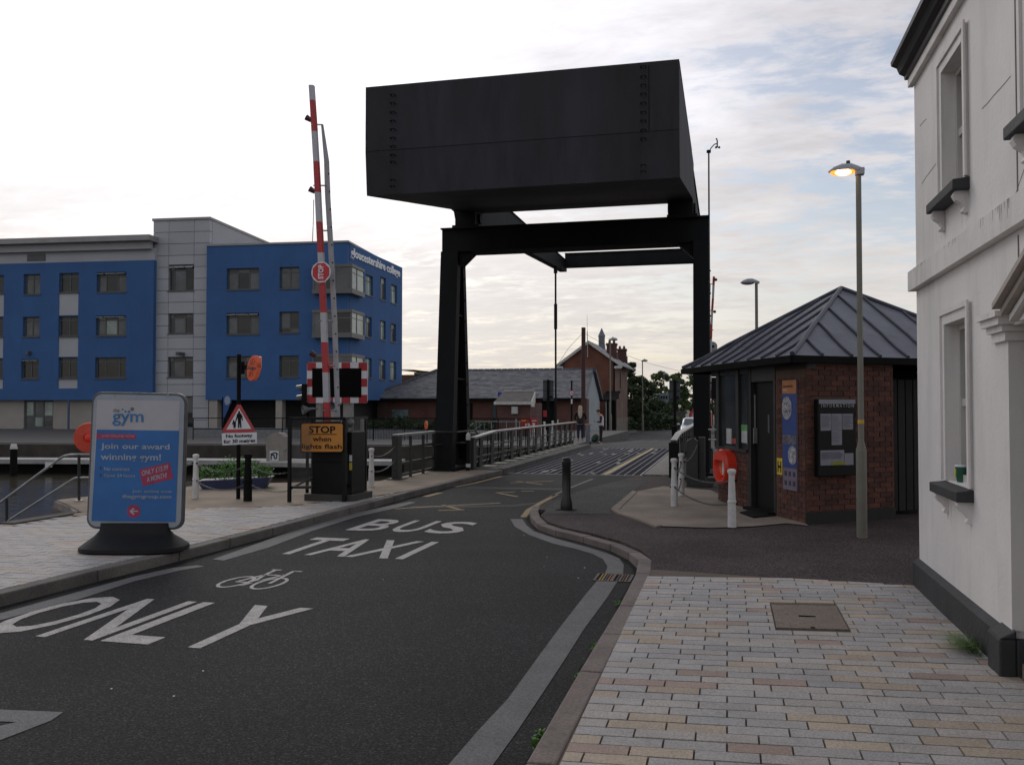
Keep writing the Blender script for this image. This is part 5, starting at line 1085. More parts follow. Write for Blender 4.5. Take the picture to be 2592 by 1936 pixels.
# ================================================================ ADVERTISING BOARD
gx, gy = G(341, 1393, .1); AU = (rt.x, rt.y)
ab = thing('advertising_board', 'free-standing blue and white gym poster in a silver frame on a black rubber base', 'advertising board', (gx, gy, .1))
AN = Vector((-rt.y, rt.x, 0)) * -1        # towards the camera
def A3(x, y, d=0.): s, z = PL(x, y, (gx, gy), AU); return Vector((gx + AU[0] * s, gy + AU[1] * s, z)) + AN * d
def rrect(tl, tr, br, bl, r, n=6):
    W_, H_ = tr[0] - tl[0], bl[1] - tl[1]; pts = []
    for cx, cy, a0 in ((1, 0, -90), (1, 1, 0), (0, 1, 90), (0, 0, 180)):
        for i in range(n + 1):
            t = R(a0 + 90 * i / n); u = (1 - r / W_ if cx else r / W_) + r / W_ * math.cos(t); v = (1 - r / H_ if cy else r / H_) + r / H_ * math.sin(t)
            pts.append(((1 - v) * ((1 - u) * tl[0] + u * tr[0]) + v * ((1 - u) * bl[0] + u * br[0]), (1 - v) * ((1 - u) * tl[1] + u * tr[1]) + v * ((1 - u) * bl[1] + u * br[1])))
    return pts
def aplate(pts, d0, d1, m, nm, par=ab, bev=0): k = MB(); k.prism([A3(x, y, d0) for x, y in pts], AN * (d1 - d0)); return obj(nm, k, m, par, bevel=bev)
aplate(rrect((233, 991), (474, 996), (464, 1341), (218, 1338), 26), -.045, .0, M('frame_edge', (.10, .10, .105), .45, metal=.3), 'frame', bev=.008)
aplate(rrect((239, 997), (468, 1002), (458, 1335), (224, 1332), 22), .0005, .008, M('silver_frame', (.30, .33, .37), .45, var=.08, scale=3), 'silver_panel')
aplate([(247, 1012), (456, 1014.5), (445, 1321), (233, 1318)], .0085, .010, M('poster_white', (.42, .41, .43), .5, var=.07, scale=3, bump=0), 'poster')
c7 = lambda x, y: (220 + x * .18156, 1040 + y * .18156)
pblue = M('poster_blue', (.022, .13, .37), .45, var=.12, scale=3, bump=0); pred = M('poster_red', (.36, .03, .09), .45, bump=0); pwt = M('poster_lettering', (.34, .37, .42), .5, bump=0); plogo = M('logo_blue', (.04, .17, .38), .5, bump=0)
aplate([c7(145, 258), c7(1290, 275), c7(1240, 1545), c7(70, 1530)], .0105, .0115, pblue, 'blue_field')
aplate([c7(143, 315), c7(690, 322), c7(688, 392), c7(138, 384)], .012, .013, pred, 'red_bar')
aplate([c7(735, 815), c7(1162, 713), c7(1208, 940), c7(785, 1047)], .012, .013, pred, 'price_flash')
def atext(body, x0, y0, x1, y1, m, nm, off=.012, sl=.012, h=None, d=.0135):
    off = off * .6
    def f(a, b, c):
        X = x0 + a * (x1 - x0); Yy = y1 - b * (y1 - y0) + sl * (X - x0) if h is None else y1 + (h * (X - x0)) - b * (y1 - y0); return A3(*c7(X, Yy), d + c * .001)
    return obj(nm, text_mb(body, f, off), m, ab)
atext('gym', 362, 35, 795, 205, plogo, 'logo', .02); atext('the', 373, -38, 460, 16, M('logo_grey', (.12, .12, .13), .5), 'logo_word', .0)
for x, y, r_, m_ in ((503, -22, 13, plogo), (545, 8, 16, plogo), (592, 10, 20, plogo), (638, -25, 27, MC['logo_grey'])): aplate([c7(x + r_ * math.cos(t * .524), y + r_ * math.sin(t * .524)) for t in range(12)], .0115, .0125, m_, 'logo_dot')
atext('JOIN ONLINE NOW', 215, 332, 672, 368, pwt, 'bar_text', .005); atext('Join our award', 200, 448, 1160, 548, pwt, 'headline', .03); atext('winning gym!', 198, 588, 1040, 706, pwt, 'headline', .03)
atext('No contract', 250, 780, 605, 828, pwt, 'small_text', .01); atext('Open 24 hours', 245, 873, 680, 930, pwt, 'small_text', .01)
for y in (795, 893): aplate([c7(185, y - 22), c7(200, y - 22), c7(212, y), c7(200, y + 22), c7(185, y + 22), c7(197, y)], .0125, .0135, M('chevron_navy', (.01, .03, .12), .5), 'chevron')
atext('ONLY £15.99', 772, 830, 1140, 905, pwt, 'price_text', .03, h=-.235); atext('A MONTH!', 842, 920, 1120, 992, pwt, 'price_text', .03, h=-.235)
atext('Join online now', 640, 1092, 1190, 1145, pwt, 'small_text', .0); atext('thegymgroup.com', 500, 1158, 1185, 1225, pwt, 'web_address', .02)
aplate([c7(660 + 93 * math.cos(t * .2618), 1395 + 92 * math.sin(t * .2618)) for t in range(24)], .012, .013, pred, 'arrow_disc')
aplate([c7(600, 1393), c7(655, 1345), c7(672, 1358), c7(640, 1384), c7(720, 1384), c7(720, 1404), c7(640, 1404), c7(672, 1432), c7(658, 1447)], .0135, .0145, M('arrow_white', (.40, .42, .45), .5), 'arrow')
for x in (290, 426): aplate([(x - 3, 998), (x + 3, 998), (x + 3, 1003), (x - 3, 1003)], .008, .014, galv, 'clip')
k = MB(); cz = Vector((gx, gy, 0)); rub = M('rubber_base', (.009, .009, .0095), .6, spec=.25, var=.2, scale=6, bump=.15)
def bring(hx, hy, z): return [cz + Vector((rt.x, rt.y, 0)) * (hx * math.copysign(abs(math.cos(t)) ** .55, math.cos(t))) + AN * (hy * math.copysign(abs(math.sin(t)) ** .75, math.sin(t)) + .0) + Vector((0, 0, z)) for t in [2 * math.pi * i / 28 for i in range(28)]]
rings = [bring(.50, .30, .10), bring(.535, .33, .12), bring(.53, .325, .155), bring(.47, .25, .205), bring(.40, .15, .26), bring(.36, .085, .31), bring(.35, .06, .385)]
for a in rings: k.v += [tuple(p) for p in a]
for j in range(len(rings) - 1):
    for i in range(28): k.f.append((j * 28 + i, j * 28 + (i + 1) % 28, (j + 1) * 28 + (i + 1) % 28, (j + 1) * 28 + i)); k.m.append(0)
k.f.append(tuple(range(28))); k.m.append(0); k.f.append(tuple(range(168, 196))); k.m.append(0); obj('base', k, rub, ab, smooth=True)
# ring housing on a post behind the board
def ring_disc(nm, label, cx, cy, rpx, rpy, Y, base_z, m, post=True, turn=0.):
    c = Vector(VP(cx, cy, Y)); rx = rpx / F * Y * 1.03; t_ = thing(nm, label, 'lifebuoy', (c.x, c.y, base_z)); k = MB(); n_ = 28; ry = rpy / F * Y * 1.03
    ux = Vector((math.cos(turn), math.sin(turn), 0)); nn = Vector((math.sin(turn), -math.cos(turn), 0))
    for i in range(n_):
        t0, t1 = 2 * math.pi * i / n_, 2 * math.pi * (i + 1) / n_; pt = lambda t, r, d: c + ux * (rx * r * math.cos(t)) + Vector((0, 0, ry * r * math.sin(t))) + nn * d
        for (a, d0), (b, d1) in zip([(1, -.06), (1, .05), (.94, .075), (.30, .085)], [(1, .05), (.94, .075), (.30, .085), (.26, .04)]): k.add([pt(t0, a, d0), pt(t1, a, d0), pt(t1, b, d1), pt(t0, b, d1)], [(0, 1, 2, 3)])
        k.add([pt(t0, .26, .04), pt(t1, .26, .04), pt(0, 0, .04)], [(0, 1, 2)]); k.add([pt(t0, 1, -.06), pt(t1, 1, -.06), pt(0, 0, -.06)], [(0, 1, 2)])
    obj('housing', k, m, t_, smooth=True)
    if post: k = MB(); k.tube((c.x, c.y + .1, base_z), (c.x, c.y + .1, c.z + ry * .8), .03); obj('post', k, steel_g, t_)
    return t_, c, rx, ry, ux, nn
t_, c, rx, ry, ux, nn = ring_disc('life_ring_housing', 'round red lifebuoy housing half hidden behind the gym advertising board', 232, 1108, 53, 44, 12.2, .1, M('life_ring_red', (.55, .05, .02), .5))
k = MB(); k.ball((c.x, c.y - .06, c.z), rx * .3, 14, (1, .4, 1)); obj('hub', k, M('hub_red', (.75, .02, .01), .4), t_, smooth=True)
# ================================================================ BARRIER, SIGNALS AND CABINET ON THE LEFT
BY = 13.2
def bar_seg(k, x0, y0, x1, y1, w0, w1, Y, th=.07):
    a0, a1, b1, b0 = VP(x0 - w0 / 2, y0, Y), VP(x0 + w0 / 2, y0, Y), VP(x1 + w1 / 2, y1, Y), VP(x1 - w1 / 2, y1, Y); k.prism([a0, a1, b1, b0], (0, th, 0)); return k
bb = thing('barrier_boom', 'tall raised red and white barrier boom with a STOP disc beside the cabinet', 'barrier', (V(826, 1063, BY)[0], BY, 1.3))
bp_ = [(786.5, 215, 11.5), (789, 253, 11.5), (794, 332, 12), (798.5, 408, 12), (802.5, 486, 12.5), (806, 561, 12.8), (810, 639, 13), (813.5, 715, 13.2), (817, 791, 13.4), (819.5, 866, 13.6), (822.8, 942.5, 13.8), (825, 1018, 13.8), (826.7, 1066, 13.8)]
for i in range(len(bp_) - 1): a, b = bp_[i], bp_[i + 1]; obj('boom_section', bar_seg(MB(), a[0], a[1], b[0], b[1], a[2], b[2], BY), red_b if i % 2 else M('boom_white', (.42, .42, .44), .5, var=.08, scale=5), bb)
k = MB(); lp = [(815, 316, 5), (826, 408, 12), (829, 500, 12.5), (836, 614, 12.5), (846, 805, 12.5), (850.7, 942, 12), (854.5, 1064, 11)]
for a, b in zip(lp, lp[1:]): bar_seg(k, a[0], a[1], b[0], b[1], a[2], b[2], BY + .12, .02)
obj('counter_arm', k, M('arm_grey_white', (.34, .34, .35), .5, var=.12, scale=6), bb)
for x0, x1, y in ((795, 817, 316), (800, 826, 470), (808, 830, 584), (816, 843, 812), (822, 848, 925), (825, 852, 1039)): k = MB(); k.tube(VP(x0 - 7, y, BY - .01), VP(x1, y, BY + .12), .012, n=6); obj('strut', k, galv, bb)
for i in range(14): y = 440 + i * 45; x = 826 + (y - 408) * .0425 + 5; k = MB(); k.ball(VP(x, y, BY + .115), .014, 6); obj('bolt', k, mattblack, bb)
for x, y in ((779, 300), (788, 481), (790, 896)):
    c = Vector(VP(x, y, BY)); k = MB(); k.tube(c + Vector((.05, .03, -.03)), c + Vector((-.03, 0, .02)), .035, .05, 12); obj('boom_lamp', k, M('lamp_black_red', (.05, .01, .012), .4), bb)
k = MB(); k.path([VP(794, 506, BY), VP(793, 560, BY), VP(791, 612, BY)], .006, 5); obj('cord', k, mattblack, bb)
c = Vector(VP(813, 689, BY - .03)); rs = 28.5 / F * BY * 1.02
def disc(c, r, n, d0, d1, m, nm, par, rot=0.): k = MB(); k.prism([(c.x + r * math.cos(2 * math.pi * i / n + rot), c.y - d0, c.z + r * math.sin(2 * math.pi * i / n + rot)) for i in range(n)], (0, -(d1 - d0), 0)); return obj(nm, k, m, par)
disc(c, rs, 32, 0, .006, sign_w, 'stop_disc', bb); disc(c, rs * .92, 8, .007, .009, M('stop_red', (.50, .02, .03), .45, bump=0), 'stop_octagon', bb, R(22.5))
text_on('stop_word', 'STOP', (c.x + .045, c.y - .0095, c.z - rs * .66), (0, 0, 1), (-1, 0, 0), rs * 1.35, .095, sign_w, bb, .002, .04)
# control cabinet
cbn = thing('control_cabinet', 'black barrier control cabinet on a concrete plinth behind the orange warning sign', 'cabinet', (V(843, 1255, 13.1)[0], 13.1, .1))
x0 = V(790, 1250, 13)[0]; x1 = V(893, 1250, 13)[0]; zt1 = V(840, 1075, 13)[1]; zt2 = V(840, 1093, 13)[1]
k = MB(); k.box(x0, x1, 12.95, 13.5, .2, zt2); k.box(x0 + .02, x0 + .42, 13.0, 13.45, zt2, zt1 + .05); obj('body', k, black, cbn, bevel=.01)
k = MB(); k.box(x0 - .06, x1 + .08, 12.85, 13.6, .08, .2); obj('plinth', k, M('cabinet_plinth', (.06, .055, .05), .9), cbn)
k = MB(); a = V(882, 1152, 12.9)[0]; b = V(888, 1152, 12.9)[0]; k.box(a, b, 12.935, 12.95, V(885, 1168, 12.9)[1], V(885, 1152, 12.9)[1]); obj('white_label', k, sign_w, cbn)
k = MB(); k.box(a, b, 12.935, 12.95, V(885, 1190, 12.9)[1], V(885, 1171, 12.9)[1]); obj('yellow_label', k, M('label_yellow', (.5, .4, .05), .5), cbn)
k = MB(); k.box(x0 + .01, x1 - .01, 12.94, 12.952, .7, .71); obj('door_seam', k, mattblack, cbn)
k = MB(); c = Vector(VP(879, 1060, 13.1)); k.ball((c.x, c.y, c.z - .06), .11, 14, (1, 1, .75)); obj('grey_dome', k, M('dome_grey', (.13, .14, .14), .5), cbn, smooth=True)
# orange warning sign
ws_ = thing('warning_sign', 'orange road sign reading STOP when lights flash in front of the black cabinet', 'road sign', (V(815, 1270, 12.75)[0], 12.75, .1))
SY = 12.75; pts = rrect((763, 1072), (867, 1072), (867, 1143), (763, 1143), 5, 3); k = MB(); k.prism([VP(x, y, SY) for x, y in pts], (0, .02, 0)); obj('plate', k, M('sign_orange', (.50, .20, .025), .5, var=.06, scale=4, bump=0), ws_)
pts = rrect((760, 1069.5), (870, 1069.5), (870, 1145.5), (760, 1145.5), 6, 3); k = MB(); k.prism([VP(x, y, SY + .022) for x, y in pts], (0, .015, 0)); obj('backing', k, sign_k, ws_)
def vtext(body, x0, y0, x1, y1, Y, m, nm, par, off=.02):
    a = Vector(VP(x0, y1, Y)); b = Vector(VP(x1, y1, Y)); h_ = V(x0, y0, Y)[1] - a.z; return text_on(nm, body, a, (1, 0, 0), (0, 0, 1), b.x - a.x, h_, m, par, .003, off)
vtext('STOP', 782, 1078, 849, 1096, SY - .001, sign_k, 'word', ws_, .022); vtext('when', 792, 1104, 838, 1117, SY - .001, sign_k, 'word', ws_, .012); vtext('lights flash', 764.5, 1123, 865, 1138.5, SY - .001, sign_k, 'word', ws_, .012)
k = MB(); k.prism([VP(779, 1098.2, SY), VP(852, 1098.2, SY), VP(852, 1100, SY), VP(779, 1100, SY)], (0, -.003, 0)); obj('underline', k, sign_k, ws_)
# guard frame with mesh
gf = thing('guard_frame', 'black steel guard frame with wire mesh round the barrier cabinet', 'guard rail', (V(733, 1274, 12.6)[0], 12.6, .1))
X = lambda x, Y: V(x, 1100, Y)[0]; zf1 = V(733, 1063, 12.6)[1]
for x_, Y_, r_ in ((733.5, 12.6, .024), (925, 14.1, .022), (872, 12.8, .028)): k = MB(); k.box(X(x_, Y_) - r_, X(x_, Y_) + r_, Y_ - r_, Y_ + r_, .1, zf1 + .0); obj('post', k, black, gf)
k = MB(); k.prism([(X(731, 12.6), 12.58, zf1), (X(872, 12.8), 12.78, zf1), (X(872, 12.8), 12.82, zf1), (X(731, 12.6), 12.62, zf1)], (0, 0, .045)); k.prism([(X(872, 12.8), 12.78, zf1), (X(929, 14.1), 14.08, zf1), (X(929, 14.1), 14.14, zf1), (X(872, 12.8), 12.84, zf1)], (0, 0, .04)); obj('top_rail', k, black, gf)
zl = V(760, 1237, 12.6)[1]; k = MB(); k.prism([(X(733, 12.6), 12.59, zl), (X(792, 12.7), 12.69, zl), (X(792, 12.7), 12.72, zl), (X(733, 12.6), 12.62, zl)], (0, 0, .04)); k.prism([(X(872, 12.8), 12.8, .32), (X(925, 14.1), 14.1, .32), (X(925, 14.1), 14.14, .32), (X(872, 12.8), 12.84, .32)], (0, 0, .04)); obj('lower_rail', k, black, gf)
k = MB(); k.tube((X(738, 12.6), 12.6, zl + .0), (X(792, 12.9), 12.9, zl + .16), .016, n=6); obj('brace', k, black, gf)
k = MB()
for i in range(20): a = X(736, 12.62) + i * .0175; k.box(a, a + .002, 12.605, 12.607, zl, zf1)
for i in range(52): z = zl + i * .0185; k.box(X(736, 12.62), X(792, 12.62), 12.6075, 12.6095, z, z + .002)
e0, e1 = Vector((X(872, 12.8), 12.82)), Vector((X(925, 14.1), 14.11))
for i in range(60): p = e0.lerp(e1, i / 60); k.box(p.x - .001, p.x + .001, p.y - .001, p.y + .001, .34, zf1)
for i in range(44): z = .34 + i * .024; k.prism([(e0.x, e0.y, z), (e1.x, e1.y, z), (e1.x + .002, e1.y, z), (e0.x + .002, e0.y, z)], (0, 0, .002))
o = obj('wire_mesh', k, M('mesh_wire', (.10, .10, .10), .5), gf); o['kind'] = 'stuff'
wp = thing('ribbed_white_post', 'slim white post just behind the mesh, right of the cabinet', 'post', (X(915, 14.4), 14.4, .1)); k = MB(); k.box(X(912, 14.4), X(918, 14.4), 14.4, 14.44, .1, V(915, 1055, 14.4)[1]); obj('shaft', k, white_p, wp)
k = MB()
for i in range(30): z = .3 + i * .037; k.box(X(912, 14.4) - .004, X(918, 14.4) + .004, 14.392, 14.4, z, z + .012)
obj('notches', k, steel_g, wp)
# flashing-light board seen from the back of its border
WY = 13.9
wg = thing('signal_board', 'black signal board with a red and white chequered border behind the barrier boom', 'traffic signal', (V(852, 1060, WY)[0], WY, .1))
pts = [(787, 926), (920, 926), (920, 1011), (787, 1011)]; k = MB(); k.prism([VP(x, y, WY) for x, y in rrect((777, 917), (930, 917), (929, 1020), (776.5, 1020), 4, 3)], (0, .03, 0)); obj('backboard', k, sign_w, wg)
k = MB(); k.prism([VP(x, y, WY - .008) for x, y in ((790, 932), (914.5, 932), (914.5, 1005.5), (790, 1005.5))], (0, .006, 0)); obj('black_panel', k, M('panel_black', (.005, .005, .0055), .9, spec=.08), wg)
cells = []; xs_ = [777.5 + 152 * i / 7 for i in range(8)]; ys_ = [917.5 + 102 * i / 5 for i in range(6)]
for i in range(7):
    if i % 2 == 0: cells += [(xs_[i], xs_[i + 1], 917.5, 932), (xs_[i], xs_[i + 1], 1005.5, 1019.5)]
for j in (0, 2, 4):
    if j in (0, 4): continue
    cells += [(777.5, 790, ys_[j], ys_[j + 1]), (914.5, 929.5, ys_[j], ys_[j + 1])]
cells += [(777.5, 790, 932, ys_[1]), (914.5, 929.5, 932, ys_[1]), (777.5, 790, ys_[4], 1005.5), (914.5, 929.5, ys_[4], 1005.5)]
for a, b, c_, d in cells: k = MB(); k.prism([VP(a, c_, WY - .006), VP(b, c_, WY - .006), VP(b, d, WY - .006), VP(a, d, WY - .006)], (0, .005, 0)); obj('red_block', k, M('border_red', (.34, .015, .02), .45, bump=0), wg)
for a, b in ((797, 808), (866, 887)): k = MB(); k.box(V(a, 1040, WY)[0], V(b, 1040, WY)[0], WY + .04, WY + .14, .1, V(a, 1010, WY)[1]); obj('post', k, M('post_offwhite', (.30, .29, .27), .7, var=.1), wg)
sgn = thing('two_lamp_signal', 'two-lamp black signal head facing left beside the chequered board', 'traffic signal', (V(771, 1060, WY)[0], WY + .05, .1))
k = MB(); k.box(V(767, 1000, WY)[0], V(777, 1000, WY)[0], WY - .05, WY + .25, V(770, 1036, WY)[1], V(770, 972, WY)[1]); obj('housing', k, mattblack, sgn)
k = MB(); k.tube((V(772, 1000, WY)[0], WY + .1, .1), (V(772, 1000, WY)[0], WY + .1, V(770, 1030, WY)[1]), .03); obj('pole', k, mattblack, sgn)
for y in (982, 1007):
    c = Vector(VP(767, y, WY + .06)); k = MB(); n_ = 14
    for i in range(n_ - 4):
        t0, t1 = R(-55) + 2 * math.pi * i / n_, R(-55) + 2 * math.pi * (i + 1) / n_; p = lambda t, x, r: (c.x - x, c.y + r * math.cos(t), c.z + r * math.sin(t)); k.add([p(t0, 0, .06), p(t1, 0, .06), p(t1, .115, .045), p(t0, .115, .045)], [(0, 1, 2, 3)])
    obj('visor', k, M('visor_grey', (.09, .095, .10), .3), sgn, smooth=True)
for (x0, y0, x1, y1, lab) in ((766, 1037, 792, 1034, 'grey horn loudspeaker pointing left under the two-lamp signal head'), (838, 1027, 850, 1023, 'grey horn loudspeaker pointing forward between boom and white arm')):
    hl = thing('horn_loudspeaker', lab, 'loudspeaker', VP(x1, y1, WY - .05)); a, b = Vector(VP(x0, y0, WY - .12)), Vector(VP(x1, y1, WY)); d = (b - a).normalized(); k = MB()
    k.tube(a, a + d * .03, .078, .07, 18, False); k.tube(a + d * .03, a + d * .11, .07, .025, 18, False); k.tube(a + d * .11, b, .025, .02, 10); obj('horn', k, M('horn_grey', (.15, .17, .18), .4), hl, smooth=True)
    k = MB(); k.tube(b, b + Vector((.08, .05, -.0)), .014, n=6); obj('bracket', k, galv, hl)
# ================================================================ FOOTWAY SIGN AND RING HOLDER
FY = 12.84; px_, pz_ = V(603, 1262, FY)
fs = thing('footway_sign', 'pole with a red pedestrian warning triangle and a No footway for 30 metres plate', 'road sign', (px_, FY, .1))
k = MB(); k.tube((px_, FY, .1), (V(605, 897, FY)[0], FY, V(605, 897, FY)[1]), .033, n=12); obj('pole', k, mattblack, fs)
def tri(c, s): return [((x - 606) * s + 606, (y - 1070) * s + 1070) for x, y in c]
T0 = [(600, 1024), (608, 1024), (645, 1088), (642, 1094), (566, 1096), (562, 1091)]
k = MB(); k.prism([VP(x, y, FY - .05) for x, y in T0], (0, .012, 0)); obj('triangle', k, M('triangle_red', (.40, .045, .055), .5, bump=0), fs)
k = MB(); k.prism([VP(x, y, FY - .052) for x, y in ((605, 1033), (636, 1085), (573, 1087))], (0, .0015, 0)); obj('white_field', k, sign_w, fs)
def fig(pts): k = MB(); k.prism([VP(560 + x * .1573, 880 + y * .1573, FY - .055) for x, y in pts], (0, .0025, 0)); return obj('pictogram', k, sign_k, fs)
fig([(275, 1018), (297, 1018), (303, 1035), (298, 1052), (318, 1060), (340, 1100), (348, 1175), (338, 1178), (322, 1120), (318, 1180), (328, 1290), (305, 1290), (298, 1200), (290, 1290), (268, 1290), (268, 1190), (262, 1120), (238, 1190), (222, 1195), (245, 1110), (250, 1070), (275, 1052), (270, 1035)])
fig([(198, 1158), (212, 1170), (210, 1190), (235, 1190), (235, 1255), (225, 1298), (215, 1296), (212, 1270), (206, 1296), (196, 1294), (195, 1255), (188, 1210), (178, 1245), (172, 1240), (180, 1195), (192, 1188), (188, 1170)])
k = MB(); k.prism([VP(x, y, FY - .05) for x, y in ((561, 1096.5), (649.5, 1094), (650, 1122), (563, 1127))], (0, .012, 0)); obj('plate', k, sign_w, fs)
def ftext(body, x0, y0, x1, y1, sl):
    def f(a, b, c): X_ = x0 + a * (x1 - x0); return VP(X_, y1 - b * (y1 - y0) + sl * (X_ - x0), FY - .0505 - c * .002)
    obj('plate_text', text_mb(body, f, .03), sign_k, fs)
ftext('No footway', 572, 1099, 639, 1111, -.035); ftext('for 30 metres', 566, 1113, 646, 1122.5, -.045)
rh = thing('orange_ring_holder', 'orange oval lifebuoy container bracketed to the top of the footway sign pole', 'lifebuoy', (V(640, 932, FY)[0], FY, V(640, 932, FY)[1]))
c = Vector(VP(638, 932, FY - .05)); ux = Vector((math.cos(R(60)), math.sin(R(60)), 0)); nn = Vector((-math.sin(R(60)), math.cos(R(60)), 0)) * -1
ux = Vector((.5, .866, 0)); nn = Vector((-.866, .5, 0)) * -1; nn = Vector((.5, -.866, 0)); ux = Vector((.866, .5, 0)) ; ux, nn = Vector((.42, .907, 0)), Vector((-.907, .42, 0)); nn = -nn if nn.y > 0 else nn
ex = Vector((1, 0, 0)); hw_, hh_ = .125, .20
def ov(t, r, d): return c + ex * (hw_ * 0.72 * r * math.cos(t) + .025 * r * math.sin(t)) + Vector((0, 0, hh_ * r * math.sin(t))) + Vector((.55, .35, 0)) * d
k = MB(); n_ = 28
for i in range(n_):
    t0, t1 = 2 * math.pi * i / n_, 2 * math.pi * (i + 1) / n_
    k.add([ov(t0, 1, 0), ov(t1, 1, 0), ov(t1, 1, .09), ov(t0, 1, .09)], [(0, 1, 2, 3)]); k.add([ov(t0, 1, 0), ov(t1, 1, 0), ov(0, 0, -.02)], [(0, 1, 2)]); k.add([ov(t0, 1, .09), ov(t1, 1, .09), ov(0, 0, .09)], [(0, 1, 2)])
obj('housing', k, orange, rh)
k = MB(); hc = c + Vector((.075, .06, .09)); k.tube(hc + Vector((-.02, -.0, 0)), hc + Vector((.04, .03, 0)), .105, .10, 20); obj('reel', k, orange, rh, smooth=True)
k = MB()
for t0, r0_, t1, r1_ in ((130, .35, 118, .8), (100, .3, 88, .75), (88, .75, 70, .8), (60, .3, 50, .8), (-130, .35, -118, .8), (-100, .3, -95, .7), (-60, .3, -55, .8), (180, .85, 150, .5)): k.tube(ov(R(t0), r0_, -.016), ov(R(t1), r1_, -.010), .0045, n=5)
obj('embossed_strokes', k, M('dark_orange', (.30, .05, .03), .6), rh)
k = MB(); k.tube(ov(R(180), .95, -.02), ov(0, .95, -.02), .008, n=5); k.box(c.x - .028, c.x + .028, c.y - .035, c.y - .02, c.z - .02, c.z + .02); obj('strap', k, M('strap_grey', (.14, .09, .12), .6), rh)
k = MB(); k.box(px_ + .02, c.x, FY - .02, FY + .02, c.z - .02, c.z + .05); k.box(px_ + .03, px_ + .075, FY - .04, FY + .04, c.z - .09, c.z + .11); obj('bracket', k, mattblack, rh)
# ================================================================ BOLLARDS AND CHAINS
def bollard(label, loc, m, h=.71, r=.045, group='white post-and-chain bollards'):
    t_ = thing('post_bollard', label, 'bollard', loc, group, world=False); k = MB()
    k.lathe((0, 0, 0), [(r * 1.15, 0), (r * 1.12, h * .42), (r * 1.2, h * .425), (r * 1.2, h * .45), (r * 1.02, h * .46), (r * .85, h * .86), (r * .85, h * .90), (r * 1.12, h * .93), (r * 1.2, h * .965), (r * 1.05, h * .99), (r * .5, h)], 16); obj('shaft', k, m, t_, smooth=True)
    k = MB()
    for z in (h * .40, h * .80): k.tube((r * .6, -r * .5, z), (r * 1.15, -r * .95, z), .012, n=8); k.tube((-r * .6, -r * .5, z), (-r * 1.1, -r * .9, z), .012, n=8)
    obj('chain_eye', k, mattblack, t_); return t_
bl0 = bollard('white bollard on the left quay, between the gym board and the sign pole', (*G(495, 1261, .1), .1), white_p)
bl = {}
for nm, px, py, z, lab in (('r', 940, 1232, .1, 'white bollard between the guard frame and the left bridge railing'), ('w1', 1707, 1281, .1, 'white bollard at the left edge of the concrete apron by the kiosk'), ('w2', 1725, 1255, .09, 'white bollard furthest back on the apron, next to the bridge railing end'), ('w3', 1853, 1334, .112, 'nearest white bollard, standing in front of the red lifebuoy housing')):
    g_ = G(px, py, z); bl[nm] = copy_tree(bl0, None, (g_[0], g_[1], z), random.random() * 6, lab)
bl['l'] = bl0
bk = bollard('thick black tapering post on the quay, right of the footway sign pole', (*G(627, 1268, .1), .1), mattblack, .74, .058, None); bk.name = 'black_post'
chain_m = M('chain_steel', (.13, .125, .12), .5, metal=.4)
def chain(label, a, b, sag, grp='chains hung between posts'):
    a, b = Vector(a), Vector(b); Lc = (b - a).length; n = max(6, int(Lc / .036)); k = MB(); pts = []
    for i in range(n + 1): t = i / n; p = a.lerp(b, t); p.z -= sag * 4 * t * (1 - t); pts.append(p)
    for i in range(n):
        p, q = pts[i], pts[i + 1]; d = (q - p).normalized(); s_ = d.cross(Vector((0, 0, 1))).normalized(); u_ = s_.cross(d); w_ = s_ if i % 2 else u_; e = (q - p).length * .68; m_ = (p + q) / 2
        c_ = [m_ + d * (math.cos(t * math.pi / 3) * e) + w_ * (math.sin(t * math.pi / 3) * .011) for t in range(6)]
        for j in range(6): k.tube(c_[j], c_[(j + 1) % 6], .0042, n=4, cap=False)
    o = obj('chain', k, chain_m); tag(o, label, 'chain', grp); return o
def top(o, z, h=.71): return Vector(o.location) + Vector((0, 0, z * h))
for z, w_ in ((.80, 'upper'), (.40, 'lower')):
    chain(w_ + ' chain from the left quay bollard to the thick black post', top(bl0, z), top(bk, z), .13)
    chain(w_ + ' chain from the thick black post to the guard frame', top(bk, z), (X(733.5, 12.6), 12.6, .1 + .71 * (z - .15)), .07)
    chain(w_ + ' chain running behind the gym board to the left quay bollard', (-9.7, 12.1, .1 + .71 * z), top(bl0, z), .13)
    chain(w_ + ' chain from the bollard right of the guard frame to the bridge railing', top(bl['r'], z), (-6.5, 16.85, .1 + .71 * z + .1), .08)
    chain(w_ + ' chain across the apron to the nearest white bollard', top(bl['w1'], z), top(bl['w3'], z), .10)
    chain(w_ + ' short chain between the two back white bollards', top(bl['w1'], z), top(bl['w2'], z), .12)
chain('chain from the back white bollard to the grey railing end', top(bl['w2'], .8), (-.55, 17.0, .85), .1)
bb2 = thing('black_bollard', 'black cast-iron bollard standing alone on the tarmac footway by the right kerb', 'bollard', (*G(1434, 1290, .1), .1), world=False)
k = MB(); k.lathe((0, 0, 0), [(.085, 0), (.088, .03), (.085, .11), (.072, .15), (.070, .19), (.064, .20), (.062, .62), (.066, .63), (.066, .70), (.060, .705), (.062, .735), (.052, .745), (.02, .75)], 20); obj('shaft', k, M('bollard_black', (.011, .011, .012), .35, var=.2, scale=5), bb2, smooth=True)
k = MB(); k.box(-.14, .14, -.10, .10, 0, .006); obj('base_patch', k, mattblack, bb2)
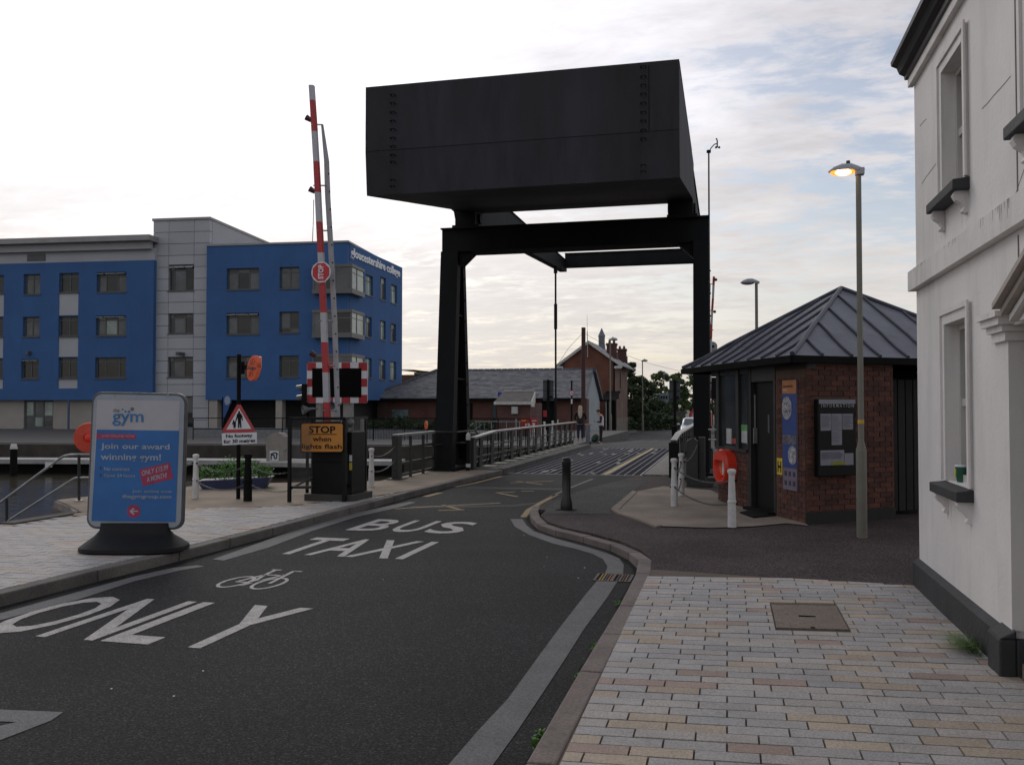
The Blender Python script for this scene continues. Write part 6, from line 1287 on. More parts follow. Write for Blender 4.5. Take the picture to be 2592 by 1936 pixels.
# planter
def leaves(k, c, ext, n, size, flat=.6, rnd=random):
    for _ in range(n):
        while True:
            p = Vector((rnd.uniform(-1, 1), rnd.uniform(-1, 1), rnd.uniform(-1, 1)))
            if p.length < 1: break
        p = Vector((c[0] + p.x * ext[0], c[1] + p.y * ext[1], c[2] + p.z * ext[2])); s = size * rnd.uniform(.5, 1.4); a = Vector((rnd.gauss(0, 1), rnd.gauss(0, 1), rnd.gauss(0, flat))).normalized(); b = a.cross(Vector((rnd.gauss(0, 1), rnd.gauss(0, 1), rnd.gauss(0, 1)))).normalized()
        k.add([p - a * s, p + b * s * .5, p + a * s, p - b * s * .5], [(0, 1, 2, 3)])
leaf_b = M('planter_leaf', (.085, .22, .035), .6, var=.45, scale=9, bump=0)
pl = thing('flower_planter', 'dark blue boat-shaped planter full of bright green leafy plants on the quay', 'planter', (-8.75, 14.35, .1)); a, b = Vector((*G(498, 1239, .1), 0)), Vector((*G(684, 1237, .1), 0)); d = (b - a).normalized(); nn = Vector((-d.y, d.x, 0)); Lp = (b - a).length
k = MB(); k.prism([a + d * .1 + Vector((0, 0, .1)), b - d * .12 + Vector((0, 0, .1)), b + Vector((0, 0, .30)), a + Vector((0, 0, .25))], nn * .5); obj('trough', k, M('planter_blue', (.012, .02, .07), .5), pl)
k = MB()
for _ in range(60): t = random.uniform(.04, .96); hgt = .16 * math.sin(t * math.pi) + .05; q = a + d * (t * Lp) + nn * random.uniform(.05, .45); leaves(k, (q.x, q.y, .34 + hgt * random.random()), (.10, .12, .08 + hgt * .5), 45, .022)
o = obj('plants', k, leaf_b, pl); o['kind'] = 'stuff'
wbol = thing('white_dome_post', 'short white domed mooring post behind the green planter', 'bollard', (*G(643, 1232, .0), 0)); k = MB(); c = VP(645, 1188, 15.6); k.lathe((c[0], 15.6, .1), [(.06, 0), (.06, c[2] - .1), (.045, c[2] - .06), (.015, c[2] - .04)], 12); obj('shaft', k, white_p, wbol, smooth=True)
# steps handrail into the dock
hp_ = Vector(G(200, 1268, .1)); hr_ = thing('steps_handrail', 'galvanised tube handrail sloping down to the dock steps at the far left', 'handrail', (hp_.x, hp_.y, .1))
def H3(x, y, d=0.): s, z = PL(x, y, (hp_.x, hp_.y), AU); return Vector((hp_.x + AU[0] * s, hp_.y + AU[1] * s, z)) + AN * d
k = MB(); k.path([H3(-80, 1325), H3(0, 1272), H3(150, 1161), H3(162, 1154), H3(178, 1151), H3(203, 1150), H3(260, 1150)], .02, 8); obj('top_rail', k, galv, hr_, smooth=True)
k = MB(); k.path([H3(-80, 1384), H3(37, 1307), H3(185, 1212), H3(192, 1209), H3(260, 1208)], .016, 8); obj('lower_rail', k, galv, hr_, smooth=True)
for x, y0, y1 in ((200, 1150, 1268), (17, 1262, 1345)): k = MB(); k.tube(H3(x, y0), H3(x, y1), .022); obj('post', k, steel_g, hr_)
k = MB(); k.box(hp_.x - .06, hp_.x + .06, hp_.y - .05, hp_.y + .05, .1, .115); obj('foot_plate', k, galv, hr_)
# ================================================================ RAILINGS OF THE BRIDGE
lr = thing('left_approach_railing', 'dark grey steel approach railing with curved tube end beside the gantry leg', 'railing', (-6.53, 16.9, .1)); xr0 = -6.5
k = MB(); k.box(xr0 - .07, xr0 + .06, 16.85, 17.08, .1, .98); obj('end_post', k, steel_g, lr)
k = MB(); k.box(xr0 - .14, xr0 + .14, 16.75, 17.2, .1, .125); obj('foot_plate', k, steel_g, lr)
for y_ in (17.75, 18.55, 19.25): k = MB(); k.box(xr0 - .02, xr0 + .02, y_ - .04, y_ + .04, .1, .95); obj('baluster', k, steel_g, lr)
k = MB(); k.box(xr0 - .07, xr0 + .05, 16.85, 19.3, .97, 1.01); obj('top_rail', k, M('railing_cap', (.22, .22, .21), .5, var=.2), lr)
for z in (.70, .38, .14): k = MB(); k.box(xr0 - .015, xr0 + .015, 17.05, 19.3, z, z + .05); obj('mid_rail', k, steel_g, lr)
k = MB(); X2 = -5.95; k.path([(xr0 + .1, 19.2, .99), (X2, 19.25, .99), (X2, 20.7, .99), (X2, 20.92, .93), (X2, 20.98, .80), (X2, 20.9, .70), (xr0 + .1, 19.1, .70)], .02, 8); obj('tube_hoop', k, steel_g, lr, smooth=True)
def parapet(label, X0, Y0, Y1, s=1):
    t_ = thing('bridge_parapet', label, 'railing', (X0, Y0, .1)); ztp = lambda y: .82 + .1 * min(1, (y - Y0) / 2.0)
    k = MB(); k.box(X0 - .06, X0 + .06, Y0 - .12, Y0 + .12, .1, .84); obj('end_post', k, steel_g, t_)
    k = MB(); w_ = .07
    for a, b in ((Y0, Y0 + 2.0), (Y0 + 2.0, Y1)): k.prism([(X0 - w_, a, ztp(a)), (X0 + w_, a, ztp(a)), (X0 + w_, b, ztp(b)), (X0 - w_, b, ztp(b))], (0, 0, .035))
    obj('handrail', k, rail_w, t_)
    k = MB()
    for a, b in ((Y0, Y0 + 2.0), (Y0 + 2.0, Y1)): k.prism([(X0 - .02, a, ztp(a) - .03), (X0 + .02, a, ztp(a) - .03), (X0 + .02, b, ztp(b) - .03), (X0 - .02, b, ztp(b) - .03)], (0, 0, .028))
    obj('under_rail', k, steel_g, t_)
    n = int((Y1 - Y0) / 1.06)
    for i in range(n):
        y_ = Y0 + .6 + i * 1.06; k = MB(); k.prism([(X0 - s * .05, y_, .0), (X0 - s * .05, y_ + .26, .0), (X0 - s * .02, y_ + .26, ztp(y_) - .03), (X0 - s * .02, y_, ztp(y_) - .03)], (s * .04, 0, 0)); obj('wide_post', k, steel_g, t_)
        k = MB(); y2 = y_ + .66; k.path([(X0 + s * .02, y2, ztp(y2) - .03), (X0 + s * .02, y2, .36), (X0 + s * .0, y2, .24), (X0 - s * .06, y2, .16)], .014, 6); obj('thin_post', k, mattblack, t_)
    for z in (.36, .60): k = MB(); k.box(X0 + s * .005, X0 + s * .035, Y0, Y1, z, z + .035); obj('mid_rail', k, steel_g, t_)
    k = MB(); k.box(X0 - s * .10, X0 - s * .06, Y0, Y1, -.25, .24); obj('edge_girder', k, steel_g, t_); return t_
parapet('left bridge parapet of dark steel posts with a pale handrail along the footway', -5.76, 19.9, 34.2); parapet('right bridge parapet of black steel behind the concrete apron', -1.12, 19.4, 34.0, -1)
k = MB(); k.box(-1.22, -1.02, 19.25, 19.32, .05, .80); tag(obj('parapet_end_plate', k, black), 'black steel end plate closing the near end of the right bridge parapet', 'plate')
bps = thing('black_white_post', 'black mooring post with a white pointed cap between leg and left parapet', 'bollard', (*G(1185, 1191, .1), .1)); g_ = G(1185, 1191, .1)
k = MB(); k.tube((g_[0], g_[1], .1), (g_[0], g_[1], .88), .05, n=12); obj('shaft', k, black, bps)
k = MB(); k.lathe((g_[0], g_[1], .80), [(.054, 0), (.054, .12), (.02, .17), (.005, .18)], 12); obj('cap', k, white_p, bps); k = MB(); k.tube((g_[0], g_[1], .18), (g_[0], g_[1], .26), .055, n=12); obj('white_band', k, white_p, bps)
ep = thing('steel_end_post', 'dark green-grey steel railing end post with tube loop beside the white bollards', 'railing post', (*G(1752, 1230, .05), .05)); g_ = G(1752, 1230, .05)
k = MB(); k.box(g_[0] - .11, g_[0] + .11, g_[1], g_[1] + .3, .04, .90); k.prism([(g_[0] - .11, g_[1], .90), (g_[0] + .11, g_[1], .90), (g_[0] + .02, g_[1], .98)], (0, .3, 0)); obj('box_post', k, M('dark_green_grey', (.04, .045, .042), .5), ep)
k = MB(); k.box(g_[0] + .12, g_[0] + .24, g_[1] + .1, g_[1] + .35, .04, .98); obj('side_post', k, MC['dark_green_grey'], ep)
k = MB(); k.prism([(g_[0] - .13, g_[1] - .03, .05), (g_[0] + .38, g_[1] - .03, .05), (g_[0] + .5, g_[1] - .03, .22), (g_[0] + .30, g_[1] - .03, .22), (g_[0] + .15, g_[1] - .03, .13)], (0, .3, 0)); obj('foot', k, MC['dark_green_grey'], ep)
k = MB(); k.path([(g_[0] + .08, g_[1] - .02, .98), (g_[0] - .12, g_[1] - .02, 1.0), (g_[0] - .20, g_[1] - .02, .96), (g_[0] - .21, g_[1] - .02, .74), (g_[0] - .17, g_[1] - .02, .70), (g_[0] - .1, g_[1] - .02, .69)], .014, 8); obj('tube_loop', k, steel_g, ep, smooth=True)
wr = thing('white_side_railing', 'white painted railing with horizontal rails between the gantry post and the kiosk', 'railing', (-.42, 18.5, .05))
for x, Y_, y0, y1, w_ in ((1818, 18, 1036, 1126, 3.2), (1811, 18, 1138, 1231, 5.5)): k = MB(); k.box(V(x - w_, y1, Y_)[0], V(x + w_, y1, Y_)[0], Y_, Y_ + .06, V(x, y1, Y_)[1], V(x, y0, Y_)[1]); obj('post', k, white_p, wr)
for y in (1087, 1112, 1183): k = MB(); a, b = Vector(VP(1793, y, 18.02)), Vector(VP(1815, y, 18.02)); k.tube(a, b, .014, n=6); obj('rail', k, white_p if y < 1180 else steel_g, wr)
# ================================================================ LAMPS AND MASTS
lamp_m = M('lamp_column', (.16, .155, .125), .55, var=.12, scale=4, bump=.05); head_m = M('lamp_head_grey', (.30, .31, .33), .35, var=.08, bump=0)
def street_lamp(label, loc, H_, lit=False, flip=-1, sc_=1., grp='street lamps'):
    t_ = thing('street_lamp', label, 'street lamp', loc, grp, world=False); k = MB(); s = sc_
    k.lathe((0, 0, 0), [(.058 * s, 0), (.058 * s, H_ * .235), (.056 * s, H_ * .238), (.033 * s, H_ * .262), (.030 * s, H_)], 18); obj('column', k, lamp_m, t_, smooth=True)
    k = MB(); f = flip; n = 14; ringn = []
    prof = [(-.05, .030, .0), (.02, .055, .02), (.10, .085, .035), (.20, .095, .035), (.29, .075, .02), (.345, .02, .0)]
    for x, w_, h_ in prof: ringn.append([(f * (x - .02) * s, w_ * s * math.cos(math.pi * i / n), H_ + .02 + (h_ * s * 2.2 + .012) * math.sin(math.pi * i / n)) for i in range(n + 1)])
    for r_ in ringn: k.v += r_
    for j in range(len(ringn) - 1):
        for i in range(n): k.f.append((j * (n + 1) + i, j * (n + 1) + i + 1, (j + 1) * (n + 1) + i + 1, (j + 1) * (n + 1) + i)); k.m.append(0)
    k.box(f * -.06 * s, f * .03 * s, -.05 * s, .05 * s, H_ - .03, H_ + .045); hd = obj('lamp_head', k, head_m, t_, smooth=True)
    k = MB(); k.ball((f * .17 * s, 0, H_ + .012), .12 * s, 14, (1.15, .62, .38)); o = obj('bowl', k, M('lit_bowl', (.9, .45, .12), .3, emis=((1, .36, .05), 1.5)) if lit else M('clear_bowl', (.25, .26, .27), .2), hd, smooth=True); o.location = (0, 0, 0)
    if lit:
        k = MB(); k.ball((f * .17 * s, -.0, H_ + .0), .07 * s, 12, (1.3, .8, .55)); o = obj('glowing_lamp', k, M('lamp_glow', (1, .7, .3), .4, emis=((1, .62, .25), 8)), hd, smooth=True); o.location = (0, -.045 * s, -.0)
    k = MB(); k.tube((f * .11 * s, 0, H_ + .09), (f * .11 * s, 0, H_ + .14), .028, .02, 12); k.box(f * .11 * s - .02, f * .11 * s + .02, -.02, .02, H_ + .08, H_ + .1); o = obj('photocell', k, steel_g, hd); o.location = (0, 0, 0)
    return t_
lx, ly = G(2182, 1360, .1); lmp = street_lamp('tall lit street lamp glowing orange beside the kiosk and white house', (lx, ly, .1), V(2184, 436, ly)[1] - .1, True)
k = MB(); z = V(2181, 1068, ly)[1] - .1; k.lathe((0, 0, z - .02), [(.0355, 0), (.0355, .045)], 14); obj('yellow_tag', k, M('tag_yellow', (.55, .33, .03), .5), lmp)
l2 = street_lamp('unlit grey street lamp rising behind the kiosk roof', (*G(1915, 1100, 0)[:0], V(1915, 800, 36)[0], 36, .0), V(1915, 716, 36)[1], False, -1, 1.9)
for (px, yt, Yl, lab, zb, fl) in ((1545, 861, 60, 'street lamp in front of the tall gabled brick house', -.7, 1), (1626.5, 914, 76, 'street lamp in front of the dark trees beyond the bridge', -.7, 1), (1681, 947, 100, 'furthest street lamp, small against the trees at the far road', -.75, 1)):
    c = copy_tree(lmp, None, (V(px, 1000, Yl)[0], Yl, zb), R(180) if fl > 0 else 0, lab)
    for ch in list(c.children):
        if ch.name.startswith('yellow_tag'): bpy.data.objects.remove(ch); continue
        for g in list(ch.children):
            if g.name.startswith('glowing'): bpy.data.objects.remove(g)
            elif g.name.startswith('bowl'): g.data = g.data.copy(); g.data.materials[0] = MC['clear_bowl']
    sH = (V(px, yt, Yl)[1] - zb) / (V(2184, 436, ly)[1] - .1); c.scale = (sH, sH, sH)
am = thing('anemometer_mast', 'thin mast with a cup anemometer beside the right gantry post', 'mast', (V(1794.5, 560, 20.7)[0], 20.7, .1)); q = lambda x, y: VP(x, y, 20.7); k = MB()
k.tube((q(1794, 560)[0], 20.7, .1), q(1794, 386), .022, .018); obj('pole', k, steel_g, am); k = MB(); k.path([q(1794, 386), q(1800, 375), q(1808, 366), q(1815.5, 364)], .013, 6); obj('arm', k, steel_g, am)
k = MB(); k.tube(q(1794, 387), q(1794, 381), .05); obj('clamp', k, mattblack, am); k = MB(); k.tube(q(1815.5, 356), q(1815.5, 373), .016); k.tube(q(1813, 351), q(1816, 357), .02, .01); k.tube(q(1812, 373.5), q(1821, 373.5), .008)
for x in (1812.5, 1820.5): k.ball(q(x, 373.5), .028, 8)
obj('cups', k, steel_g, am)
mp_ = thing('thin_mast', 'tall dark red-brown pole standing behind the bridge railing, left of the brick house', 'pole', (V(1476, 1060, 44)[0], 44, -.2)); k = MB(); a = V(1477, 829, 44); k.tube((V(1476, 1060, 44)[0], 44, -.25), (a[0], 44, a[1]), .105, n=10); obj('shaft', k, M('rust_brown', (.055, .018, .016), .7), mp_)
ae = thing('roof_aerial', 'thin white whip aerial fixed to the gable of the tall brick house', 'aerial', VP(1487, 905, 68.6)); k = MB(); k.tube(VP(1487.5, 904, 68.6), VP(1486.5, 838, 68.6), .035, n=6); k.tube(VP(1486.5, 838, 68.6), VP(1486, 797, 68.6), .018, .01, 6); obj('rod', k, M('aerial_white', (.4, .4, .4), .5), ae)
k = MB(); pts = []
for i in range(15): t = i / 14; pts.append(VP(1483 + t * 250, 846 + t * 95 - 14 * math.sin(t * math.pi) * -1, 68 - t * 10))
k.path(pts, .012, 4); tag(obj('overhead_wire', k, mattblack), 'thin overhead wire sloping down to the right from the house aerial', 'wire')
k = MB(); k.path([VP(1474, 844, 68), VP(1440, 880, 64), VP(1404, 934, 60)], .012, 4); tag(obj('stay_wire', k, mattblack), 'thin stay wire sloping down to the left from the red-brown pole', 'wire')
# ================================================================ FAR BARRIER
FB = 34.5
b2 = thing('barrier_boom', 'distant raised red and white boom seen just right of the gantry post', 'barrier', (V(1800, 1060, FB)[0], FB, 0))
seg = [(1807, 700, 6), (1806, 722, 6), (1804.5, 756, 5.8), (1802.5, 787, 5.6), (1801, 821, 5.6), (1800, 855, 5.6), (1798.5, 905, 6), (1797.5, 950, 7), (1796, 987, 7.5), (1795, 1020, 7.5), (1794, 1060, 7.5)]
for i in range(len(seg) - 1): a, b = seg[i], seg[i + 1]; obj('boom_section', bar_seg(MB(), a[0], a[1], b[0], b[1], a[2], b[2], FB), MC['boom_white'] if i % 2 else red_b, b2)
k = MB(); bar_seg(k, 1798, 719, 1794.5, 850, 2, 3.2, FB + .15, .02); bar_seg(k, 1794.5, 850, 1793, 1060, 3.2, 4, FB + .15, .02); obj('counter_arm', k, MC['arm_grey_white'], b2)
for x, y in ((1812, 708), (1809, 789)): k = MB(); k.ball(VP(x, y, FB), .06, 8); obj('boom_lamp', k, MC['lamp_black_red'], b2)
for y in (719, 786, 835): k = MB(); k.tube(VP(1796, y, FB), VP(1806, y, FB), .016, n=6); obj('strut', k, galv, b2)
k = MB(); c = VP(1803, 877, FB + .1); k.tube((c[0], c[1], c[2]), (c[0], c[1] + .1, c[2]), .19, n=20); o = obj('pulley', k, M('pulley_grey', (.28, .28, .27), .5), b2); k = MB(); k.tube((c[0] + .03, c[1] - .01, c[2]), (c[0] + .03, c[1], c[2]), .05, n=10); obj('pulley_hub', k, mattblack, b2)
s2 = thing('signal_board', 'black signal board with a white arrow plate, half hidden under the kiosk eaves', 'traffic signal', (V(1812, 1060, 35)[0], 35, 0)); k = MB(); k.prism([VP(x, y, 35) for x, y in ((1800, 955), (1830, 955), (1830, 1010), (1800, 1010))], (0, .05, 0)); obj('backboard', k, sign_k, s2)
k = MB(); k.prism([VP(x, y, 34.97) for x, y in ((1799, 941), (1810, 941), (1818, 937), (1830, 940), (1830, 954), (1799, 954))], (0, .02, 0)); obj('white_plate', k, sign_w, s2); k = MB(); k.prism([VP(x, y, 34.96) for x, y in ((1805.5, 943), (1806.5, 943), (1806.5, 949), (1808, 949), (1806, 952.5), (1804, 949), (1805.5, 949))], (0, -.008, 0)); obj('arrow', k, sign_k, s2)
k = MB(); k.tube((V(1812, 1010, 35)[0], 35.03, 0), VP(1812, 1008, 35.03), .06); obj('post', k, steel_g, s2)
# ================================================================ FAR SIGNS
def sign_back(label, x0, x1, y0, y1, xp, yb, Y, zb):
    t_ = thing('road_sign_back', label, 'road sign', (V(xp, yb, Y)[0], Y, zb)); k = MB(); k.prism([VP(x, y, Y) for x, y in ((x0, y0), (x1, y0), (x1, y1), (x0, y1))], (0, .03, 0)); obj('plate', k, M('sign_back_grey', (.055, .065, .072), .6), t_)
    k = MB(); k.tube((V(xp, 1000, Y)[0], Y - .05, zb), VP(xp, y0 - 1, Y - .05), .055); obj('post', k, mattblack, t_)
    for yy in (y0 + 4, (y0 + y1) / 2, y1 - 5): k = MB(); k.prism([VP(x0 + 1, yy, Y - .03), VP(x1 - 1, yy, Y - .03), VP(x1 - 1, yy + 1, Y - .03), VP(x0 + 1, yy + 1, Y - .03)], (0, .025, 0)); obj('stiffening_rail', k, mattblack, t_)
    k = MB(); c = ((x0 + x1) / 2 + (x1 - x0) * .28, y1 - 10); k.prism([VP(c[0] - 3, c[1] - 2, Y - .02), VP(c[0] + 3, c[1] - 2, Y - .02), VP(c[0] + 3, c[1] + 2, Y - .02), VP(c[0] - 3, c[1] + 2, Y - .02)], (0, -.06, 0)); obj('sign_lamp_box', k, mattblack, t_)
sign_back('grey back of a tall road sign left of the lifting rod', 1374.5, 1401, 962, 1014, 1387.5, 1080, 38, 0); sign_back('grey back of a road sign on a pole at the right end of the bridge', 1694, 1722, 962, 1015, 1708, 1085, 35.5, 0)
rs_ = thing('round_road_sign', 'small round red-edged sign on a black pole in front of the slate roof', 'road sign', (V(1447, 1070, 52)[0], 52, -.5)); k = MB(); k.tube((V(1447, 1070, 52)[0], 52, -.5), VP(1447, 963, 52), .05, n=8); obj('pole', k, mattblack, rs_)
c = Vector(VP(1447, 995, 51.9)); disc(c, .155, 20, 0, .01, sign_r, 'red_ring', rs_); disc(c, .115, 20, .012, .016, sign_w, 'white_face', rs_); text_on('number', '20', (c.x - .07, c.y - .018, c.z - .045), (1, 0, 0), (0, 0, 1), .14, .09, sign_k, rs_, .002, .03)
k = MB(); k.prism([VP(1445, 1010, 51.9), VP(1449, 1010, 51.9), VP(1449, 1022, 51.9), VP(1445, 1022, 51.9)], (0, .01, 0)); obj('sticker_plate', k, sign_w, rs_)
for nm, lab, x0, x1, y0, y1, Y, m_, cat in (('red_box', 'bright red post box sized panel on the dark wall behind the railing', 1375, 1386, 1039, 1055, 46, M('post_red', (.42, .02, .02), .5), 'box'), ('blue_notice', 'small blue notice beside the hut roof', 1260, 1268, 992, 1004, 50, M('notice_blue', (.02, .04, .25), .5), 'sign'),
    ('litter_bin', 'dark grey litter bin by the right end of the bridge', 1700.5, 1714, 1078, 1118, 34.4, mattblack, 'bin')):
    k = MB(); a, b = VP(x0, y1, Y), VP(x1, y0, Y); k.box(a[0], b[0], Y, Y + .35, a[2], b[2]); tag(obj(nm, k, m_), lab, cat)
hb_ = thing('red_hoarding', 'red advertising banner with white and yellow lettering behind the bridge railing', 'banner', (V(1338, 1086, 42)[0], 42, -.2)); k = MB(); a, b = VP(1317, 1090, 42), VP(1360, 1058, 42); k.box(a[0], b[0], 42, 42.05, a[2], b[2]); obj('sheet', k, M('banner_red', (.34, .02, .02), .6), hb_)
for x0, x1, y0, y1, m_ in ((1320, 1331, 1063, 1066, M('banner_yellow', (.6, .4, .05), .6)), (1330, 1333, 1072, 1078, sign_w), (1336, 1341, 1071, 1077, sign_w), (1330, 1342, 1081, 1083, sign_w), (1347, 1358, 1064, 1066, sign_w)): k = MB(); a, b = VP(x0, y1, 42), VP(x1, y0, 42); k.box(a[0], b[0], 41.97, 41.999, a[2], b[2]); obj('lettering', k, m_, hb_)
rr = thing('ramp_railing', 'pale tubular railing round the steps beyond the gantry leg', 'railing', (V(1210, 1095, 40)[0], 40, 0)); zr0 = V(1210, 1098, 40)[1]
k = MB(); k.path([VP(1202, 1067, 40), VP(1318, 1067.5, 40)], .025, 6); k.path([VP(1190, 1078, 39.5), VP(1198, 1071, 39.5)], .03, 6); k.path([VP(1190, 1096, 40), VP(1220, 1074, 40)], .022, 6); obj('top_rail', k, galv, rr)
for x in (1202, 1206, 1214, 1226, 1244, 1282, 1306, 1315): k = MB(); a = VP(x, 1067 if x != 1306 else 1058, 40); k.tube((a[0], 40, zr0 - .3), a, .018 if x != 1306 else .04, n=6); obj('baluster', k, galv, rr)
k = MB(); a, b = VP(1183, 1118, 39), VP(1256, 1097, 39); k.box(a[0], b[0], 39, 41.5, -.6, b[2]); struct(obj('ramp_wall', k, M('ramp_stone', (.10, .095, .085), .9, var=.3, scale=3)))
for i, (x, yt, Y) in enumerate(((1340.5, 1074, 41), (1351, 1071, 41.5), (1371, 1080, 40), (1378, 1067, 42), (1399, 1065, 43))):
    c = copy_tree(bl0, None, (V(x, 1090, Y)[0], Y, -.02), 0, ['leftmost of the far white bollards, in front of the red banner', 'far white bollard at the right edge of the red banner', 'far white bollard lowest behind the bridge handrail', 'far white bollard just left of the grey sign back', 'far white bollard directly right of the grey sign back'][i]); zz = V(x, yt, Y)[1]; s = (zz + .02) / .71; c.scale = (1.2, 1.2, s)
fl_ = thing('far_white_posts_chain', 'chain looped between two white bollards left of the woman', 'chain', VP(1399, 1068, 43)); k = MB(); a, b = Vector(VP(1401, 1070, 43)), Vector(VP(1412, 1070, 43)); k.path([a.lerp(b, t / 6) - Vector((0, 0, .4 * (t / 6) * (1 - t / 6))) for t in range(7)], .02, 5); obj('links', k, galv, fl_)
k = MB(); k.tube(VP(1412, 1075, 43), VP(1412, 1062, 43), .03, n=6); obj('short_post', k, white_p, fl_)
ring_disc('life_ring_housing', 'small orange lifebuoy housing on the far quay in front of the low brick building', 1079, 1076, 3.6, 11, 36, 0, orange)
cb_ = thing('counter_post', 'grey square pedestal between the woman and the man on the bridge footway', 'pedestal', (*G(1489, 1119, .12), .12)); g_ = G(1489, 1119, .12); w_ = 6.5 / F * g_[1] ; zt_p = VP(1489, 1075, g_[1])[2]; k = MB(); k.box(g_[0] - w_, g_[0] + w_ * .6, g_[1], g_[1] + .2, .12, zt_p); obj('shaft', k, M('pedestal_grey', (.16, .17, .20), .6), cb_)
k = MB(); k.box(g_[0] - w_ - .04, g_[0] + w_ * .6 + .1, g_[1] - .02, g_[1] + .22, zt_p, zt_p + .04); obj('cap', k, M('cap_salmon', (.42, .26, .20), .6), cb_)
# ================================================================ DOCK: PONTOON, MONUMENT, FLAG, FAR EDGE
pn = thing('floating_pontoon', 'long pale floating pontoon walkway along the far side of the dock', 'pontoon', (-20, 29, -.9)); a, b = Vector(G(-300, 1161, -.42)), Vector(G(1010, 1167, -.42)); d = (b - a).normalized(); nn = Vector((-d.y, d.x)); k = MB()
k.slab([tuple(a), tuple(b), tuple(b + nn * 1.2), tuple(a + nn * 1.2)], -.58, -.42); obj('deck', k, M('pontoon_pale', (.30, .30, .29), .7, var=.2, scale=2), pn)
k = MB(); k.slab([tuple(a + nn * .3), tuple(b + nn * .3), tuple(b + nn * 1.0), tuple(a + nn * 1.0)], -1.1, -.581); obj('floats', k, mattblack, pn)
ji = thing('stone_marker', 'pale rounded-top stone marker with a black symbol panel on the jetty', 'marker', (*G(696, 1168, -.42), -.42)); g_ = G(696, 1168, -.42); Yj = g_[1] + .1
def J(x, y, d=0.): return VP(x, y, Yj - d)
k = MB(); k.prism([J(x, y) for x, y in ((674, 1169), (716, 1169), (716, 1140), (718, 1139), (718, 1104), (714, 1102), (712, 1098), (704, 1095), (694, 1095), (684, 1100), (680, 1103), (673, 1106), (673, 1139), (674, 1141))], (0, .4, 0)); obj('stone', k, M('pale_stone', (.26, .24, .21), .9, var=.15, scale=3), ji)
k = MB(); k.prism([J(x, y, .02) for x, y in ((683, 1141), (705, 1141), (705, 1166), (683, 1166))], (0, .018, 0)); obj('panel', k, sign_w, ji)
def jb(pts): k = MB(); k.path([J(x, y, .03) for x, y in pts], .02, 5); obj('symbol', k, sign_k, ji)
jb([(686, 1163), (686, 1153), (688, 1151), (692, 1151), (694, 1153), (694, 1159), (697, 1161), (700, 1159), (700, 1146)]); jb([(685, 1149), (697, 1145)]); jb([(697, 1145), (703, 1149)])
k = MB(); k.slab([G(655, 1170, -.40), G(790, 1172, -.40), G(782, 1164, -.40), G(668, 1163, -.40)], -.55, -.40); struct(obj('jetty', k, M('jetty_pale', (.28, .27, .25), .8)))
fg = thing('feather_flag', 'blue and white feather banner flag standing before the college entrance', 'flag', (V(568, 1090, 42)[0], 42, 0)); k = MB(); k.prism([VP(x, y, 42) for x, y in ((564, 1015), (566, 1006), (571, 1003), (578, 1004), (584, 1011), (585, 1019), (580, 1028), (573, 1045), (565, 1062), (563.5, 1090))], (0, .03, 0)); obj('banner', k, M('flag_blue', (.03, .08, .25), .7), fg)
k = MB(); c = Vector(VP(575, 1014, 41.97)); k.prism([(c.x + .17 * math.cos(t * .524) , 41.97, c.z + .24 * math.sin(t * .524)) for t in range(12)], (0, .02, 0)); obj('pale_disc', k, M('flag_pale', (.28, .32, .42), .7), fg); k = MB(); k.tube(VP(563, 1108, 42), VP(563.5, 1005, 42), .03, n=6); obj('pole', k, mattblack, fg)
mpz = thing('mooring_post', 'black mooring post with a white cap in the dock at the far left', 'mooring post', (V(34, 1150, 27)[0], 27, -.95)); k = MB(); k.tube((V(35, 1150, 27)[0], 27, -1.2), VP(35, 1132, 27), .12); obj('pile', k, mattblack, mpz); k = MB(); k.tube(VP(35, 1136, 27), VP(35, 1123, 27), .13, .09); obj('cap', k, white_p, mpz)
k = MB(); a, b = VP(114, 1182, 28), VP(131, 1170, 28); k.box(a[0], b[0], 28, 28.03, a[2], b[2]); tag(obj('pontoon_sign', k, sign_w), 'small white plate with a dark mark on the pontoon edge', 'sign')
for i in range(15):
    a_ = Vector((-60 + i * 3.5, 0)); 
pf = thing('promenade_railing', 'thin dark railing along the far quay in front of the college', 'railing', (-20, 36, 0)); a, b = Vector((-24, 36.5, 0)), Vector((-8.5, 38.5, 0)); k = MB()
for z in (.5, 1.0): k.tube(a + Vector((0, 0, z)), b + Vector((0, 0, z)), .02, n=5)
obj('rails', k, mattblack, pf)
for i in range(12): p = a.lerp(b, i / 11); k = MB(); k.tube(p, p + Vector((0, 0, 1.02)), .022, n=6); obj('post', k, mattblack, pf)
k = MB(); 
for i in range(150): p = a.lerp(b, .30 + .7 * i / 150); k.box(p.x - .006, p.x + .006, p.y - .006, p.y + .006, .05, 1.0)
o = obj('pickets', k, mattblack, pf); o['kind'] = 'stuff'
pb2 = thing('roadside_rail', 'low pale kerb wall on the far quay beside the low brick building', 'wall', (-16, 40, 0)); k = MB(); k.box(-30, -12.5, 40, 40.2, 0, .45); obj('wall', k, M('far_low_wall', (.17, .175, .18), .8), pb2)
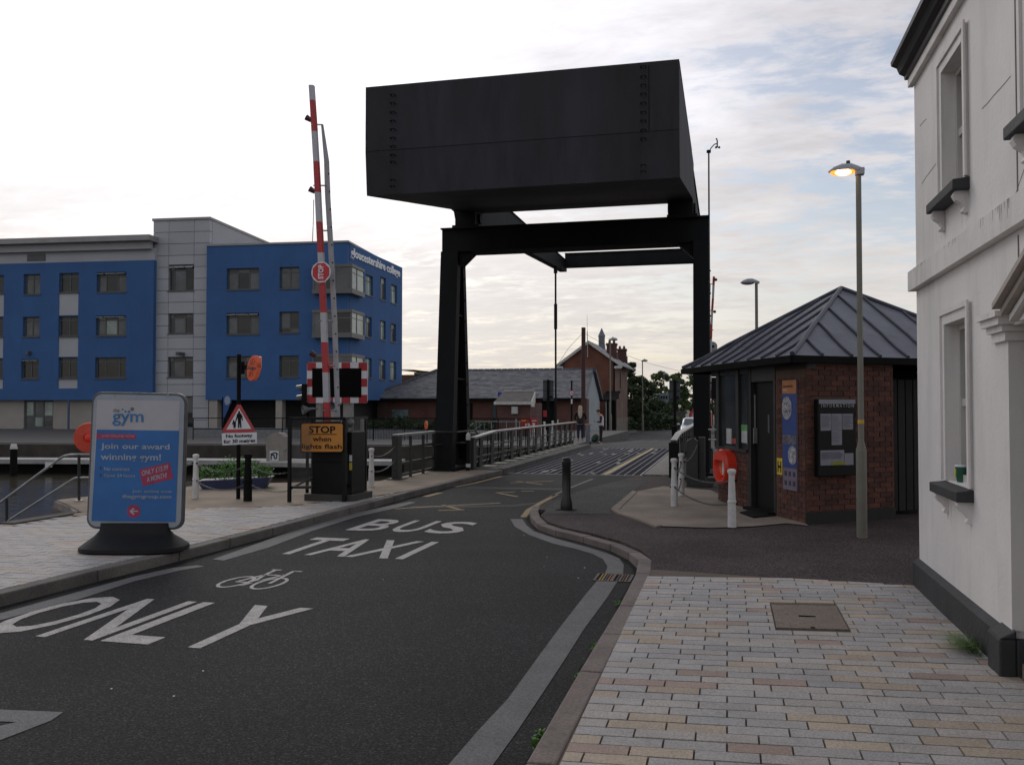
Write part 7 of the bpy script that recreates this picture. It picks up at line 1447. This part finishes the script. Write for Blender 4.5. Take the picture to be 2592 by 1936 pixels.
# building beyond, between college and slate roof
ob = thing('brown_brick_block', 'brown brick block with grey parapet glimpsed between the college and the slate roof', 'building', (V(1050, 1000, 80)[0], 80, -.7)); k = MB(); a, b = VP(1010, 1020, 80), VP(1100, 948, 80); k.box(a[0], b[0], 80, 88, -.7, b[2]); obj('wall', k, brick_mat('brown_brick', (.16, .07, .045), (.13, .055, .04), (.13, .1, .08)), ob)
k = MB(); k.box(a[0], VP(1049, 940, 79.9)[0], 79.7, 88, VP(0, 946, 79.9)[2], VP(1049, 937, 79.9)[2]); k.box(VP(1049, 940, 79.9)[0], b[0], 79.8, 88, b[2], b[2] + .22); obj('parapet', k, M('parapet_grey', (.13, .12, .11), .8), ob)
# ================================================================ HEDGES, TREES, WEEDS
leaf_d = M('dark_foliage', (.040, .062, .022), .7, var=.45, scale=1.2, bump=0, c2=(.012, .022, .009)); leaf_g = M('olive_foliage', (.075, .115, .03), .7, var=.4, scale=1.2, bump=0, c2=(.020, .036, .012)); bark = M('bark', (.05, .04, .03), .9)
def tree(label, x, Y, zb, ytop, wpx, m, seed, n=4200, ybot=None, grp='trees beyond the bridge', leaf=.16):
    rnd = random.Random(seed); bx_ = V(x, 1000, Y)[0]; H_ = V(x, ytop, Y)[1] - zb; Rw = wpx / F * Y / 2; t_ = thing('broadleaf_tree', label, 'tree', (bx_, Y, zb), grp, world=False); k = MB()
    pts = [Vector((0, 0, 0)), Vector((rnd.uniform(-.1, .1), 0, H_ * .3)), Vector((rnd.uniform(-.3, .3), 0, H_ * .6)), Vector((rnd.uniform(-.3, .3), 0, H_ * .85))]; rr_ = [H_ * .035, H_ * .026, H_ * .016, H_ * .006]
    for i in range(3): k.tube(pts[i], pts[i + 1], rr_[i], rr_[i + 1], 8, False)
    tips = []
    for i in range(9):
        t = rnd.uniform(.25, .8); p = pts[0].lerp(pts[3], t); an = rnd.uniform(0, 6.28); q = p + Vector((math.cos(an) * Rw * .7, math.sin(an) * Rw * .7, H_ * rnd.uniform(.08, .22))); k.tube(p, q, H_ * .012, H_ * .004, 6, False); tips.append(q)
    obj('trunk', k, bark, t_)
    k = MB(); cl = [(q.x, q.y, q.z) for q in tips]
    for i in range(26): an = rnd.uniform(0, 6.28); zz = rnd.uniform(.22, .97); rad = Rw * (1 - abs(zz - .5) * 1.3) * rnd.uniform(.3, 1.0); cl.append((math.cos(an) * rad, math.sin(an) * rad * .8, H_ * zz))
    for c_ in cl: s = rnd.uniform(.16, .34) * Rw; leaves(k, c_, (s * 1.3, s * 1.2, s * .9), int(n / len(cl)), leaf * rnd.uniform(.8, 1.2), .7, rnd)
    o = obj('crown', k, m, t_); o['kind'] = 'stuff'; return t_
tree('dark tree immediately right of the gabled brick house, tallest of the row', 1594, 84, -.7, 918, 74, leaf_d, 1, 5200); tree('dark low tree between the second and third far street lamps', 1636, 96, -.7, 958, 60, leaf_d, 2, 3600)
tree('broad dark tree behind the furthest street lamp', 1672, 104, -.7, 940, 74, leaf_g, 3, 5200); tree('olive green tree behind the right-hand sign back', 1716, 100, -.7, 944, 66, leaf_g, 4, 4800); tree('green tree glimpsed right of the gantry post', 1752, 108, -.7, 950, 60, leaf_g, 5, 3000)
tree('small dark bushy tree low beside the far pavement', 1610, 80, -.7, 985, 60, leaf_d, 6, 3600); tree('dark shrubby tree under the far footbridge panels', 1660, 92, -.7, 1012, 90, leaf_d, 8, 4200)
for i_, (xx, yy_, wd_) in enumerate(((1800, 105, 70), (1880, 118, 90), (1990, 112, 90), (2110, 120, 100))): tree(['tree beyond the bridge hidden behind the right gantry post', 'first tree behind the kiosk roof line', 'second tree behind the kiosk roof line', 'third tree behind the kiosk roof line'][i_], xx, yy_, -.7, 955, wd_, leaf_g, 20 + i_, 1800)
def hedge(nm, label, pts, w_, h_, m, n, size=.07, cat='hedge'):
    k = MB(); rnd = random.Random(len(nm) + n)
    for a, b in zip(pts, pts[1:]):
        a, b = Vector(a), Vector(b); q = int(n * (b - a).length)
        for _ in range(q): p = a.lerp(b, rnd.random()); leaves(k, (p.x, p.y + rnd.uniform(-w_, w_) * .5, p.z + h_ * rnd.random() * (.8 + .3 * math.sin(p.x * 1.7))), (.14, .14, .12), 5, size, .7, rnd)
    k.prism([(pts[0][0], pts[0][1] + w_ * .4, pts[0][2]), (pts[-1][0], pts[-1][1] + w_ * .4, pts[-1][2]), (pts[-1][0], pts[-1][1] + w_ * .4, pts[-1][2] + h_ * .75), (pts[0][0], pts[0][1] + w_ * .4, pts[0][2] + h_ * .75)], (0, .1, 0)); o = obj(nm, k, m); tag(o, label, cat); return o
hx0, hx1 = V(800, 1080, 56)[0], V(1250, 1080, 56)[0]; hedge('clipped_hedge', 'dark overgrown hedge at the foot of the low brick building', [(hx0, 56, -.1), (hx1, 56, -.1)], 1.2, .95, leaf_d, 42, .10)
hw0, hw1 = G(1600, 1078, -.7), G(1720, 1072, -.7); hedge('roadside_undergrowth', 'dark undergrowth along the foot of the trees beyond the bridge', [(V(1585, 1080, 78)[0], 78, -.7), (V(1720, 1080, 86)[0], 86, -.7)], 1.5, 1.7, leaf_d, 60, .13, 'undergrowth')
fw_ = thing('stone_boundary_wall', 'low grey stone wall beyond the trees at the right bend of the far road', 'wall', (V(1680, 1060, 92)[0], 92, -.75)); k = MB(); a, b = VP(1640, 1045, 94), VP(1735, 1040, 90); k.prism([(a[0], 94, -.75), (b[0], 90, -.75), (b[0], 90, b[2]), (a[0], 94, a[2])], (0, .4, 0)); obj('wall', k, M('rough_grey_stone', (.075, .072, .06), .9, var=.35, scale=2), fw_)
for i, (x0, x1, y0, y1, lab) in enumerate(((1643, 1663, 999, 1014, 'left pale blue-grey site cabin among the trees'), (1669, 1691, 999, 1012, 'right pale blue-grey site cabin behind the far lamp post'))):
    t_ = thing('site_cabin', lab, 'cabin', (V(x0, y1, 98)[0], 98, -.7)); a, b = VP(x0, y1, 98), VP(x1, y0, 98); k = MB(); k.box(a[0], b[0], 98, 100, -.7, b[2]); obj('body', k, M('cabin_blue_grey', (.16, .19, .23), .6, var=.15, scale=1), t_); k = MB(); k.box(a[0] - .05, b[0] + .05, 97.9, 100.1, b[2], b[2] + .08); obj('roof_edge', k, M('cabin_white', (.42, .42, .42), .6), t_)
    for q in range(3): k = MB(); xx = a[0] + (b[0] - a[0]) * (.15 + .3 * q); k.box(xx, xx + .16, 97.95, 97.999, a[2] + .1, b[2] - .15); obj('window', k, gdark, t_)
def weed(label, c, r_, n, m=None, size=.012, h=.05, nm='weed'):
    k = MB(); rnd = random.Random(int(abs(c[0] * 1000)) + n); leaves(k, (c[0], c[1], c[2] + h * .5), (r_, r_ * 1.4, h * .6), n, size, .5, rnd); o = obj(nm, k, m or leaf_b); tag(o, label, 'weed', 'weeds in the kerb joints'); return o
wgm = M('weed_green', (.075, .17, .025), .6, var=.3, scale=20, bump=0)
kx = lambda y: -.835 if y < 8 else -.9
for (px, py, lab, r_, n_, m_, sz, h_) in ((1367, 1888, 'bright green weed at the foot of the right kerb, bottom of the picture', .035, 150, wgm, .014, .09), (1510, 1640, 'small dark weed at the kerb halfway along the right pavement', .03, 70, leaf_b, .010, .05), (1574, 1525, 'small flat weed at the kerb below the drain grate', .05, 60, leaf_b, .010, .03), (1475, 1710, 'tiny weed in the kerb joint between the two larger ones', .025, 40, leaf_b, .009, .04)):
    g_ = G(px, py, .02); weed(lab, (kx(g_[1]) - .02, g_[1], .003), r_, n_, m_, sz, h_)
g_ = G(1352, 1312, .02); weed('patch of moss and weed where the right kerb starts to curve', (g_[0], g_[1], 0), .05, 60, leaf_b, .012, .03)
gz = GT(2480, 1600); k = MB(); rnd = random.Random(3)
for _ in range(260):
    b_ = Vector((XW - .06 + rnd.uniform(-.05, .01), 5.72 + rnd.gauss(0, .09), .165)); an = rnd.uniform(1.6, 4.7); e_ = Vector((math.cos(an) * rnd.uniform(.05, .26), math.sin(an) * .10, rnd.uniform(.02, .10))); m_ = b_ + e_ * .5 + Vector((0, 0, .03)); s_ = Vector((0, .003, 0)); k.add([b_ - s_, b_ + s_, m_ + s_, m_ - s_], [(0, 1, 2, 3)]); k.add([m_ - s_, m_ + s_, b_ + e_], [(0, 1, 2)])
tag(obj('grass_tuft', k, wgm), 'tuft of long green grass growing at the foot of the black plinth', 'grass tuft')
# ================================================================ CAR AND VAN
CYc = 62.; cz0 = -.72; cxr = V(1716, 1080, CYc)[0]; car = thing('parked_car', 'silver-white car facing the camera beyond the bridge, half hidden by the gantry post', 'car', (cxr + .95, CYc, cz0))
def cp(x, y, z): return (cxr + .95 + x, CYc + y, cz0 + z)
def shell(rows, m, nm, par=car, sm=True):
    k = MB(); n = len(rows[0])
    for r_ in rows: k.v += [cp(*p) for p in r_]
    for j in range(len(rows) - 1):
        for i in range(n - 1): k.f.append((j * n + i, j * n + i + 1, (j + 1) * n + i + 1, (j + 1) * n + i)); k.m.append(0)
    return obj(nm, k, m, par, smooth=sm)
def crow(y, wl, zl, zh, wh): return [(-wl, y, .25), (-wl, y, zl), (-wl * .95, y, zh - .05), (-wh, y, zh), (0, y, zh + .03), (wh, y, zh), (wl * .95, y, zh - .05), (wl, y, zl), (wl, y, .25)]
body = M('car_silver', (.45, .47, .50), .3, var=.05, metal=.3, bump=0)
shell([[(0, 0, .3)] * 9, crow(0, .74, .45, .62, .6), crow(.15, .82, .55, .70, .7), crow(.9, .86, .62, .86, .75), crow(1.2, .87, .70, .92, .76), crow(3.6, .87, .72, .95, .76), crow(4.1, .80, .6, .85, .7), [(0, 4.15, .4)] * 9], body, 'body')
shell([crow(1.15, .78, .80, .90, .7), crow(1.75, .72, .95, 1.38, .58), crow(3.0, .72, .95, 1.42, .58), crow(3.7, .76, .9, .98, .66)], body, 'cabin')
k = MB(); k.add([cp(-.64, 1.17, .96), cp(.64, 1.17, .96), cp(.54, 1.69, 1.36), cp(-.54, 1.69, 1.36)], [(0, 1, 2, 3)]); obj('windscreen', k, M('windscreen', (.10, .12, .13), .1, bump=0), car)
for s in (-1, 1):
    k = MB(); k.ball(cp(s * .60, .10, .60), .13, 10, (1.2, .5, .7)); obj('headlight', k, M('headlight', (.5, .5, .5), .1, bump=0), car, smooth=True); k = MB(); k.ball(cp(s * .98, 1.2, .98), .10, 10, (1.1, .6, .8)); obj('wing_mirror', k, body, car, smooth=True)
    for y in (.75, 3.3):
        k = MB(); a = Vector(cp(s * .70, y, .31)); k.tube(a, a + Vector((s * .17, 0, 0)), .31, n=18); wh = obj('wheel', k, mattblack, car); k = MB(); k.tube(a + Vector((s * .17, 0, 0)), a + Vector((s * .18, 0, 0)), .2, n=14); o = obj('rim', k, galv, wh); o.location = (0, 0, 0)
k = MB(); k.box(*sorted((cp(-.22, 0, 0)[0], cp(.22, 0, 0)[0])), CYc - .03, CYc + .01, cz0 + .48, cz0 + .60); obj('grille', k, mattblack, car)
vn = thing('red_van', 'red vehicle with a white front glimpsed behind the silver car', 'van', (V(1760, 1060, 75)[0], 75, -.7)); vx = V(1744, 1050, 75)[0]; k = MB(); k.prism([(vx, 75, -.4), (vx + 1.8, 75, -.4), (vx + 1.8, 75, 1.0), (vx + 1.6, 75, 1.35), (vx + .35, 75, 1.35), (vx, 75, .9)], (0, 4, 0)); obj('body', k, M('van_red', (.40, .03, .02), .4), vn); k = MB(); k.prism([(vx + .15, 74.96, .5), (vx + 1.65, 74.96, .5), (vx + 1.5, 74.96, 1.2), (vx + .4, 74.96, 1.2)], (0, .03, 0)); obj('windscreen', k, M('van_screen', (.4, .4, .4), .3), vn)
for x in (.3, 1.5): k = MB(); k.tube((vx + x - .1, 75.7, -.38), (vx + x + .1, 75.7, -.38), .32, n=14); obj('wheel', k, mattblack, vn)
# ================================================================ PEOPLE
skin = M('skin', (.45, .26, .19), .6, var=.05, bump=0)
def skinned(nm, verts, edges, m, par, sub=2, root=0):
    me = bpy.data.meshes.new(nm); me.from_pydata([v[:3] for v in verts], edges, []); me.materials.append(m); o = bpy.data.objects.new(nm, me); col.objects.link(o); o.parent = par
    s = o.modifiers.new('skin', 'SKIN'); s.use_smooth_shade = True; sv = me.skin_vertices[0].data
    for i, v in enumerate(verts): r_ = v[3]; sv[i].radius = (r_, r_) if not isinstance(r_, tuple) else r_; sv[i].use_root = (i == root)
    ss = o.modifiers.new('sub', 'SUBSURF'); ss.levels = sub; ss.render_levels = sub
    dg_ = bpy.context.evaluated_depsgraph_get(); me2 = bpy.data.meshes.new_from_object(o.evaluated_get(dg_)); o.modifiers.clear(); old = o.data; o.data = me2; bpy.data.meshes.remove(old); o.data.name = nm; return o
def hands(verts, edges, wrist, d):
    d = Vector(d).normalized(); w_ = Vector(verts[wrist][:3]); side = d.cross(Vector((0, 0, 1))).normalized(); p = len(verts); verts.append((*(w_ + d * .05), (.030, .018))); edges.append((wrist, p))
    for j, (o_, l_) in enumerate(((-.024, .055), (-.008, .066), (.009, .062), (.024, .048))):
        a = len(verts); q = w_ + d * (.09) + side * o_; verts.append((*q, .009)); edges.append((p, a)); verts.append((*(q + d * l_ * .6 + Vector((0, 0, -.012))), .008)); edges.append((a, a + 1))
    a = len(verts); verts.append((*(w_ + d * .04 + side * -.05 + Vector((0, 0, .02))), .010)); edges.append((p, a))
def person(label, loc, rz, sc_, kind):
    t_ = thing('person', label, 'person', loc, None, world=False)
    if kind == 'man':   # faces +x before rotation; head bowed over a phone held at the chest
        v = [(0, 0, .92, .12), (.0, 0, 1.08, .115), (-.02, 0, 1.28, (.10, .15)), (-.01, 0, 1.42, (.09, .14)), (.06, 0, 1.50, .05), (.10, 0, 1.55, .052), (.155, 0, 1.60, (.085, .075)), (.19, 0, 1.68, (.07, .07)),
             (0, .09, .88, .095), (.015, .10, .50, .065), (-.02, .10, .10, .042), (.13, .11, .04, .035), (0, -.09, .88, .095), (.03, -.10, .50, .065), (.02, -.10, .10, .042), (.17, -.11, .04, .035),
             (-.01, .19, 1.41, .055), (.0, .23, 1.14, .042), (.24, .10, 1.15, .030), (-.01, -.19, 1.41, .055), (.0, -.23, 1.14, .042), (.24, -.08, 1.15, .030)]
        e = [(0, 1), (1, 2), (2, 3), (3, 4), (4, 5), (5, 6), (6, 7), (0, 8), (8, 9), (9, 10), (10, 11), (0, 12), (12, 13), (13, 14), (14, 15), (3, 16), (16, 17), (17, 18), (3, 19), (19, 20), (20, 21)]
        hands(v, e, 18, (1, -.2, .1)); hands(v, e, 21, (1, .2, .1)); skinned('body', v, e, skin, t_)
        sv = [(0, 0, .80, (.15, .175)), (0, 0, 1.0, (.13, .155)), (-.02, 0, 1.22, (.125, .175)), (-.02, 0, 1.38, (.115, .175)), (.02, 0, 1.46, (.075, .10))]; skinned('shirt', sv, [(0, 1), (1, 2), (2, 3), (3, 4)], M('white_shirt', (.62, .64, .70), .7, var=.06, scale=8, bump=0), t_)
        for s in (1, -1): skinned('sleeve', [(-.01, s * .15, 1.42, .085), (-.01, s * .21, 1.38, .082), (.01, s * .24, 1.13, .062), (.20, s * .12, 1.14, .046)], [(0, 1), (1, 2), (2, 3)], M('maroon_sleeve', (.05, .008, .02), .7, bump=0), t_)
        tv = [(0, 0, .99, (.12, .15)), (0, .095, .80, .108), (.015, .105, .48, .082), (-.01, .105, .09, .066), (0, -.095, .80, .108), (.03, -.105, .48, .082), (.03, -.105, .09, .066)]; skinned('trousers', tv, [(0, 1), (1, 2), (2, 3), (0, 4), (4, 5), (5, 6)], M('black_trousers', (.012, .012, .013), .8, bump=0), t_)
        k = MB(); k.ball((.155, 0, 1.70), .10, 14, (1.05, .88, .85)); obj('hair', k, M('auburn_hair', (.055, .024, .016), .7, bump=0), t_, smooth=True)
        k = MB(); k.ball((.235, -.0, 1.615), .018, 8, (1.2, .7, 1)); obj('nose', k, skin, t_, smooth=True)
        for s in (1, -1): k = MB(); k.ball((.10 + (.02 if s > 0 else .07), s * .11, .035), .05, 10, (2.6, .9, .75)); obj('shoe', k, mattblack, t_, smooth=True)
        k = MB(); k.box(.30, .37, -.03, .05, 1.165, 1.18); obj('phone', k, black, t_)
    else:               # faces +y (away), weight even, arms forward on the rail
        v = [(0, 0, .92, .10), (0, 0, 1.08, .08), (0, .0, 1.26, (.11, .075)), (0, 0, 1.37, (.12, .07)), (0, .01, 1.47, .045), (0, .015, 1.53, .05), (0, .03, 1.58, (.075, .085)), (0, .03, 1.66, (.07, .075)),
             (.09, 0, .88, .10), (.10, .01, .50, .065), (.10, 0, .10, .042), (.11, .12, .04, .033), (-.09, 0, .88, .10), (-.10, .01, .50, .065), (-.10, 0, .10, .042), (-.11, .12, .04, .033),
             (.17, 0, 1.36, .048), (.25, .03, 1.12, .038), (.17, .22, 1.05, .027), (-.17, 0, 1.36, .048), (-.25, .03, 1.12, .038), (-.17, .22, 1.05, .027)]
        e = [(0, 1), (1, 2), (2, 3), (3, 4), (4, 5), (5, 6), (6, 7), (0, 8), (8, 9), (9, 10), (10, 11), (0, 12), (12, 13), (13, 14), (14, 15), (3, 16), (16, 17), (17, 18), (3, 19), (19, 20), (20, 21)]
        hands(v, e, 18, (-.3, 1, 0)); hands(v, e, 21, (.3, 1, 0)); skinned('body', v, e, skin, t_)
        skinned('jacket', [(0, 0, .80, (.19, .16)), (0, 0, .95, (.19, .155)), (0, 0, 1.10, (.17, .14)), (0, 0, 1.28, (.20, .135)), (0, 0, 1.40, (.18, .12)), (0, 0, 1.45, (.09, .08))], [(0, 1), (1, 2), (2, 3), (3, 4), (4, 5)], M('black_jacket', (.010, .010, .011), .8, bump=0), t_)
        for s in (1, -1): skinned('sleeve', [(s * .14, 0, 1.37, .08), (s * .19, 0, 1.35, .075), (s * .27, .03, 1.10, .06), (s * .19, .18, 1.05, .045)], [(0, 1), (1, 2), (2, 3)], MC['black_jacket'], t_)
        skinned('jeans', [(0, 0, .92, (.16, .13)), (.095, 0, .78, .105), (.10, .01, .48, .075), (.10, 0, .12, .055), (-.095, 0, .78, .105), (-.10, .01, .48, .075), (-.10, 0, .12, .055)], [(0, 1), (1, 2), (2, 3), (0, 4), (4, 5), (5, 6)], M('dark_jeans', (.012, .020, .040), .8, bump=0), t_)
        skinned('hair', [(0, .01, 1.70, (.085, .085)), (0, -.02, 1.60, (.11, .10)), (0, -.08, 1.42, (.115, .06)), (0, -.12, 1.24, (.10, .045)), (0, -.13, 1.08, (.05, .03))], [(0, 1), (1, 2), (2, 3), (3, 4)], M('blonde_hair', (.46, .36, .27), .6, var=.15, scale=25, bump=.2), t_)
        for s in (1, -1): k = MB(); k.ball((s * .105, .04, .035), .048, 10, (.9, 2.2, .75)); obj('shoe', k, M('tan_shoe', (.35, .25, .19), .7, bump=0), t_, smooth=True)
    t_.rotation_euler[2] = rz; t_.scale = (sc_,) * 3; return t_
gw = G(1469, 1117, .12); person('woman with long blonde hair in black jacket and dark jeans at the bridge railing end', (gw[0], gw[1], .12), R(8), .86, 'woman')
gm_ = G(1522, 1123, .0); person('man in white shirt with maroon sleeves looking down at his phone', (gm_[0], gm_[1], .0), R(182), .80, 'man')
bg_ = thing('green_rucksack', 'dark green rucksack standing on the kerb at the feet of the man', 'rucksack', (*G(1505, 1120, .12), .12), world=False)
k = MB(); k.ball((0, 0, .17), .15, 12, (1.0, .8, 1.15)); k.v = [(x + max(0, z - .1) * .25, y, max(z, 0)) for x, y, z in k.v]; obj('bag_body', k, M('rucksack_green', (.004, .035, .018), .7, var=.3, scale=12), bg_, smooth=True)
k = MB(); k.ball((-.02, -.10, .12), .09, 10, (1, .6, .9)); obj('front_pocket', k, MC['rucksack_green'], bg_, smooth=True); k = MB(); k.path([(.10, .0, .30), (.19, 0, .24), (.21, 0, .12), (.15, 0, .03)], .012, 6); obj('strap', k, mattblack, bg_)
# small litter on the carriageway
k = MB(); rnd = random.Random(5)
for x, y in ((282, 1743), (440, 1762), (514, 1698), (970, 1467), (1480, 1437), (1464, 1463), (1385, 1410), (1327, 1355), (1377, 1434), (1344, 1280)):
    g_ = G(x, y); s = rnd.uniform(.003, .007); a_ = rnd.uniform(0, 3); k.slab([(g_[0] + s * math.cos(a_ + q * 1.57), g_[1] + s * 1.3 * math.sin(a_ + q * 1.57)) for q in range(4)], .001, .004)
stuff(obj('road_litter', k, sign_w), 'scattered tiny white specks of litter on the dark carriageway', 'litter')
# damp dirt lying in the channels beside both kerbs, and patched strips in the carriageway
gd = M('channel_dirt', (.017, .016, .015), .95, spec=.15, var=.5, scale=3.5, bump=1, fine=50, grain=.5)
p = resample([q for q in kl2], .35); k = MB(); rnd = random.Random(11)
for i in range(len(p) - 1):
    a, b = p[i], p[i + 1]; w0 = .10 + .05 * math.sin(i * .9) + .03 * rnd.random(); w1 = .10 + .05 * math.sin((i + 1) * .9); k.slab([a, b, (b[0] + w1, b[1]), (a[0] + w0, a[1])], .0003, .0012)
struct(obj('channel_dirt', k, gd))
p = resample(krl, .35); k = MB()
for i in range(len(p) - 1):
    a, b = Vector(p[i]), Vector(p[i + 1]); t = (b - a).normalized(); n_ = Vector((-t.y, t.x)); w0 = .05 + .025 * math.sin(i * 1.1); k.slab([tuple(a), tuple(b), tuple(b + n_ * .06), tuple(a + n_ * w0)], .0003, .0012)
struct(obj('channel_dirt', k, gd))
k = MB()
for pts in ([(1040, 1286), (1300, 1282), (1460, 1262), (1455, 1260), (1295, 1278), (1040, 1281)], [(1180, 1236), (1420, 1240), (1424, 1236), (1182, 1232)]): k.slab([G(x, y) for x, y in pts], .0003, .0016)
struct(obj('tarmac_joint', k, M('joint_tar', (.012, .012, .012), .7, spec=.2)))
